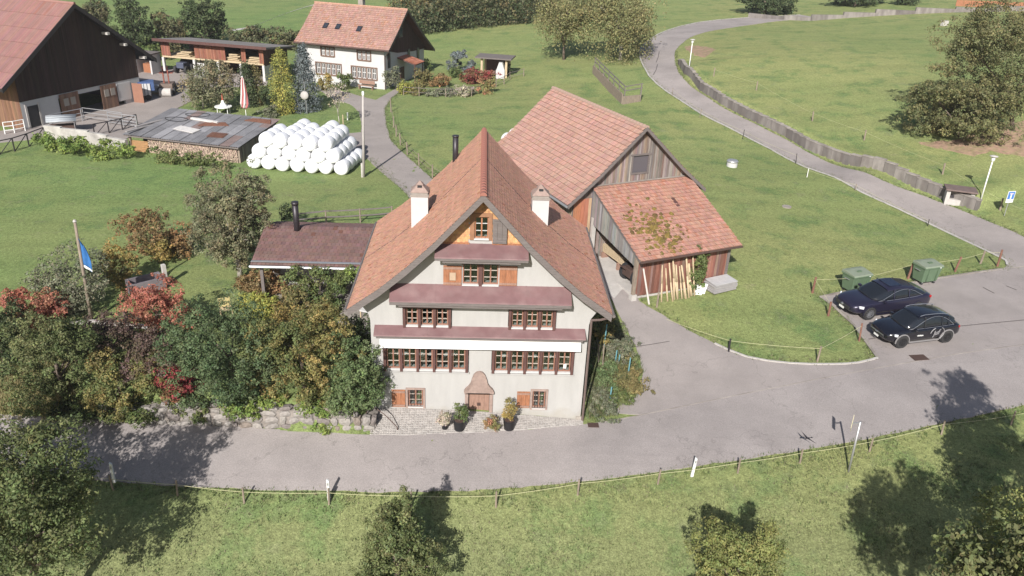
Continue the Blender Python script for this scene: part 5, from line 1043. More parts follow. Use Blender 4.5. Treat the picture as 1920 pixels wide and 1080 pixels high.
for q, lab in (((1839, 375), 'slim white street lamp on the bank beside the concrete shrine'), ((1291.5, 132), 'slim white street lamp on the inside of the lane bend')):
    e = thing('street_lamp', lab, 'street lamp', G(*q), 0, 'street lamps along the lane'); m = MB(); m.tube((0, 0, -.3), (0, 0, 3.15), .055, .045, n=10); m.build('pole', M['white_paint'], e, True); m = MB(); m.lathe([(.05, 3.1), (.13, 3.16), (.15, 3.45), (.12, 3.5)], n=12); m.build('lantern', mat('lamp_glass_white', (.7, .7, .68), .3, .02), e, True); m = MB(); m.lathe([(.10, 3.5), (.31, 3.51), (.30, 3.55), (.08, 3.60)], n=16); m.build('cap', M['paleconc'], e, True)
p = G(681.7, 332); zt = zfind(p.x, p.y, 178); e = thing('utility_pole', 'tall pale wooden utility pole beside the white bales', 'pole', p); m = MB(); m.tube((.0, 0, -.3), (.22, 0, zt-p.z), .12, .085, n=10); m.build('shaft', mat('pale_pole', (.36, .33, .31), .9, .2, 2, .2, stretch=(4, 4, .5)), e, True)
m = MB(); m.span((-.17, -.08, -.3), (-.02, .08, 1.15)); m.build('stub_post', M['paleconc'], e); m = MB(); m.lathe([(.07, 0), (.10, .05), (.10, .28), (.05, .34)], (.22, 0, zt-p.z-.05), 10); m.build('insulator', M['white_paint'], e)
p = G(172, 602); e = thing('flagpole', 'weathered wooden flagpole rising from the garden shrubs', 'flagpole', p); zt = zfind(p.x, p.y, 417)-p.z; m = MB(); m.tube((0, 0, -.2), (.18, 0, zt), .10, .065, n=9); m.build('pole', M['post'], e, True); m = MB(); m.lathe([(.05, 0), (.10, .05), (.05, .14)], (.18, 0, zt), 8); m.build('finial', M['paleconc'], e)
m = MB(); W_ = 7; Hn = 10; pts = []
for j in range(Hn+1):
    for i in range(W_+1):
        u, v = i/W_, j/Hn; x = u*(.62*math.sin(min(1, v*1.3)*1.57)*(1-.25*v)); pts.append((.17+x*.9-.02*v, .10*math.sin(u*9+v*3)*u, zt-.45-v*1.75-u*.55*(1-v*.2)))
m.faces(pts, [(j*(W_+1)+i, j*(W_+1)+i+1, (j+1)*(W_+1)+i+1, (j+1)*(W_+1)+i) for j in range(Hn) for i in range(W_)]); fl = m.build('flag', mat('blue_flag_cloth', (.035, .135, .34), .7, .15, 3), e, True); so = fl.modifiers.new('t', 'SOLIDIFY'); so.thickness = .012
m = MB(); m.faces(pts[-9:]+[(a, b, c-.12) for a, b, c in pts[-9:]], [(i, i+1, 10+i, 9+i) for i in range(4)]); fs_ = m.build('flag_hem', M['white_paint'], fl)
p = G(576, 214); e = thing('satellite_dish', 'round grey satellite dish on a thin pole beside the blue spruce', 'dish', p); m = MB(); m.tube((0, 0, -.2), (-.1, 0, 3.3), .035); m.build('pole', M['steel'], e); m = MB(); m.lathe([(.01, .06), (.25, .03), (.42, -.05), (.43, -.07)], (0, 0, 0), 20); d_ = m.build('dish', mat('dish_grey', (.36, .34, .32), .6, .05), e, True); d_.location = (-.15, -.12, 1.95); d_.rotation_euler = (R(75), 0, R(-10))
# ------------------------------------------------------------------ refuse containers
GRN = mat('green_container_plastic', (.105, .155, .095), .5, .08, 3, .05); GRN2 = mat('dusty_green_lid', (.19, .22, .165), .6, .1, 3, .05)
def container(p, rz, lab):
    e = thing('refuse_container', lab, 'refuse container', p, rz, 'refuse containers by the parking bay')
    m = MB(); a, b, c, d = .60, .40, .70, .52
    m.faces([(-a, -b, .18), (a, -b, .18), (a, b, .18), (-a, b, .18), (-c, -d, 1.18), (c, -d, 1.18), (c, d, 1.18), (-c, d, 1.18)], [(0, 3, 2, 1), (0, 1, 5, 4), (1, 2, 6, 5), (2, 3, 7, 6), (3, 0, 4, 7), (4, 5, 6, 7)]); m.build('bin', GRN, e, bevel=.03)
    m = MB(); m.span((-.74, -.57, 1.14), (.74, .57, 1.22)); m.build('rim', GRN, e, bevel=.02)
    m = MB(); m.prism([(-.57, 1.222), (-.52, 1.30), (.30, 1.40), (.55, 1.36), (.57, 1.222)], (-.73, 0, 0), (0, 1, 0), (0, 0, 1), (1.46, 0, 0)); l = m.build('lid', GRN2, e, bevel=.02); m = MB(); m.box((0, -.1, 1.385), (.3, .16, .05)); m.build('lid_handle', GRN, l)
    for x in (-.35, .35): m = MB(); m.span((x-.015, -.56, .3), (x+.015, -.475, 1.12)); m.build('rib', GRN, e)
    m = MB(); m.span((.42, -.578, 1.15), (.52, -.572, 1.2)); m.build('sticker', M['white_paint'], e)
    w = MB(); w.tube((0, -.03, 0), (0, .03, 0), .10, n=12)
    for x, y in ((-.48, -.32), (.48, -.32), (-.48, .32), (.48, .32)):
        o = w.build('wheel', M['black'], e); o.location = (x, y, .10); m = MB(); m.span((x-.03, y-.05, .12), (x+.03, y+.05, .2)); m.build('castor_fork', M['steel'], o).location = (-x, -y, -.10)
    for x in (-.76, .76): m = MB(); m.tube((x, -.2, .95), (x, .2, .95), .025); m.build('grip', M['steel'], e)
for q0, q1, lab in (((1727, 535), (1758, 531), 'green wheeled refuse container standing on the parking bay edge'), ((1595, 553), (1627, 548), 'green wheeled refuse container half hidden behind the dark hatchback')):
    a, b = G(*q0), G(*q1); d = b-a; rz = math.atan2(d.y, d.x); c = a+d.normalized()*.48+Vector((-math.sin(rz), math.cos(rz), 0))*.32; c.z = h1(c.x, c.y)+.04; container(c, rz, lab)
# ------------------------------------------------------------------ cars
TY = plain('tyre', (.025, .024, .024), .8); RIMB = plain('black_rim', (.03, .03, .032), .35, .4); RIMS = plain('silver_rim', (.42, .42, .44), .3, .8); CHR = plain('chrome', (.45, .45, .47), .3, .8); LENS = plain('headlamp', (.75, .76, .8), .15); REDL = plain('tail_lamp', (.35, .02, .02), .25); CG = plain('car_glass', (.012, .014, .018), .06, 0, .6, .3); GREYP = plain('grey_cladding', (.20, .19, .19), .6); ROOFG = plain('sunroof', (.012, .015, .03), .08)
def wheel(rad, rim, spokes):
    t = MB(); n = 20; pr = [(rad*.66, -.11), (rad*.95, -.11), (rad, -.07), (rad, .07), (rad*.95, .11), (rad*.66, .11)]; P_ = []
    for rr, y in pr: P_ += [(rr*math.cos(6.2832*i/n), y, rr*math.sin(6.2832*i/n)) for i in range(n)]
    t.faces(P_, [(k*n+i, k*n+(i+1) % n, ((k+1) % 6)*n+(i+1) % n, ((k+1) % 6)*n+i) for k in range(6) for i in range(n)]); tm_ = t.mesh('tyre', TY, False)
    q = MB(); q.tube((0, -.06, 0), (0, .06, 0), rad*.66, n=20); hub = q.mesh('rim', RIMB)
    q = MB()
    for i in range(spokes): a = 6.2832*i/spokes; q.bar((.04*math.cos(a), -.075, .04*math.sin(a)), (rad*.64*math.cos(a), -.085, rad*.64*math.sin(a)), .03, .05)
    q.tube((0, -.10, 0), (0, -.06, 0), .05, n=10); P2 = []
    q.path([(rad*.65*math.cos(6.2832*i/20), -.09, rad*.65*math.sin(6.2832*i/20)) for i in range(21)], .015, 5); sp = q.mesh('spokes', rim); return tm_, hub, sp
def car(name, label, fc, rc, wbm, st, gh_, paint, W2, wr, rim, spokes, kind):
    a, b = G(*fc), G(*rc); d = (a-b); d.z = 0; dist = d.length; f = d.normalized(); lft = Vector((-f.y, f.x, 0)); sc = dist/wbm if rc else 1
    c = (a+b)/2-lft*(W2-.08)*sc*(1)      # near (left) wheels face the camera
    rz = math.atan2(f.y, f.x); zz = [h1(*(c+f*x+lft*y)[:2]) for x, y in ((1.3, .8), (-1.3, .8), (1.3, -.8), (-1.3, -.8))]
    e = thing(name, label, 'car', (c.x, c.y, sum(zz)/4+.042), rz, 'cars in the parking bay'); e.scale = (sc,)*3
    e.rotation_euler = (math.atan2((zz[0]+zz[1]-zz[2]-zz[3])/2, 1.6), -math.atan2((zz[0]+zz[2]-zz[1]-zz[3])/2, 2.6), rz)
    def loft(stn, mt, nm, par, subd=1, caps=True):
        m = MB(); K = len(stn[0]); V_ = []
        for s in stn: V_ += s
        m.faces(V_, [(i*K+j, i*K+(j+1) % K, (i+1)*K+(j+1) % K, (i+1)*K+j) for i in range(len(stn)-1) for j in range(K)]+([tuple(range(K)), tuple((len(stn)-1)*K+j for j in range(K))] if caps else []))
        o = m.build(nm, mt, par, True)
        if subd: sm_ = o.modifiers.new('s', 'SUBSURF'); sm_.levels = subd; sm_.render_levels = subd
        return o
    body = []
    for x, zb, zs, zt, w in st:     # x, bottom, shoulder, centre top, half width
        hf = [(w*.86, zb), (w*.985, zb+.10), (w, zb+(zs-zb)*.45), (w*.985, zs-.10), (w*.93, zs), (w*.70, zt-.005), (w*.35, zt+.01)]
        body.append([(x, y, z) for y, z in hf]+[(x, -y, z) for y, z in reversed(hf)])
    bd = loft(body, paint, 'body', e)
    g = []
    for x, z0, z1, w0, w1 in gh_:
        hf = [(w0, z0-.03), (w0*.995, z0+.02), (w0+(w1-w0)*.6, z0+(z1-z0)*.62), (w1, z1-.05), (w1*.9, z1-.005), (w1*.45, z1+.02)]
        g.append([(x, y, z) for y, z in hf]+[(x, -y, z) for y, z in reversed(hf)])
    loft(g, CG, 'glasshouse', e)
    rfp = []                              # painted roof skin
    for x, z0, z1, w0, w1 in gh_[kind['roof'][0]:kind['roof'][1]]:
        hf = [(w1*1.03, z1-.10), (w1*1.02, z1-.03), (w1*.9, z1+.012), (w1*.45, z1+.034)]
        rfp.append([(x, y, z) for y, z in hf]+[(x, -y, z) for y, z in reversed(hf)])
    m = MB(); K = 8; m.faces([p for s in rfp for p in s], [(i*K+j, i*K+j+1, (i+1)*K+j+1, (i+1)*K+j) for i in range(len(rfp)-1) for j in range(K-1)]); o = m.build('roof', paint, e, True); sm_ = o.modifiers.new('s', 'SUBSURF'); sm_.levels = 1; sm_.render_levels = 1
    if kind.get('sun'): x0, x1, zz_ = kind['sun']; m = MB(); m.box(((x0+x1)/2, 0, zz_), (x1-x0, .85, .03)); m.build('sunroof', ROOFG, e, bevel=.03)
    gi = lambda x, t: (lambda k: (np.interp(x, [s[0] for s in gh_], [s[3]+(s[4]-s[3])*t for s in gh_]), np.interp(x, [s[0] for s in gh_], [s[1]+(s[2]-s[1])*t for s in gh_])))(0)
    for s in (1, -1):
        for x in kind['pillars']: y0, z0 = gi(x, .02); y1, z1 = gi(x-.06, .93); m = MB(); m.bar((x, s*(y0+.012), z0), (x-.05, s*(y1+.03), z1), .05, .05); m.build('pillar', paint, e)
        xs = kind['trim']; up2 = []; lo2 = []
        for x in np.linspace(xs[0], xs[1], 12):
            t = kind['arc']*math.sin(math.pi*min(1, max(0.0, (x-xs[0])/(xs[1]-xs[0])))**.75); t = min(.95, max(0.03, t)); y, z = gi(x, t); up2.append((x, s*(y+.035), z)); y, z = gi(x, .03); lo2.append((x, s*(y+.02), z))
        m = MB(); m.path(up2, .013, 5); m.path(lo2, .013, 5); m.build('window_trim', CHR if kind['chrome'] else paint, e)
        if kind.get('rail'): m = MB(); m.path([(x, s*(gi(x, 1)[0]*.93), gi(x, 1)[1]+.05) for x in np.linspace(kind['rail'][0], kind['rail'][1], 8)], .018, 5); m.build('roof_rail', CHR, e)
        m = MB(); m.box((kind['mx'], s*(W2+.06), kind['mz']), (.16, .2, .13)); mi = m.build('mirror', paint, e, bevel=.04)
        m = MB(); m.box((st[-2][0]-.22, s*(st[-2][4]*.82), kind['lz']), (.34, .30, .11), s*R(-32), (1, 1, 1)) if False else m.faces([(kind['hx'], s*kind['hy'], kind['lz']), (kind['hx']-.42, s*(W2-.015), kind['lz']+.07), (kind['hx']-.40, s*(W2+.0), kind['lz']-.05), (kind['hx']+.03, s*kind['hy'], kind['lz']-.10)], [(0, 1, 2, 3)]); o = m.build('headlight', LENS, e); so = o.modifiers.new('t', 'SOLIDIFY'); so.thickness = .05; so.offset = 0
        m = MB(); m.box((kind['tx']+.10, s*(W2-.20), kind['tz']), (.10, .30, .12), s*R(30)); m.build('tail_light', REDL, e, bevel=.02)
        for xw in (wbm/2, -wbm/2):
            m = MB(); pts = [(xw+(wr+.05)*math.cos(t), s*(W2-.01), wr+(wr+.05)*math.sin(t)) for t in np.linspace(-.15, math.pi+.15, 12)]; m.path(pts, .035, 5); m.build('wheel_arch', GREYP if kind['clad'] else paint, e)
            m = MB(); m.tube((xw, s*(W2-.25), wr), (xw, s*(W2+.004), wr), wr+.04, n=22); m.build('arch_liner', M['black'], e)
            w_ = bpy.data.objects.new('wheel', None); COL.objects.link(w_); w_.parent = e; w_.location = (xw, s*(W2-.07), wr); w_.rotation_euler = (0, .3*xw, 0 if s < 0 else math.pi)
            tm_, hub, sp = kind['w']; link('tyre', tm_, w_); link('rim', hub, w_); link('spokes', sp, w_)
        m = MB(); m.bar((wbm/2-.45, s*(W2-.02), .27), (-wbm/2+.45, s*(W2-.02), .27), .05, .07); m.build('sill', GREYP if kind['clad'] else paint, e)
    fx = st[-1][0]; m = MB(); m.box((fx+.03, 0, kind['lz']-.16), (.06, 1.05, .20)); gr = m.build('grille', M['black'], e, bevel=.03); m = MB(); m.bar((fx+.055, -.5, kind['lz']-.10), (fx+.055, .5, kind['lz']-.10), .03, .035) if kind['clad'] else m.box((fx+.055, 0, kind['lz']-.14), (.03, .05, .2)); m.lathe([(.09, -.01), (.09, .02)], (fx+.06, 0, kind['lz']-.1), 12); m.build('emblem', CHR, gr)
    m = MB(); m.box((fx+.07, 0, .42), (.02, .34, .10)); m.build('licence_plate', M['white_paint'], e)
    return e, W2
BLK = plain('black_car_paint', (.006, .006, .010), .22, 0, .5, .8); NAVY = plain('dark_blue_grey_paint', (.022, .020, .040), .3, .35, .5, .7)
# SUV, x positive = front
stS = [(-2.22, .50, .82, .86, .70), (-2.16, .34, .98, 1.02, .86), (-1.75, .28, 1.02, 1.08, .905), (-.9, .26, .99, 1.02, .915), (.2, .26, .97, 1.0, .915), (.95, .26, .95, 1.02, .91), (1.5, .27, .90, .97, .90), (1.95, .28, .82, .89, .84), (2.16, .34, .74, .79, .72), (2.23, .42, .64, .68, .56)]
ghS = [(-2.05, 1.0, 1.03, .70, .60), (-1.85, 1.0, 1.28, .76, .60), (-1.45, 1.0, 1.50, .80, .60), (-.7, .98, 1.60, .82, .62), (.1, .97, 1.60, .82, .62), (.45, .97, 1.52, .82, .62), (.85, .97, 1.27, .80, .64), (1.22, .98, 1.02, .72, .64)]
suv, w2 = car('parked_suv', 'black compact suv with grey round script emblem on its rear door', (1686.5, 652.5), (1769.5, 642), 2.73, stS, ghS, BLK, .915, .36, RIMB, 10, dict(roof=(1, 6), pillars=(.12, -.95, -1.35), pp=False, trim=(-1.7, 1.0), arc=.92, chrome=True, rail=(-1.4, .35), mx=.78, mz=1.03, lz=.74, hx=2.12, hy=.52, tx=-2.12, tz=.86, clad=True, w=wheel(.36, RIMB, 10)))
stG = [(-2.40, .50, .86, .92, .68), (-2.32, .34, 1.0, 1.03, .84), (-1.8, .27, 1.02, 1.06, .90), (-.9, .24, .96, 1.0, .915), (.2, .24, .92, .95, .915), (1.0, .24, .89, .96, .91), (1.6, .25, .85, .92, .89), (2.1, .27, .78, .84, .83), (2.34, .32, .70, .75, .70), (2.42, .40, .62, .66, .55)]
ghG = [(-2.2, 1.0, 1.04, .66, .55), (-1.9, 1.0, 1.16, .72, .56), (-1.3, .97, 1.38, .78, .58), (-.6, .95, 1.49, .81, .60), (.0, .93, 1.50, .82, .60), (.45, .92, 1.42, .81, .61), (.9, .92, 1.18, .79, .63), (1.3, .94, .98, .71, .63)]
gt, _ = car('parked_hatchback', 'dark blue-grey sloping hatchback with sunroof parked by the container', (1625.5, 599.5), (1713.5, 588), 2.92, stG, ghG, NAVY, .915, .345, RIMS, 10, dict(roof=(2, 6), sun=(-.55, .2, 1.515), pillars=(.1, -.85), pp=True, trim=(-1.75, 1.0), arc=.85, chrome=True, mx=.75, mz=.98, lz=.70, hx=2.32, hy=.50, tx=-2.28, tz=.90, clad=False, w=wheel(.345, RIMS, 10)))
# emblem and wording on the SUV's left side
EM = plain('grey_foil', (.20, .195, .20), .6); rb_ = MB(); rc_ = (-.68, .66)
rb_.path([(rc_[0]+.42*math.cos(t), w2+.016, rc_[1]+.36*math.sin(t)) for t in np.linspace(R(120), R(245), 14)], .026, 4); rb_.path([(rc_[0]+.42*math.cos(t), w2+.012, rc_[1]+.36*math.sin(t)) for t in np.linspace(R(5), R(62), 8)], .026, 4); ed_ = rb_.build('door_emblem', EM, suv)
tx = bpy.data.curves.new('t', 'FONT'); tx.body = 'Juf'; tx.size = .36; tx.shear = .35; tx.extrude = .006; tx.offset = .012; to = bpy.data.objects.new('t', tx); COL.objects.link(to); bpy.context.view_layer.update(); tme = evalmesh(to); bpy.data.objects.remove(to); tme.materials.clear(); tme.materials.append(EM)
o = link('script_lettering', tme, ed_); o.rotation_euler = (R(90), R(-14), R(180)); o.location = (-.44, w2+.022, .54)
tx = bpy.data.curves.new('t', 'FONT'); tx.body = 'elektro'; tx.size = .13; tx.extrude = .004; tx.offset = .004; to = bpy.data.objects.new('t', tx); COL.objects.link(to); bpy.context.view_layer.update(); tme = evalmesh(to); bpy.data.objects.remove(to); tme.materials.clear(); tme.materials.append(M['white_paint'])
o = link('door_wording', tme, suv); o.rotation_euler = (R(90), 0, R(180)); o.location = (.55, w2+.012, .60)
# drain grate and dark joint in the bay
p = G(1723, 672); m = MB(); m.box((0, 0, 0), (.85, .55, .02), R(8)); 
o = m.build('drain_grate', M['iron']); o.location = (p.x, p.y, p.z+.06); tag(o, 'rusty square drain grate in front of the parked cars', 'drain grate')
p = G(1112, 799); m = MB(); m.box((0, 0, 0), (.5, .35, .02)); o = m.build('drain_grate', M['iron']); o.location = (p.x, p.y, p.z+.06); tag(o, 'small rusty grate at the right front corner of the house', 'drain grate')
JT = plain('dark_joint', (.10, .085, .08), .9); ribbon('asphalt_joint', gp([(1628, 637), (1690, 628), (1795, 613), (1920, 601), (2050, 588)]), .07, .008, JT, .038, 'dark tar joint across the parking bay')
ribbon('asphalt_joint', gp([(1186, 652), (1220, 647), (1255, 641)]), .05, .008, JT, .038, 'dark tar joint across the barn drive')
for i, q in enumerate((((1236, 97), (1234, 108), (1230, 118)), ((1233, 121), (1230, 132), (1225, 141)), ((1843, 540), (1858, 548), (1864, 551)), ((1886, 537), (1896, 541), (1906, 545)))):
    ribbon('asphalt_crack', gp(q), .10 if i < 2 else .07, .006, JT, .046, ['upper tar patch on the lane bend', 'lower tar patch on the lane bend', 'dark crack in the bay', 'short dark crack in the bay'][i])

p = Vector(onz(1514, 822, .9)); e = thing('flying_bird', 'dark bird gliding low over the main road', 'bird', p, R(200)); m = MB(); m.path([(-.16, 0, 0), (-.05, 0, .01), (.08, 0, .02), (.15, 0, .03)], [.01, .04, .035, .012], 7); m.build('body', M['dark'], e, True)
for s in (-1, 1): m = MB(); m.faces([(.06, 0, .02), (-.05, 0, .02), (-.02, s*.22, .06), (-.08, s*.45, .03), (.02, s*.24, .06)], [(0, 1, 2, 4), (4, 2, 3)]); o = m.build('wing', M['dark'], e); so = o.modifiers.new('t', 'SOLIDIFY'); so.thickness = .012
m = MB(); m.faces([(-.14, 0, 0), (-.27, .05, 0), (-.27, -.05, 0)], [(0, 1, 2)]); o = m.build('tail', M['dark'], e); so = o.modifiers.new('t', 'SOLIDIFY'); so.thickness = .01
# ------------------------------------------------------------------ vegetation
PAL = dict(
 green=[(.085, .115, .040), (.105, .130, .045), (.070, .095, .035), (.125, .135, .05)],
 dark=[(.048, .068, .030), (.060, .080, .034), (.040, .055, .026), (.075, .09, .04)],
 olive=[(.13, .12, .05), (.16, .135, .055), (.10, .10, .042), (.19, .15, .065)],
 gold=[(.25, .185, .06), (.20, .165, .06), (.30, .21, .075), (.15, .135, .05)],
 rust=[(.21, .125, .06), (.17, .115, .055), (.25, .14, .065), (.13, .105, .05)],
 red=[(.31, .115, .08), (.35, .145, .10), (.24, .085, .06), (.31, .16, .10)],
 crimson=[(.24, .045, .05), (.30, .07, .07), (.16, .035, .04), (.12, .10, .04)],
 purple=[(.10, .062, .058), (.13, .085, .075), (.085, .06, .045), (.12, .10, .055)],
 spruce=[(.115, .135, .135), (.09, .11, .115), (.14, .155, .155)],
 lime=[(.27, .26, .065), (.23, .235, .06), (.32, .28, .07), (.16, .18, .05)],
 fresh=[(.14, .19, .045), (.18, .22, .06), (.11, .16, .045)],
 grey=[(.12, .13, .085), (.15, .155, .10), (.095, .105, .065), (.17, .165, .11)],
 pale=[(.36, .31, .25), (.30, .27, .20), (.40, .33, .29), (.22, .22, .12)],
 heath=[(.22, .19, .08), (.30, .14, .09), (.15, .15, .06)],
 mixg=[(.21, .165, .06), (.14, .14, .052), (.11, .125, .045), (.24, .18, .07), (.09, .11, .042)],
 leafy=[(.095, .118, .046), (.115, .13, .052), (.075, .096, .038), (.135, .135, .06)],
 yel=[(.165, .175, .06), (.14, .158, .055), (.20, .195, .07), (.105, .125, .045)],
 weep=[(.20, .185, .085), (.165, .165, .075), (.23, .20, .09), (.13, .135, .06)],
 dusk=[(.115, .122, .055), (.14, .138, .06), (.09, .10, .045), (.16, .142, .066)],
 walnut=[(.14, .145, .085), (.17, .16, .09), (.12, .125, .075), (.20, .155, .09)],
 cool=[(.075, .108, .05), (.09, .12, .055), (.06, .09, .042), (.105, .125, .06)],
 vib=[(.105, .14, .06), (.125, .155, .07), (.085, .12, .05)],
 far=[(.085, .095, .05), (.11, .105, .055), (.065, .075, .042), (.14, .115, .055)])
def leaves(pts, nrm, ls, cols, rg_, asp=.62):
    n = len(pts); t = np.cross(nrm, rg_.normal(size=(n, 3))); t /= np.linalg.norm(t, axis=1, keepdims=True)+1e-9; b = np.cross(nrm, t)
    L_ = ls*rg_.uniform(.6, 1.35, (n, 1)); t = t*L_*.5; b = b*L_*.5*asp
    return np.stack([pts-t, pts+b, pts+t, pts-b], 1).reshape(-1, 3)
def crown(name, parent, blobs, n, ls, pal, seed, clump=.22, per=22, shell=.45, up=.35, droop=0, mt='leaf', floor=None, kind=None, asp=.62, lump=None):
    """leaf-sized faces on many small lumps (twig ends) spread over the blobs, with gaps between them"""
    g = np.random.default_rng(seed); B = np.array(blobs, float); w = np.prod(B[:, 3:], 1)**(2/3); w /= w.sum()
    rm_ = (B[:, 3:].mean(1)*w).sum(); lr = lump or min(.75, max(ls*1.5, .30*rm_)); area = (4*math.pi*np.prod(B[:, 3:], 1)**(2/3)).sum()
    nc = int(max(8, min(n/8, .85*area/(math.pi*lr*lr)))); per = max(6, n//nc)
    k = g.choice(len(B), nc, p=w); d = g.normal(size=(nc, 3)); d /= np.linalg.norm(d, axis=1, keepdims=True)
    lob = 1+sum(.10*np.cos(d@g.normal(size=3)*3.2+g.uniform(0, 6)) for _ in range(4))
    c = B[k, :3]+d*B[k, 3:]*(g.uniform(shell, 1, (nc, 1))**.5)*lob[:, None]
    far_ = g.random(nc) < .12; c[far_] += d[far_]*B[k, 3:][far_]*g.uniform(.05, .28, (far_.sum(), 1))
    if floor is not None: c[:, 2] = np.maximum(c[:, 2], floor+g.uniform(0, .3, nc))
    R_ = np.repeat(np.arange(nc), per); N = nc*per; rad = lr*g.uniform(.45, 1.35, nc)
    u = g.normal(size=(N, 3))+d[R_]*.6+[0, 0, .45]; u /= np.linalg.norm(u, axis=1, keepdims=True)
    p = c[R_]+u*(rad[R_]*(g.uniform(.15, 1.1, N)**.45))[:, None]*[1, 1, .8]+g.normal(size=(N, 3))*ls*.35
    if droop: p[:, 2] -= g.exponential(droop, N)*(g.random(N) < .6)
    if floor is not None: p[:, 2] = np.maximum(p[:, 2], floor)
    nr = u*.75+g.normal(size=p.shape)*.38+[0, 0, up*.6]; nr /= np.linalg.norm(nr, axis=1, keepdims=True)
    P_ = np.array(PAL[pal] if isinstance(pal, str) else pal)*1.33; nb_ = len(B); bc = P_[g.integers(0, len(P_), nb_)]
    col = (.5*bc[k]+.5*P_[g.integers(0, len(P_), nc)])*np.exp(g.normal(0, .13, (nc, 1))); col = col[R_]*np.exp(g.normal(0, .11, (N, 1)))*(1+g.normal(0, .05, (N, 3)))
    o = link(name, fastmesh(name, leaves(p, nr, ls, col, g, asp), 4, np.clip(col, .01, .9), M[mt]), parent)
    if kind: o['kind'] = kind
    return o
def trunk(parent, base_r, h, limbs, mt='bark', seed=1, lean=(0, 0)):
    r = random.Random(seed); m = MB(); top = Vector((lean[0], lean[1], h)); mid = Vector((lean[0]*.4+r.uniform(-.05, .05)*h*.3, lean[1]*.4, h*.5))
    m.path([(0, 0, -.25), (0, 0, .05), mid, top], [base_r*1.35, base_r, base_r*.8, base_r*.6], 9)
    for b in limbs:
        b = Vector(b); s = mid.lerp(top, r.uniform(.2, 1)); q = s.lerp(b, .5)+Vector((r.uniform(-.1, .1), r.uniform(-.1, .1), .12))*(b-s).length
        m.path([s, q, b], [base_r*.45, base_r*.28, base_r*.10], 6)
    return m.build('trunk', M[mt], parent, True)
def blobset(rx, ry, rz, cz, n, r, k=.55):
    if n <= 1: return [(0, 0, cz, rx, ry, rz)]
    out = [(0, 0, cz*.95, rx*.62, ry*.62, rz*.7)]
    for i in range(int(n*1.5)):
        a = 2.39996*i+r.uniform(-.5, .5); u = r.uniform(-.9, .95); f = math.sqrt(1-u*u)*r.uniform(.55, .95); s = r.uniform(.2, k*.9)
        out.append((rx*f*math.cos(a), ry*f*math.sin(a), cz+rz*u*.78, rx*s, ry*s, rz*s*r.uniform(.8, 1.3)))
    return out
def sc_at(p): v = np.array(p)-CAM; z = v@_f; return F_PX/z, math.atan2(-(v@np.array([0, 0, 1.0])), math.hypot(v[0], v[1]))
vseed = [100]
def nleaf(rx, ry, rz, ls, cov): A = 4*math.pi*(((rx*ry)**1.6+(rx*rz)**1.6+(ry*rz)**1.6)/3)**(1/1.6); return int(min(42000, max(300, cov*A/(ls*ls*.31))))
def bush(label, cat, bb, pal, group=None, cov=1.5, nb=8, lpx=4.2, clump=None, name='shrub', stem=True, dz=0, mt='leaf', shell=.5, wide=.9, droop=0, kind=None, hmax=None):
    """a shrub that fills the photo box bb, standing on the terrain"""
    x0, y0, x1, y1 = bb; gw = .06*(x1-x0); x0, x1, y0 = x0-gw, x1+gw, y0-.07*(y1-y0); xc = (x0+x1)/2; by = y1
    for _ in range(3):
        p = G(xc, by); s, dep = sc_at(p); rx = (x1-x0)/2/s; ry = rx*wide; by = y1-.75*ry*s*math.sin(dep)
    if hmax: by = (y0+y1)/2; p = G(xc, by); s, dep = sc_at(p); rx = (x1-x0)/2/s; ry = (y1-y0)/2/s/math.sin(dep)
    h = hmax or max(.3, (by-y0)/(s*math.cos(dep))-ry*math.tan(dep)*.35); vseed[0] += 1; r = random.Random(vseed[0])
    e = thing(name, label, cat, (p.x, p.y, p.z+dz), r.uniform(-.3, .3), group); rz = h*.52; ls = max(.06, lpx/s)
    bl = blobset(rx, ry, rz, h*.5, nb, r)
    crown('foliage', e, bl, nleaf(rx, ry, rz, ls, cov), ls, pal, vseed[0], clump or ls*1.9, shell=shell, mt=mt, floor=.03, droop=droop, kind=kind)
    if stem: trunk(e, max(.03, rx*.06), h*.45, [(b[0], b[1], b[2]) for b in bl[1:5]], seed=vseed[0])
    return e
def tree(label, bb, base, pal, group=None, cov=1.25, nb=10, lpx=4.2, tr=None, bark='bark', clump=None, name='tree', shell=.4, droop=0, deep=.9, pos=None, trunk_top=.62):
    p = pos or G(*base); s, dep = sc_at(p); x0, y0, x1, y1 = bb; yc = (y0+y1)/2; zc = zfind(p.x, p.y, yc)
    v = np.array([p.x, p.y, zc])-CAM; px = 960+F_PX*(v@_r)/(v@_f); s = F_PX/(v@_f); ox = ((x0+x1)/2-px)/s
    rx = (x1-x0)/2/s; ry = rx*deep; rz = ((y1-y0)/2/s-ry*math.sin(dep)*.35)/math.cos(dep)*1.03; cz = zc-p.z; vseed[0] += 1; r = random.Random(vseed[0]); ls = max(.06, lpx/s)
    e = thing(name, label, 'tree', p, 0, group); bl = [(a+ox, b, c, d, e_, f_) for a, b, c, d, e_, f_ in blobset(rx, ry, rz, cz, nb, r)]
    crown('crown', e, bl, nleaf(rx, ry, rz, ls, cov), ls, pal, vseed[0], clump or ls*2.0, shell=shell, droop=droop, floor=.1)
    trunk(e, tr or max(.06, rx*.06), cz*trunk_top+.1, [(b[0], b[1], b[2]) for b in bl[1:8]], bark, vseed[0], (ox*.6, 0)); return e
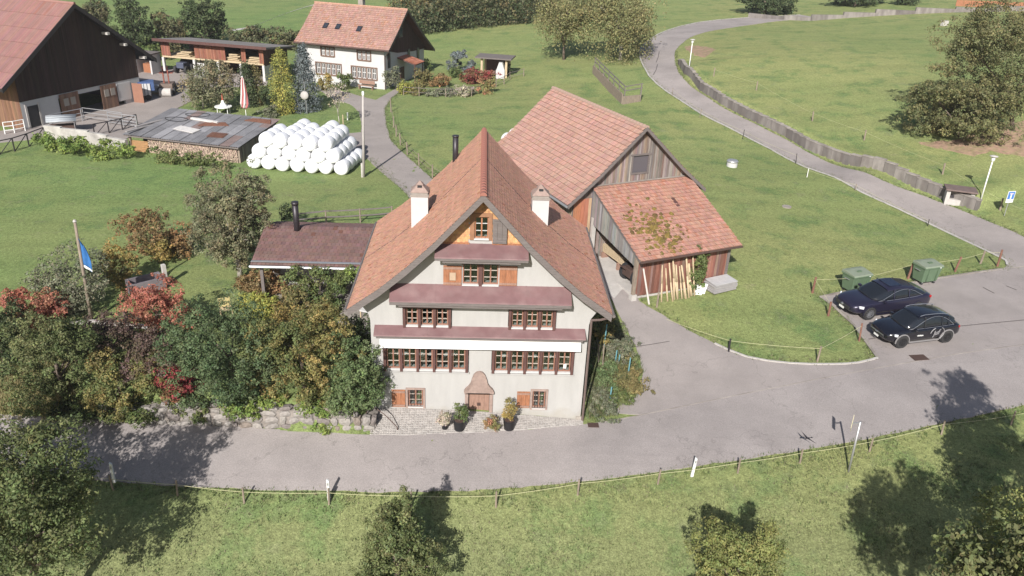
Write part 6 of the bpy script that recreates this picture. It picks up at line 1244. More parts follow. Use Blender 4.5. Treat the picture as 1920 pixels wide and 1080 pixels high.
def column(label, bb, pal, prof, group=None, mt='needle', name='conifer', lpx=4, cov=2.0, up=.2):
    x0, y0, x1, y1 = bb; p = G((x0+x1)/2, y1-3); s, dep = sc_at(p); rx = (x1-x0)/2/s; h = zfind(p.x, p.y, y0)-p.z; vseed[0] += 1; g = np.random.default_rng(vseed[0]); ls = max(.08, lpx/s)
    e = thing(name, label, 'conifer', p, 0, group); per = 9; nc = int(cov*2*math.pi*rx*.7*h/(ls*ls*.31)/per); t = g.uniform(0.01, 1, nc)**1.15; a = g.uniform(0, 6.2832, nc)
    rr = np.interp(t, *zip(*prof))*rx*g.uniform(.55, 1.06, nc)*(1+.14*np.cos(3*a+5*t)+.10*np.cos(7*a-9*t)); c = np.stack([rr*np.cos(a), rr*np.sin(a), t*h], 1); R_ = np.repeat(np.arange(nc), per)
    q = c[R_]+g.normal(size=(nc*per, 3))*ls*[1.0, 1.0, 1.1]; nr = np.stack([np.cos(a), np.sin(a), np.full(nc, .3)], 1)[R_]+g.normal(size=q.shape)*.6; nr /= np.linalg.norm(nr, axis=1, keepdims=True); P_ = np.array(PAL[pal])
    col = P_[g.integers(0, len(P_), nc)]*np.exp(g.normal(0, .22, (nc, 1))); col = col[R_]*np.exp(g.normal(0, .14, (nc*per, 1))); q[:, 2] = np.maximum(q[:, 2], .05)
    link('crown', fastmesh('crown', leaves(q, nr, ls, col, g, .5), 4, np.clip(col, .01, .9), M[mt]), e); m = MB(); m.tube((0, 0, -.2), (0, 0, h*.9), .09, .02); m.build('trunk', M['bark'], e); return e
# --- garden hedge along the stone wall
HG = 'garden shrubs above the stone wall'
bush('bright red sumac at the far left of the hedge', 'shrub', (18, 545, 128, 632), 'red', HG, nb=9)
bush('bright red shrub in the middle of the garden hedge', 'shrub', (252, 532, 345, 640), 'red', HG, nb=9)
bush('small red offshoot right of the middle red shrub', 'shrub', (318, 575, 372, 625), 'red', HG)
bush('grey-green airy shrub around the flagpole', 'shrub', (82, 478, 205, 600), 'grey', HG, nb=10, cov=1.1)
bush('golden shrub between flagpole and stone trough', 'shrub', (200, 470, 256, 548), 'gold', HG)
bush('tall rusty shrub at the corner of the garden fence', 'shrub', (244, 398, 350, 492), 'rust', HG, nb=10, cov=1.2)
bush('yellow-green shrub behind the stone trough', 'shrub', (282, 452, 325, 500), 'gold', HG)
bush('small reddish shrub right of the trough', 'shrub', (328, 445, 362, 488), 'rust', HG)
bush('dark green shrub at the left picture edge', 'shrub', (-40, 560, 62, 705), 'dark', HG, nb=9)
bush('dark mixed shrub below the left red sumac', 'shrub', (40, 605, 200, 775), 'leafy', HG, nb=11)
bush('purple-brown shrub in the middle of the hedge', 'shrub', (165, 598, 270, 705), 'purple', HG, nb=9, cov=1.2)
bush('olive shrub with brown tips low in the hedge', 'shrub', (160, 650, 300, 785), 'mixg', HG, nb=9)
bush('dark purple shrub below the middle red shrub', 'shrub', (255, 632, 350, 740), 'purple', HG, nb=9)
bush('wine-red low shrub above the wall', 'shrub', (290, 690, 378, 762), 'crimson', HG)
bush('dense mid-green shrub in the right half of the hedge', 'shrub', (362, 575, 520, 775), 'cool', HG, nb=12, cov=1.7)
bush('large golden-olive shrub left of the house', 'shrub', (488, 570, 655, 775), 'mixg', HG, nb=13, cov=1.5)
bush('golden branch mass on top of the olive shrub', 'shrub', (505, 585, 610, 690), 'gold', HG, nb=9, cov=1.2)
bush('dark green viburnum shrub touching the house corner', 'shrub', (608, 645, 722, 780), 'vib', HG, nb=12, cov=1.8)
bush('dark shrub against the left house wall', 'shrub', (640, 598, 705, 690), 'dark', HG)
bush('yellow shrub beside the garden lawn', 'shrub', (448, 552, 527, 608), 'lime', HG)
bush('reddish-brown shrub by the garden house post', 'shrub', (448, 508, 528, 566), 'rust', HG)
bush('pale green shrub in front of the terrace', 'shrub', (522, 540, 605, 612), 'olive', HG)
bush('low green shrub over the left end of the wall', 'shrub', (185, 735, 300, 795), 'green', HG)
bush('low green shrub at the roadside left of the wall', 'shrub', (100, 735, 205, 790), 'dark', HG)
bush('bright green ivy patch hanging over the stone wall', 'ivy', (424, 738, 548, 792), 'fresh', HG, nb=7, dz=.1, stem=False, wide=.35, name='ivy')
bush('second ivy patch on the stone wall towards the house', 'ivy', (560, 748, 640, 790), 'fresh', HG, nb=6, dz=.1, stem=False, wide=.3, name='ivy')
bush('dark trailing ivy at the left of the stone wall', 'ivy', (310, 752, 400, 798), 'green', HG, nb=6, dz=.1, stem=False, wide=.3, name='ivy')
bush('small bright weed patch at the foot of the stone wall', 'weeds', (590, 796, 628, 810), 'fresh', HG, stem=False, name='weeds')
# climber on the garden house, shrub on barn
p = Vector((-8.4, 7.2, 1.8)); e = thing('climbing_vine', 'green vine covering the front of the garden house terrace', 'vine', p); crown('foliage', e, [(0, 0, 1.6, 1.5, .7, 1.1), (-.8, .1, 1.9, 1.1, .6, .6), (1.0, .1, 2.1, 1.3, .5, .5), (-.2, -.2, .7, 1.2, .6, .8)], 7000, .13, 'green', 901, .18); crown('trailing_tips', e, [(2.0, .1, 2.25, .8, .4, .22)], 900, .12, 'fresh', 902, .12); trunk(e, .05, 1.8, [(.8, .1, 2), (-.7, .1, 2)])
p = BW(4.25, FY-.35, 0); p.z = h1(p.x, p.y); e = thing('climbing_vine', 'dark green vine climbing the front wall of the barn lean-to', 'vine', p, BA); crown('foliage', e, [(0, .05, 1.5, .5, .3, .9), (.15, .05, 2.4, .45, .28, .6), (-.1, -.05, .7, .45, .35, .6)], 3600, .13, 'green', 903, .15); trunk(e, .04, 1.8, [(.1, .1, 2.3)])
# --- garden tree and the strip right of the house
tree('round walnut-like tree with browning top on the garden lawn', (356, 310, 512, 505), (451, 522), 'walnut', None, 2.2, 14, 3.6, .17, 'palebark', name='garden_tree')
bush('clipped dark yew beside the garden house flue', 'shrub', (528, 385, 552, 425), 'dark', None, stem=False)
SG = 'plants in the bed right of the house'
for bb, pal, lab in (((1105, 590, 1150, 650), 'mixg', 'brown-green shrub at the top of the side bed'), ((1118, 615, 1182, 690), 'grey', 'pale green plants in the middle of the side bed'), ((1100, 655, 1150, 735), 'vib', 'dark green plants close to the side wall'), ((1140, 660, 1202, 745), 'olive', 'loose plants along the kerb of the side bed'), ((1096, 720, 1150, 792), 'grey', 'low plants at the front corner of the side bed'), ((1135, 715, 1185, 775), 'green', 'green plants at the front edge of the side bed')):
    bush(lab, 'plants', bb, pal, SG, cov=1.3, nb=8, stem=False, name='bed_plants', shell=.2, hmax=.32, lpx=3.2)
BP = plain('turquoise_stake', (.12, .27, .30), .6)
for i, (q, h) in enumerate((((1132, 655), 1.5), ((1153, 682), .8), ((1159, 684), .6), ((1177, 706), 1.1), ((1143, 752), .8))):
    p = G(*q); m = MB(); m.tube((0, 0, -.2), (.03, 0, h), .035, n=7); o = m.build('plant_stake', BP); o.location = p; tag(o, ['tallest turquoise stake at the back of the side bed', 'turquoise stake left of the close pair in the side bed', 'short turquoise stake right of the close pair in the side bed', 'turquoise stake nearest the kerb of the side bed', 'turquoise stake nearest the road in the side bed'][i], 'stake', 'stakes in the side bed')
p = G(1125, 690); e = thing('grey_ladder_frame', 'grey wooden frame leaning in the side bed', 'frame', p); m = MB(); m.bar((-.1, 0, 0), (-.15, .1, 1.3), .05); m.build('stile', M['post'], e); m = MB(); m.bar((.12, 0, 0), (.1, .1, 1.3), .05); m.build('stile', M['post'], e)
# --- pots in front of the house
def pot(px, py, lab, pal, ph, bw, pr=.27, pmat='dark', nb=6, tall=1.0, n=1500):
    p = G(px, py); p.z += .05; e = thing('potted_plant', lab, 'potted plant', p)
    m = MB(); m.lathe([(pr*.82, 0), (pr, ph), (pr*1.04, ph), (pr*.9, ph-.01), (pr*.88, ph-.06)], n=18); m.build('pot', POTM if pmat == 'dark' else M[pmat], e, True); m = MB(); m.lathe([(pr*.88, ph-.07), (pr*.88, ph-.05)], n=14); m.build('soil', M['iron'], e)
    r = random.Random(px); crown('foliage', e, [(r.uniform(-.1, .1), 0, ph+tall*.3, bw, bw, tall*.3), (.12, 0, ph+tall*.55, bw*.8, bw*.7, tall*.25), (-.12, 0, ph+tall*.8, bw*.5, bw*.5, tall*.22)], n, .075, pal, px, .07, shell=.2); m = MB(); m.tube((0, 0, ph-.06), (0, 0, ph+tall*.5), .02); m.build('stem', M['bark'], e)
POTM = plain('anthracite_pot', (.04, .04, .048), .6)
pot(861, 806, 'leafy plant in dark round pot left of the front door', 'green', .5, .27, tall=.9); pot(954, 805, 'tall plant in dark round pot right of the front door', 'gold', .5, .26, tall=1.05)
pot(834, 805, 'pale dried flowering plant in small pot at the far left of the door', 'pale', .25, .3, .15, 'dark', tall=.6, n=1500); 
bush('small reddish heather clump in front of the door step', 'plant', (910, 784, 938, 812), 'heath', None, stem=False, name='heather', lpx=2.5)
# --- farmyard garden
FG = 'trees and shrubs of the farm garden'
tree('thin-leaved apple tree in front of the machine shed', (328, 112, 446, 196), (381, 203), 'walnut', FG, 1.2, 11, 3.6, .12, 'palebark', droop=.15)
CP1 = [(0, .75), (.15, 1), (.6, .95), (.85, .7), (1, .15)]; CP2 = [(0, .9), (.12, 1), (.5, .72), (.8, .38), (1, .04)]
column('dark green columnar thuja behind the striped parasol', (452, 120, 482, 203), 'dark', CP1, FG, lpx=3.2); column('second dark thuja beside the first', (472, 126, 496, 200), 'olive', CP1, FG, lpx=3.2)
column('yellow-green columnar cypress beside the blue spruce', (514, 96, 552, 216), 'lime', CP1, FG, lpx=3.2); column('broad blue spruce in front of the farmhouse', (546, 88, 604, 210), 'spruce', CP2, FG, lpx=3.4)
for bb, pal, lab in (((490, 165, 522, 205), 'dark', 'dark shrub between thuja and cypress'), ((490, 200, 520, 222), 'grey', 'low grey shrub beside the firewood shed roof'), ((536, 190, 556, 214), 'lime', 'low shrub at the foot of the yellow cypress'), ((595, 140, 622, 172), 'gold', 'yellowish climber on the left of the farmhouse wall'), ((632, 140, 660, 170), 'green', 'green climber in the middle of the farmhouse wall'), ((722, 132, 752, 172), 'grey', 'grey shrub at the front corner of the farmhouse'), ((746, 152, 772, 178), 'lime', 'small bright yellow-green shrub at the garden entrance'), ((776, 130, 812, 165), 'olive', 'olive shrub in front of the porch'), ((806, 142, 842, 165), 'rust', 'brownish flower bed right of the porch'), ((790, 112, 808, 135), 'green', 'small green shrub at the back corner of the farmhouse'), ((843, 128, 864, 147), 'green', 'small green bush below the round grey bush'), ((868, 132, 922, 160), 'crimson', 'deep red spreading bush beside the barbecue shelter'), ((895, 150, 925, 178), 'heath', 'mixed flower clump at the garden fence corner'), ((770, 160, 800, 180), 'olive', 'low plants inside the garden fence, left'), ((805, 165, 850, 182), 'grey', 'low plants inside the garden fence, middle'), ((852, 164, 890, 182), 'pale', 'pale flowers inside the garden fence, right'), ((940, 120, 958, 142), 'dark', 'dark shrub at the right side of the barbecue shelter')):
    bush(lab, 'shrub', bb, pal, FG, nb=6, lpx=3.2, stem=False)
bush('round clipped grey-green bush on the lawn behind the red bush', 'shrub', (848, 100, 884, 138), 'spruce', FG, nb=1, lpx=3.0, clump=.1, shell=.85, stem=False, cov=2.4)
tree('small bare tree with stake on the lawn by the drive', (606, 158, 650, 200), (637, 236), 'pale', FG, .35, 7, 3, .05, 'palebark')
bush('green weeds along the foot of the white yard wall', 'weeds', (60, 255, 175, 292), 'fresh', FG, nb=8, stem=False, name='weeds', wide=.4); bush('green weeds further right below the white yard wall', 'weeds', (165, 268, 245, 300), 'fresh', FG, nb=6, stem=False, name='weeds', wide=.4)
bush('rough weeds in front of the firewood stack', 'weeds', (270, 284, 440, 312), 'green', FG, nb=9, stem=False, name='weeds', wide=.12)
# --- trees further back
BT = 'trees behind the farm'
for bb, base, pal, lab in (((140, 2, 228, 118), (190, 122), 'far', 'broad tree behind the dark barn roof'), ((212, 2, 296, 128), (252, 124), 'dark', 'tall dark tree behind the barn eave'), ((280, 25, 350, 125), (315, 118), 'far', 'rounded tree between barn and machine shed'), ((335, 8, 430, 112), (385, 105), 'dark', 'large dark tree behind the machine shed'), ((265, 70, 320, 130), (290, 130), 'green', 'low tree at the left end of the machine shed')):
    tree(lab, bb, base, pal, BT, 1.8, 9, 3.6, pos=G(base[0], base[1]-20))
for i, x in enumerate((425, 462, 500, 535)): bush('%s rounded shrub in the row behind the machine shed' % ('leftmost', 'second', 'third', 'rightmost')[i], 'shrub', (x-4, 55+i*2, x+42, 98), 'far', BT, nb=6, lpx=3.6, stem=False)
tree('broad weeping tree left of the birch', (1000, -20, 1108, 86), (1057, 112), 'weep', BT, 1.5, 13, 3.4, .2, 'bark', droop=.5); tree('large weeping birch with white trunk beside the lane', (1095, -40, 1240, 84), (1163, 112), 'weep', BT, 1.5, 15, 3.4, .26, 'palebark', droop=1.5)
for bb, pal, lab in (((1385, -18, 1482, 30), 'dark', 'dark conifer bush at the top of the lane'), ((1556, -20, 1650, 14), 'dark', 'dark bush at the top edge right of the lane'), ((1672, -18, 1722, 10), 'dark', 'second small dark bush at the top edge')):
    bush(lab, 'shrub', bb, pal, BT, nb=7, lpx=3.6)
tree('sprawling dark-leaved tree on the right hillside', (1705, 130, 1885, 268), (1800, 258), 'dusk', 'trees on the right hillside', 1.9, 14, 3.8, .18, trunk_top=.4); tree('taller tree at the right picture edge', (1772, 5, 1990, 235), (1898, 245), 'dusk', 'trees on the right hillside', 1.7, 15, 3.8, .2)
# far wood at the top of the picture
g = random.Random(55); bl = []; cc = []
e = thing('far_wood', 'dense autumn wood at the top edge behind the meadow', 'wood', G(880, 40)); e['kind'] = 'stuff'; del e['category']; o0 = e.location
for px in range(752, 1012, 9):
    for k in range(3):
        yb = np.interp(px, [752, 820, 900, 1012], [66, 58, 50, 40])-k*16; q = G(px+g.uniform(-5, 5), yb); h = g.uniform(6, 10); rr = g.uniform(1.9, 3.2)
        bl += [(q.x-o0.x, q.y-o0.y, q.z-o0.z+h*.45, rr, rr, h*.5), (q.x-o0.x+g.uniform(-1, 1), q.y-o0.y, q.z-o0.z+h*.25, rr*.9, rr, h*.28)]
th = len(bl)//3
for i, pal in enumerate((PAL['far'], PAL['dark'], PAL['far']+PAL['gold'])): o = crown('wood_foliage', e, bl[i::3], 15000, .38, pal, 700+i, .5, kind='stuff', shell=.55)
# --- foreground trees
FT = 'trees in the foreground meadow'
sdv = Vector((math.sin(SUN_AZ), math.cos(SUN_AZ), 0)); kk = 1/math.tan(SUN_EL)
def ftree(label, cpx, cpy, cz, rx, rz, pal, seed, nb=12, ls=.105, cov=1.0, name='tree', lump=None, shell=.35, n=None, cone=0):
    q = onz(cpx, cpy, cz); zg = h1(q[0], q[1]); r = random.Random(seed); e = thing(name, label, 'tree', (q[0], q[1], zg), 0, FT); hc = cz-zg
    bl = blobset(rx, rx*.95, rz*.85, hc, nb, r, .5)+[(rx*.7*r.uniform(-1, 1), rx*.7*r.uniform(-1, 1), hc+rz*r.uniform(.55, 1.0), rx*r.uniform(.12, .24), rx*.2, rz*r.uniform(.2, .38)) for _ in range(9)]
    if cone: bl = [(a*(1-cone*max(0, (c-hc)/rz+.3)/1.3), b*(1-cone*max(0, (c-hc)/rz+.3)/1.3), c, d_*(1-.5*cone*max(0, (c-hc)/rz+.3)/1.3), e_, f_) for a, b, c, d_, e_, f_ in bl]
    crown('crown', e, bl, n or nleaf(rx, rx, rz, ls, cov), ls, pal, seed, shell=shell, floor=.2, asp=.5, lump=lump)
    trunk(e, .06+rx*.05, hc*.75, [(b[0], b[1], b[2]) for b in bl[1:10]], 'bark', seed); return e
ftree('big airy tree filling the lower left corner', 35, 965, 3.0, 2.6, 3.0, 'leafy', 801, 20, .12, 1.35, n=42000, lump=.34)
ftree('dark tree just outside the left picture edge', -190, 890, 3.4, 2.8, 3.2, 'leafy', 802, 12, .17, 1.6, lump=.4)
ftree('young tree at the lower edge below the house', 745, 1055, .1, 1.75, 2.4, 'leafy', 804, 9, .105, 1.9, shell=.2, lump=.24, cone=.75)
ftree('golden green tree top at the lower edge right of centre', 1385, 1080, .6, 2.05, 2.1, 'yel', 805, 11, .10, 1.9, lump=.25, cone=.6)
ftree('leafy tree top in the lower right corner', 1905, 1050, 2.0, 1.9, 2.2, 'yel', 806, 12, .115, 1.6, lump=.3)
S = Vector(onz(1800, 760, .2)); 
for (sx, sy, h, rx, rz, sd_, lab) in ((1800, 770, 8.0, 1.6, 2.3, 811, 'tall slim tree outside the right picture edge'), (1870, 890, 6.2, 2.9, 2.6, 812, 'broad tree outside the lower right corner'), (1690, 985, 6.6, 2.3, 2.1, 813, 'low tree below the lower right corner')):
    S = Vector(onz(sx, sy, .2 if sy < 800 else -.6)); q = S-sdv*h*kk+Vector((0, 0, h)); v = np.array(q)-CAM; ftree(lab, 960+F_PX*(v@_r)/(v@_f), 540-F_PX*(v@_u)/(v@_f), q.z, rx, rz, 'leafy', sd_, 12, .18, 1.9, lump=.38)
# ------------------------------------------------------------------ farmyard bits
yw = [G(*q) for q in ((88, 262), (120, 265), (170, 270), (205, 277), (240, 284))]; e = thing('yard_wall', 'whitewashed concrete yard wall in front of the cattle barn', 'wall', yw[0])
for i, (a, b) in enumerate(zip(yw[:-1], yw[1:])):
    d = b-a; c = (a+b)/2-yw[0]; m = MB(); m.box((c.x, c.y, c.z+.5-.05*i), (math.hypot(d.x, d.y)+.02, .3, 1.6-.1*i), math.atan2(d.y, d.x)); m.build('wall_section', mat('whitewash', (.42, .40, .37), .95, .2, 1.2, .4, 15, col2=(.24, .22, .2), c2scale=1.0, c2amt=.6), e)
def railing(name, lab, q, h, bars, mt='steel', rad=.035, diag=False, posts=None):
    P_ = [G(*p) for p in q]; e = thing(name, lab, 'railing', P_[0]); L_ = [p-P_[0] for p in P_]
    for p in L_: m = MB(); m.tube(p-Vector((0, 0, .1)), p+Vector((0, 0, h)), rad*1.3); m.build('post', M[mt], e)
    for k in range(bars): z = h*(k+1)/bars-.02; m = MB(); m.path([p+Vector((0, 0, z)) for p in L_], rad, 6); m.build('rail', M[mt], e)
    if diag:
        for a, b in zip(L_[:-1], L_[1:]): m = MB(); m.tube(a, b+Vector((0, 0, h)), rad*.8); m.build('brace', M[mt], e)
    return e
railing('pen_railing', 'galvanised pen railing across the farmyard', ((98, 240), (155, 228), (158, 226), (205, 232), (232, 236)), 1.25, 3); railing('pen_railing', 'galvanised railing at the right end of the pen', ((205, 234), (232, 238), (258, 241)), 1.2, 4)
railing('truss_railing', 'dark braced railing beside the corrugated shed roof', ((178, 255), (205, 250), (230, 244), (258, 236)), 1.1, 1, 'dark', .045, True); railing('truss_railing', 'dark braced railing at the left of the yard wall', ((-40, 300), (0, 290), (28, 284), (55, 275), (88, 262)), 1.15, 1, 'dark', .045, True)
railing('door_railing', 'white railing beside the barn side door', ((10, 252), (28, 250), (48, 246)), 1.1, 3, 'white_paint', .035)
a, b = G(92, 250), G(148, 246); d = b-a; e = thing('feed_rack_roof', 'curved grey sheet roof over the feed rack', 'feed rack', a, math.atan2(d.y, d.x)); L_ = math.hypot(d.x, d.y); m = MB(); n = 7
for k in range(n): t0, t1 = math.pi*(.12+.76*k/n), math.pi*(.12+.76*(k+1)/n); m.poly([(0, -1.0*math.cos(t0), .95+.62*math.sin(t0)), (L_, -1.0*math.cos(t0), .95+.62*math.sin(t0)), (L_, -1.0*math.cos(t1), .95+.62*math.sin(t1)), (0, -1.0*math.cos(t1), .95+.62*math.sin(t1))])
o = m.build('sheet', mat('grey_sheet', (.33, .35, .37), .5, .1, 2, .1), e, True); so = o.modifiers.new('t', 'SOLIDIFY'); so.thickness = .03
for x in (.2, L_-.2):
    for y in (-.75, .75): m = MB(); m.tube((x, y, 0), (x, y, 1.15), .035); m.build('leg', M['steel'], e)
m = MB(); m.span((.2, -.5, .2), (L_-.2, .5, .7)); m.build('rack', M['iron'], e)
def box_thing(name, lab, cat, q, dims, mt, rz, parts=()):
    e = thing(name, lab, cat, G(*q), rz); m = MB(); m.span((-dims[0]/2, -dims[1]/2, .25), (dims[0]/2, dims[1]/2, dims[2])); m.build('body', mt, e, bevel=.04)
    for nm, lo, hi, pm in parts: m = MB(); m.span(lo, hi); m.build(nm, pm, e)
    return e
WS = mat('white_slat', (.5, .5, .5), .7, .05); BT_ = mat('blue_tarp', (.06, .10, .22), .6, .2, 2)
e = box_thing('slatted_trailer', 'white slatted trailer with blue cover in the barn shade', 'trailer', (268, 186), (1.9, 1.3, .5), M['iron'], R(20), [('slat', (-.95+.32*i, -.72, .5), (-.95+.32*i+.26, -.66, 1.75), WS) for i in range(6)]+[('cover', (-.9, -.6, 1.0), (1.3, .8, 1.9), BT_)])
for x in (-.5, .6):
    m = MB(); m.tube((x, -.78, .3), (x, -.62, .3), .3, n=14); m.build('wheel', M['black'], e)
box_thing('white_crate', 'small white crate in the barn shade', 'crate', (294, 176), (1.1, .8, 1.0), WS, R(10), [('skid', (-.5, -.35, 0), (.5, .35, .25), M['timber'])])
e = thing('farm_loader', 'small loader with pale bucket and red mast in the yard', 'loader', G(314, 178), R(10)); m = MB(); m.span((-.7, -.3, .4), (.7, 1.6, 1.2)); m.build('body', mat('loader_brown', (.16, .12, .10), .7, .2), e, bevel=.08); m = MB(); m.tube((-.6, -.9, .45), (.6, -.9, .45), .45, n=14); m.build('bucket', M['paleconc'], e)
for x in (-.25, .25): m = MB(); m.span((x-.06, .4, 1.0), (x+.06, .55, 3.0)); m.build('mast', mat('loader_red', (.22, .07, .05), .7, .2) if x < 0 else bpy.data.materials['loader_red'], e)
m = MB(); m.span((-.7, .6, 2.2), (.7, 1.7, 2.28)); m.build('canopy', bpy.data.materials['loader_red'], e)
for x, y in ((-.75, 0), (.75, 0), (-.75, 1.3), (.75, 1.3)): m = MB(); m.tube((x-.12, y, .42), (x+.12, y, .42), .42, n=14); m.build('wheel', M['black'], e)
e = thing('stored_tractor', 'dark tractor standing under the machine shed', 'tractor', SWf(-11.3, .9, 1.85), SA); m = MB(); m.span((-.5, -.9, .6), (.5, 1.2, 1.3)); m.build('bonnet', mat('tractor_blue_grey', (.08, .09, .13), .4), e, bevel=.08); m = MB(); m.span((-.6, .3, 1.3), (.6, 1.6, 2.3)); m.build('cab', M['dark'], e, bevel=.08)
for x, y, rr in ((-.7, -.6, .45), (.7, -.6, .45), (-.75, 1.0, .7), (.75, 1.0, .7)): m = MB(); m.tube((x-.15, y, rr), (x+.15, y, rr), rr, n=16); m.build('wheel', M['black'], e)
# folded striped parasol, garden seat with cone
p = G(462, 222); e = thing('folded_parasol', 'folded red and white striped parasol behind the corrugated roof', 'parasol', p); m = MB(); m.tube((0, 0, -.1), (0, 0, 1.2), .035); m.build('pole', M['white_paint'], e); zt = zfind(p.x, p.y, 143)-p.z; n = 16; pr = [(.20, 1.0), (.36, 1.15), (.40, 1.5), (.30, 2.4), (.16, zt-.35), (.06, zt-.1)]; cl = [MB(), MB()]
for k in range(len(pr)-1):
    for i in range(n):
        rr = lambda r_, j: r_*(1+.12*(1 if j % 2 else -1)); q4_ = [(rr(pr[k+dk][0], j)*math.cos(6.2832*j/n+.35*(k+dk)), rr(pr[k+dk][0], j)*math.sin(6.2832*j/n+.35*(k+dk)), pr[k+dk][1]) for dk, j in ((0, i), (0, i+1), (1, i+1), (1, i))]; cl[(i//2) % 2].poly(q4_)
cl[0].build('red_cloth', mat('parasol_red', (.42, .12, .12), .8, .1), e); cl[1].build('white_cloth', mat('parasol_white', (.55, .5, .48), .8, .1), e); m = MB(); m.lathe([(.07, 0), (.08, .12)], (0, 0, zt-.1), 10); m.build('tip', M['white_paint'], e)
p = G(420, 213); e = thing('garden_table', 'white garden table with a red-tipped cone on the lawn', 'table', p); m = MB(); m.lathe([(.85, .68), (.85, .76)], n=16); m.build('table_top', M['white_paint'], e)
for x, y in ((-.5, -.4), (.5, -.4), (-.5, .4), (.5, .4)): m = MB(); m.tube((x, y, 0), (x, y, .68), .04); m.build('leg', M['white_paint'], e)
m = MB(); m.lathe([(.42, .77), (.18, 1.1), (.10, 1.35)], n=10); c_ = m.build('cone', M['white_paint'], e); m = MB(); m.lathe([(.09, 1.35), (.02, 2.0)], n=8); m.build('cone_tip', mat('cone_red', (.4, .1, .06), .7), c_)
p = G(652, 225); m = MB(); m.tube((0, 0, -.1), (0, 0, .75), .07); o = m.build('garden_light', M['white_paint']); o.location = p; tag(o, 'short white bollard light on the lawn beside the drive', 'light')
m = MB(); p = G(637, 236); m.tube((.35, 0, -.1), (.35, 0, 1.1), .05); o = m.build('tree_stake', M['timber']); o.location = p; tag(o, 'wooden stake supporting the small bare tree', 'stake')
# stone trough in the garden
p = G(276, 545); e = thing('stone_trough', 'dark rectangular stone trough among the garden shrubs', 'trough', p, R(40)); m = MB()
for lo, hi in (((-.9, -.5, 0), (.9, -.38, .75)), ((-.9, .38, 0), (.9, .5, .75)), ((-.9, -.38, 0), (-.78, .38, .75)), ((.78, -.38, 0), (.9, .38, .75)), ((-.78, -.38, 0), (.78, .38, .45))): m.span(lo, hi)
m.build('basin', mat('dark_stone', (.17, .15, .16), .9, .2, 3), e); m = MB(); m.span((.95, -.12, 0), (1.15, .12, 1.3)); m.build('spout_post', M['paleconc'], e)
ribbon('garden_edging', gp([(132, 608), (175, 606), (225, 611), (300, 620)]), .22, .14, M['paleconc'], .02, 'pale stone edging along the garden lawn')
p = G(425, 592); e = thing('garden_chair', 'small yellow wooden chair on the garden lawn', 'chair', p, R(30)); m = MB(); m.box((0, 0, .42), (.6, .5, .05)); m.build('seat', M['timber'], e); m = MB(); m.box((0, .24, .7), (.6, .05, .5)); m.build('backrest', mat('yellow_chair', (.5, .42, .2), .7), e)
for x, y in ((-.26, -.2), (.26, -.2), (-.26, .2), (.26, .2)): m = MB(); m.box((x, y, .2), (.05, .05, .4)); m.build('leg', M['timber'], e)
e = thing('terrace_chair', 'cream chair on the paved terrace beside the house', 'chair', Vector((-5.9, 6.6, h1(-5.9, 6.6)+.1)), R(-20)); m = MB(); m.box((0, 0, .42), (.6, .6, .08)); m.build('seat', M['whitetrim'], e); m = MB(); m.box((0, .28, .75), (.6, .08, .6)); m.build('backrest', M['whitetrim'], e)
for x, y in ((-.26, -.25), (.26, -.25), (-.26, .25), (.26, .25)): m = MB(); m.box((x, y, .2), (.05, .05, .4)); m.build('leg', M['timber'], e)
sheet('terrace_paving', [(-7.4, 3.4), (-4.8, 3.2), (-4.8, 8.0), (-7.4, 8.0)], M['conc'], .05, 'grey paved terrace between house and garden house')
# bare soil under the hillside tree, worn patches
SOIL = mat('bare_brown_soil', (.30, .195, .14), .95, .25, 2.5, .5, 12, col2=(.20, .18, .085), c2scale=1.6, c2amt=.8)
sheet('bare_soil', smooth(gp([(1728, 268), (1790, 262), (1850, 245), (1930, 225), (2000, 240), (1960, 285), (1900, 292), (1860, 285), (1820, 292), (1770, 282)]), True, 3), SOIL, .02, 'bare brown soil beneath the hillside tree', .5, .25)
sheet('bare_soil', smooth(gp([(1284, 88), (1310, 86), (1340, 92), (1330, 102), (1318, 108), (1300, 102)]), True, 3), SOIL, .02, 'small bare earth patch inside the lane bend', .5, .2)
p = G(1770, 48); m = MB(); m.box((0, 0, .3), (1.0, .5, .8), .3); o = m.build('field_block', M['paleconc']); o.location = p; tag(o, 'pale concrete block lying on the upper meadow', 'block')
# small things standing inside the ground floor: tables seen through the window row
r = random.Random(3)
for i, x in enumerate((-3.6, -2.5, -1.4, 1.3, 2.4, 3.5)):
    e = thing('dining_table', 'white-topped table behind the %s window of the long row, %s half' % (('outer', 'middle', 'inner', 'inner', 'middle', 'outer')[i], 'left' if x < 0 else 'right'), 'table', (x, 1.35, 2.2), 0, 'tables behind the long window row'); m = MB(); m.box((0, 0, .72), (.75, .8, .04)); m.build('table_top', M['whitetrim'], e); m = MB(); m.tube((0, 0, 0), (0, 0, .7), .05); m.build('leg', M['doorwood'], e)
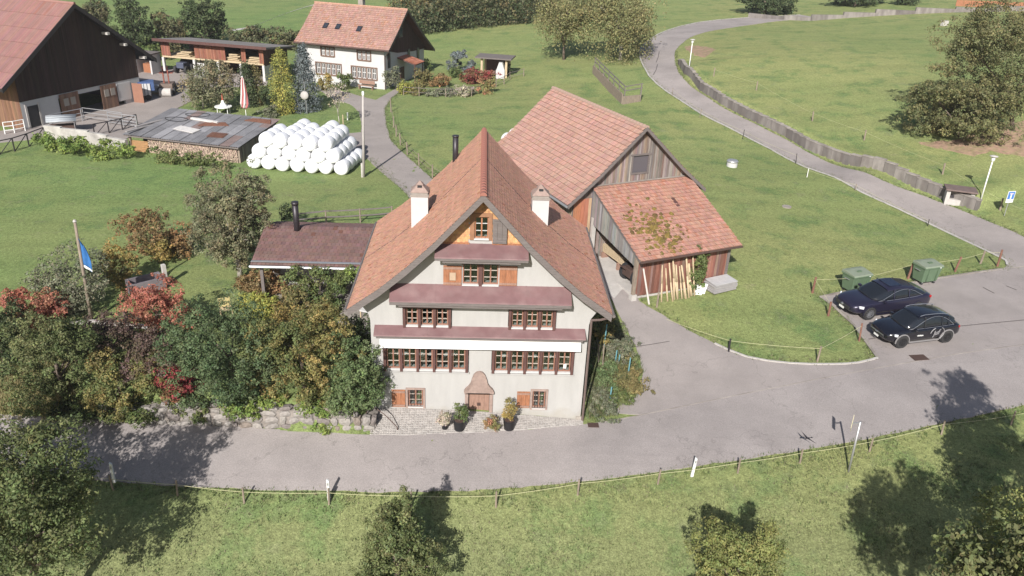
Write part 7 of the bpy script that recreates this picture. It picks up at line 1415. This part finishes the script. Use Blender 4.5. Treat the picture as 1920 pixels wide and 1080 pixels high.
# ------------------------------------------------------------------ grass tufts: foreground meadow and ragged verges
g = np.random.default_rng(77)
def tufts(name, X, Y, h, label, cols, per=5):
    n = len(X); Z = H(X, Y); R_ = np.repeat(np.arange(n), per); N = n*per; a = g.uniform(0, 6.2832, N); sp = g.normal(size=(N, 2))*.05; hh = h*g.uniform(.5, 1.4, N)
    b = np.stack([X[R_]+sp[:, 0], Y[R_]+sp[:, 1], Z[R_]-.02], 1); w = g.uniform(.012, .03, N); ln = g.uniform(.1, .7, N)*hh
    t = b+np.stack([np.cos(a)*ln, np.sin(a)*ln, hh], 1); s = np.stack([-np.sin(a), np.cos(a), 0*a], 1)*w[:, None]
    V = np.stack([b-s, b+s, t], 1).reshape(-1, 3); P_ = np.array(cols); c = P_[g.integers(0, len(P_), n)][R_]*np.exp(g.normal(0, .15, (N, 1)))
    return tag(link(name, fastmesh(name, V, 3, c, M['grassblade'])), label, None, None, 'stuff')
GC = [(.13, .165, .068), (.16, .175, .082), (.10, .145, .052), (.20, .185, .11)]
X = g.uniform(-24, 26, 60000); Y = g.uniform(-17.5, -1, 60000)
so_ = np.array(sorted([(p[0], p[1]) for p in smooth(sw_, False, 4)])); ok = Y < np.interp(X, so_[:, 0], so_[:, 1])-.05; pat = np.sin(X*.9+np.sin(Y*1.3)*2)+np.sin(Y*1.7+X*.35)+g.normal(0, .8, X.shape); ok &= pat > -.2
tufts('meadow_grass', X[ok], Y[ok], .075, 'grass blades of the foreground meadow', GC, 4)
ex, ey = [], []
for poly, sd_, w in ((sw_, -1, .35), (gp(drive_r[:11]), 1, .35), (gp(west), -1, .3), (gp(east[7:]), 1, .3), (gp(drive_r[10:20]), 1, .3), (gp(dv_r[:10]), -1, .4), (gp(dv_r[28:]), 1, .4)):
    pts = smooth(poly, False, 3)
    for a, b in zip(pts[:-1], pts[1:]):
        L_ = math.hypot(*(b-a)); k = int(L_*16)
        if k < 1: continue
        t = g.random(k)[:, None]; nn = np.array([-(b-a)[1], (b-a)[0]])/L_*sd_; q = a+(b-a)*t+nn*np.abs(g.normal(0, w, k))[:, None]-nn*.08; ex.append(q[:, 0]); ey.append(q[:, 1])
tufts('verge_grass', np.concatenate(ex), np.concatenate(ey), .12, 'rough grass along the road edges', GC+[(.12, .17, .055)], 6)

q = np.array([tuple(G(x, y)[:2]) for x, y in zip(g.uniform(-60, 130, 500), g.uniform(680, 772, 500))]); q = np.repeat(q, 5, 0)+g.normal(0, .25, (2500, 2)); tufts('dry_grass', q[:, 0], q[:, 1], .28, 'dry straw-coloured grass on the bank at the left edge', [(.33, .28, .14), (.38, .33, .18), (.25, .24, .10)], 7)

q = np.array([tuple(G(x, y)[:2]) for x, y in zip(g.uniform(1100, 1200, 420), g.uniform(600, 785, 420)) if x < np.interp(y, [600, 690, 740, 790], [1150, 1200, 1185, 1120])]); q = np.repeat(q, 6, 0)+g.normal(0, .22, (len(q)*6, 2)); q = q[q[:, 0] > 4.95]; tufts('bed_ground_cover', q[:, 0], q[:, 1], .28, 'leafy ground cover in the bed beside the house', [(.16, .20, .09), (.20, .22, .11), (.12, .17, .07), (.22, .20, .11)], 7)
# ------------------------------------------------------------------ thin haze volume added to lift the dark tones
m = MB(); m.span((-420, -90, -14), (420, 620, 62)); hz_ = m.build('haze'); hz_['kind'] = 'stuff'; hz_['label'] = 'thin haze added to lift the dark tones'
hm = bpy.data.materials.new('haze_lift'); hm.use_nodes = True; t = hm.node_tree; t.nodes.remove(t.nodes['Principled BSDF']); pv = t.nodes.new('ShaderNodeVolumePrincipled'); pv.inputs['Density'].default_value = .0002; pv.inputs['Color'].default_value = (.97, .97, 1, 1); t.links.new(pv.outputs[0], t.nodes['Material Output'].inputs['Volume']); hz_.data.materials.append(hm)
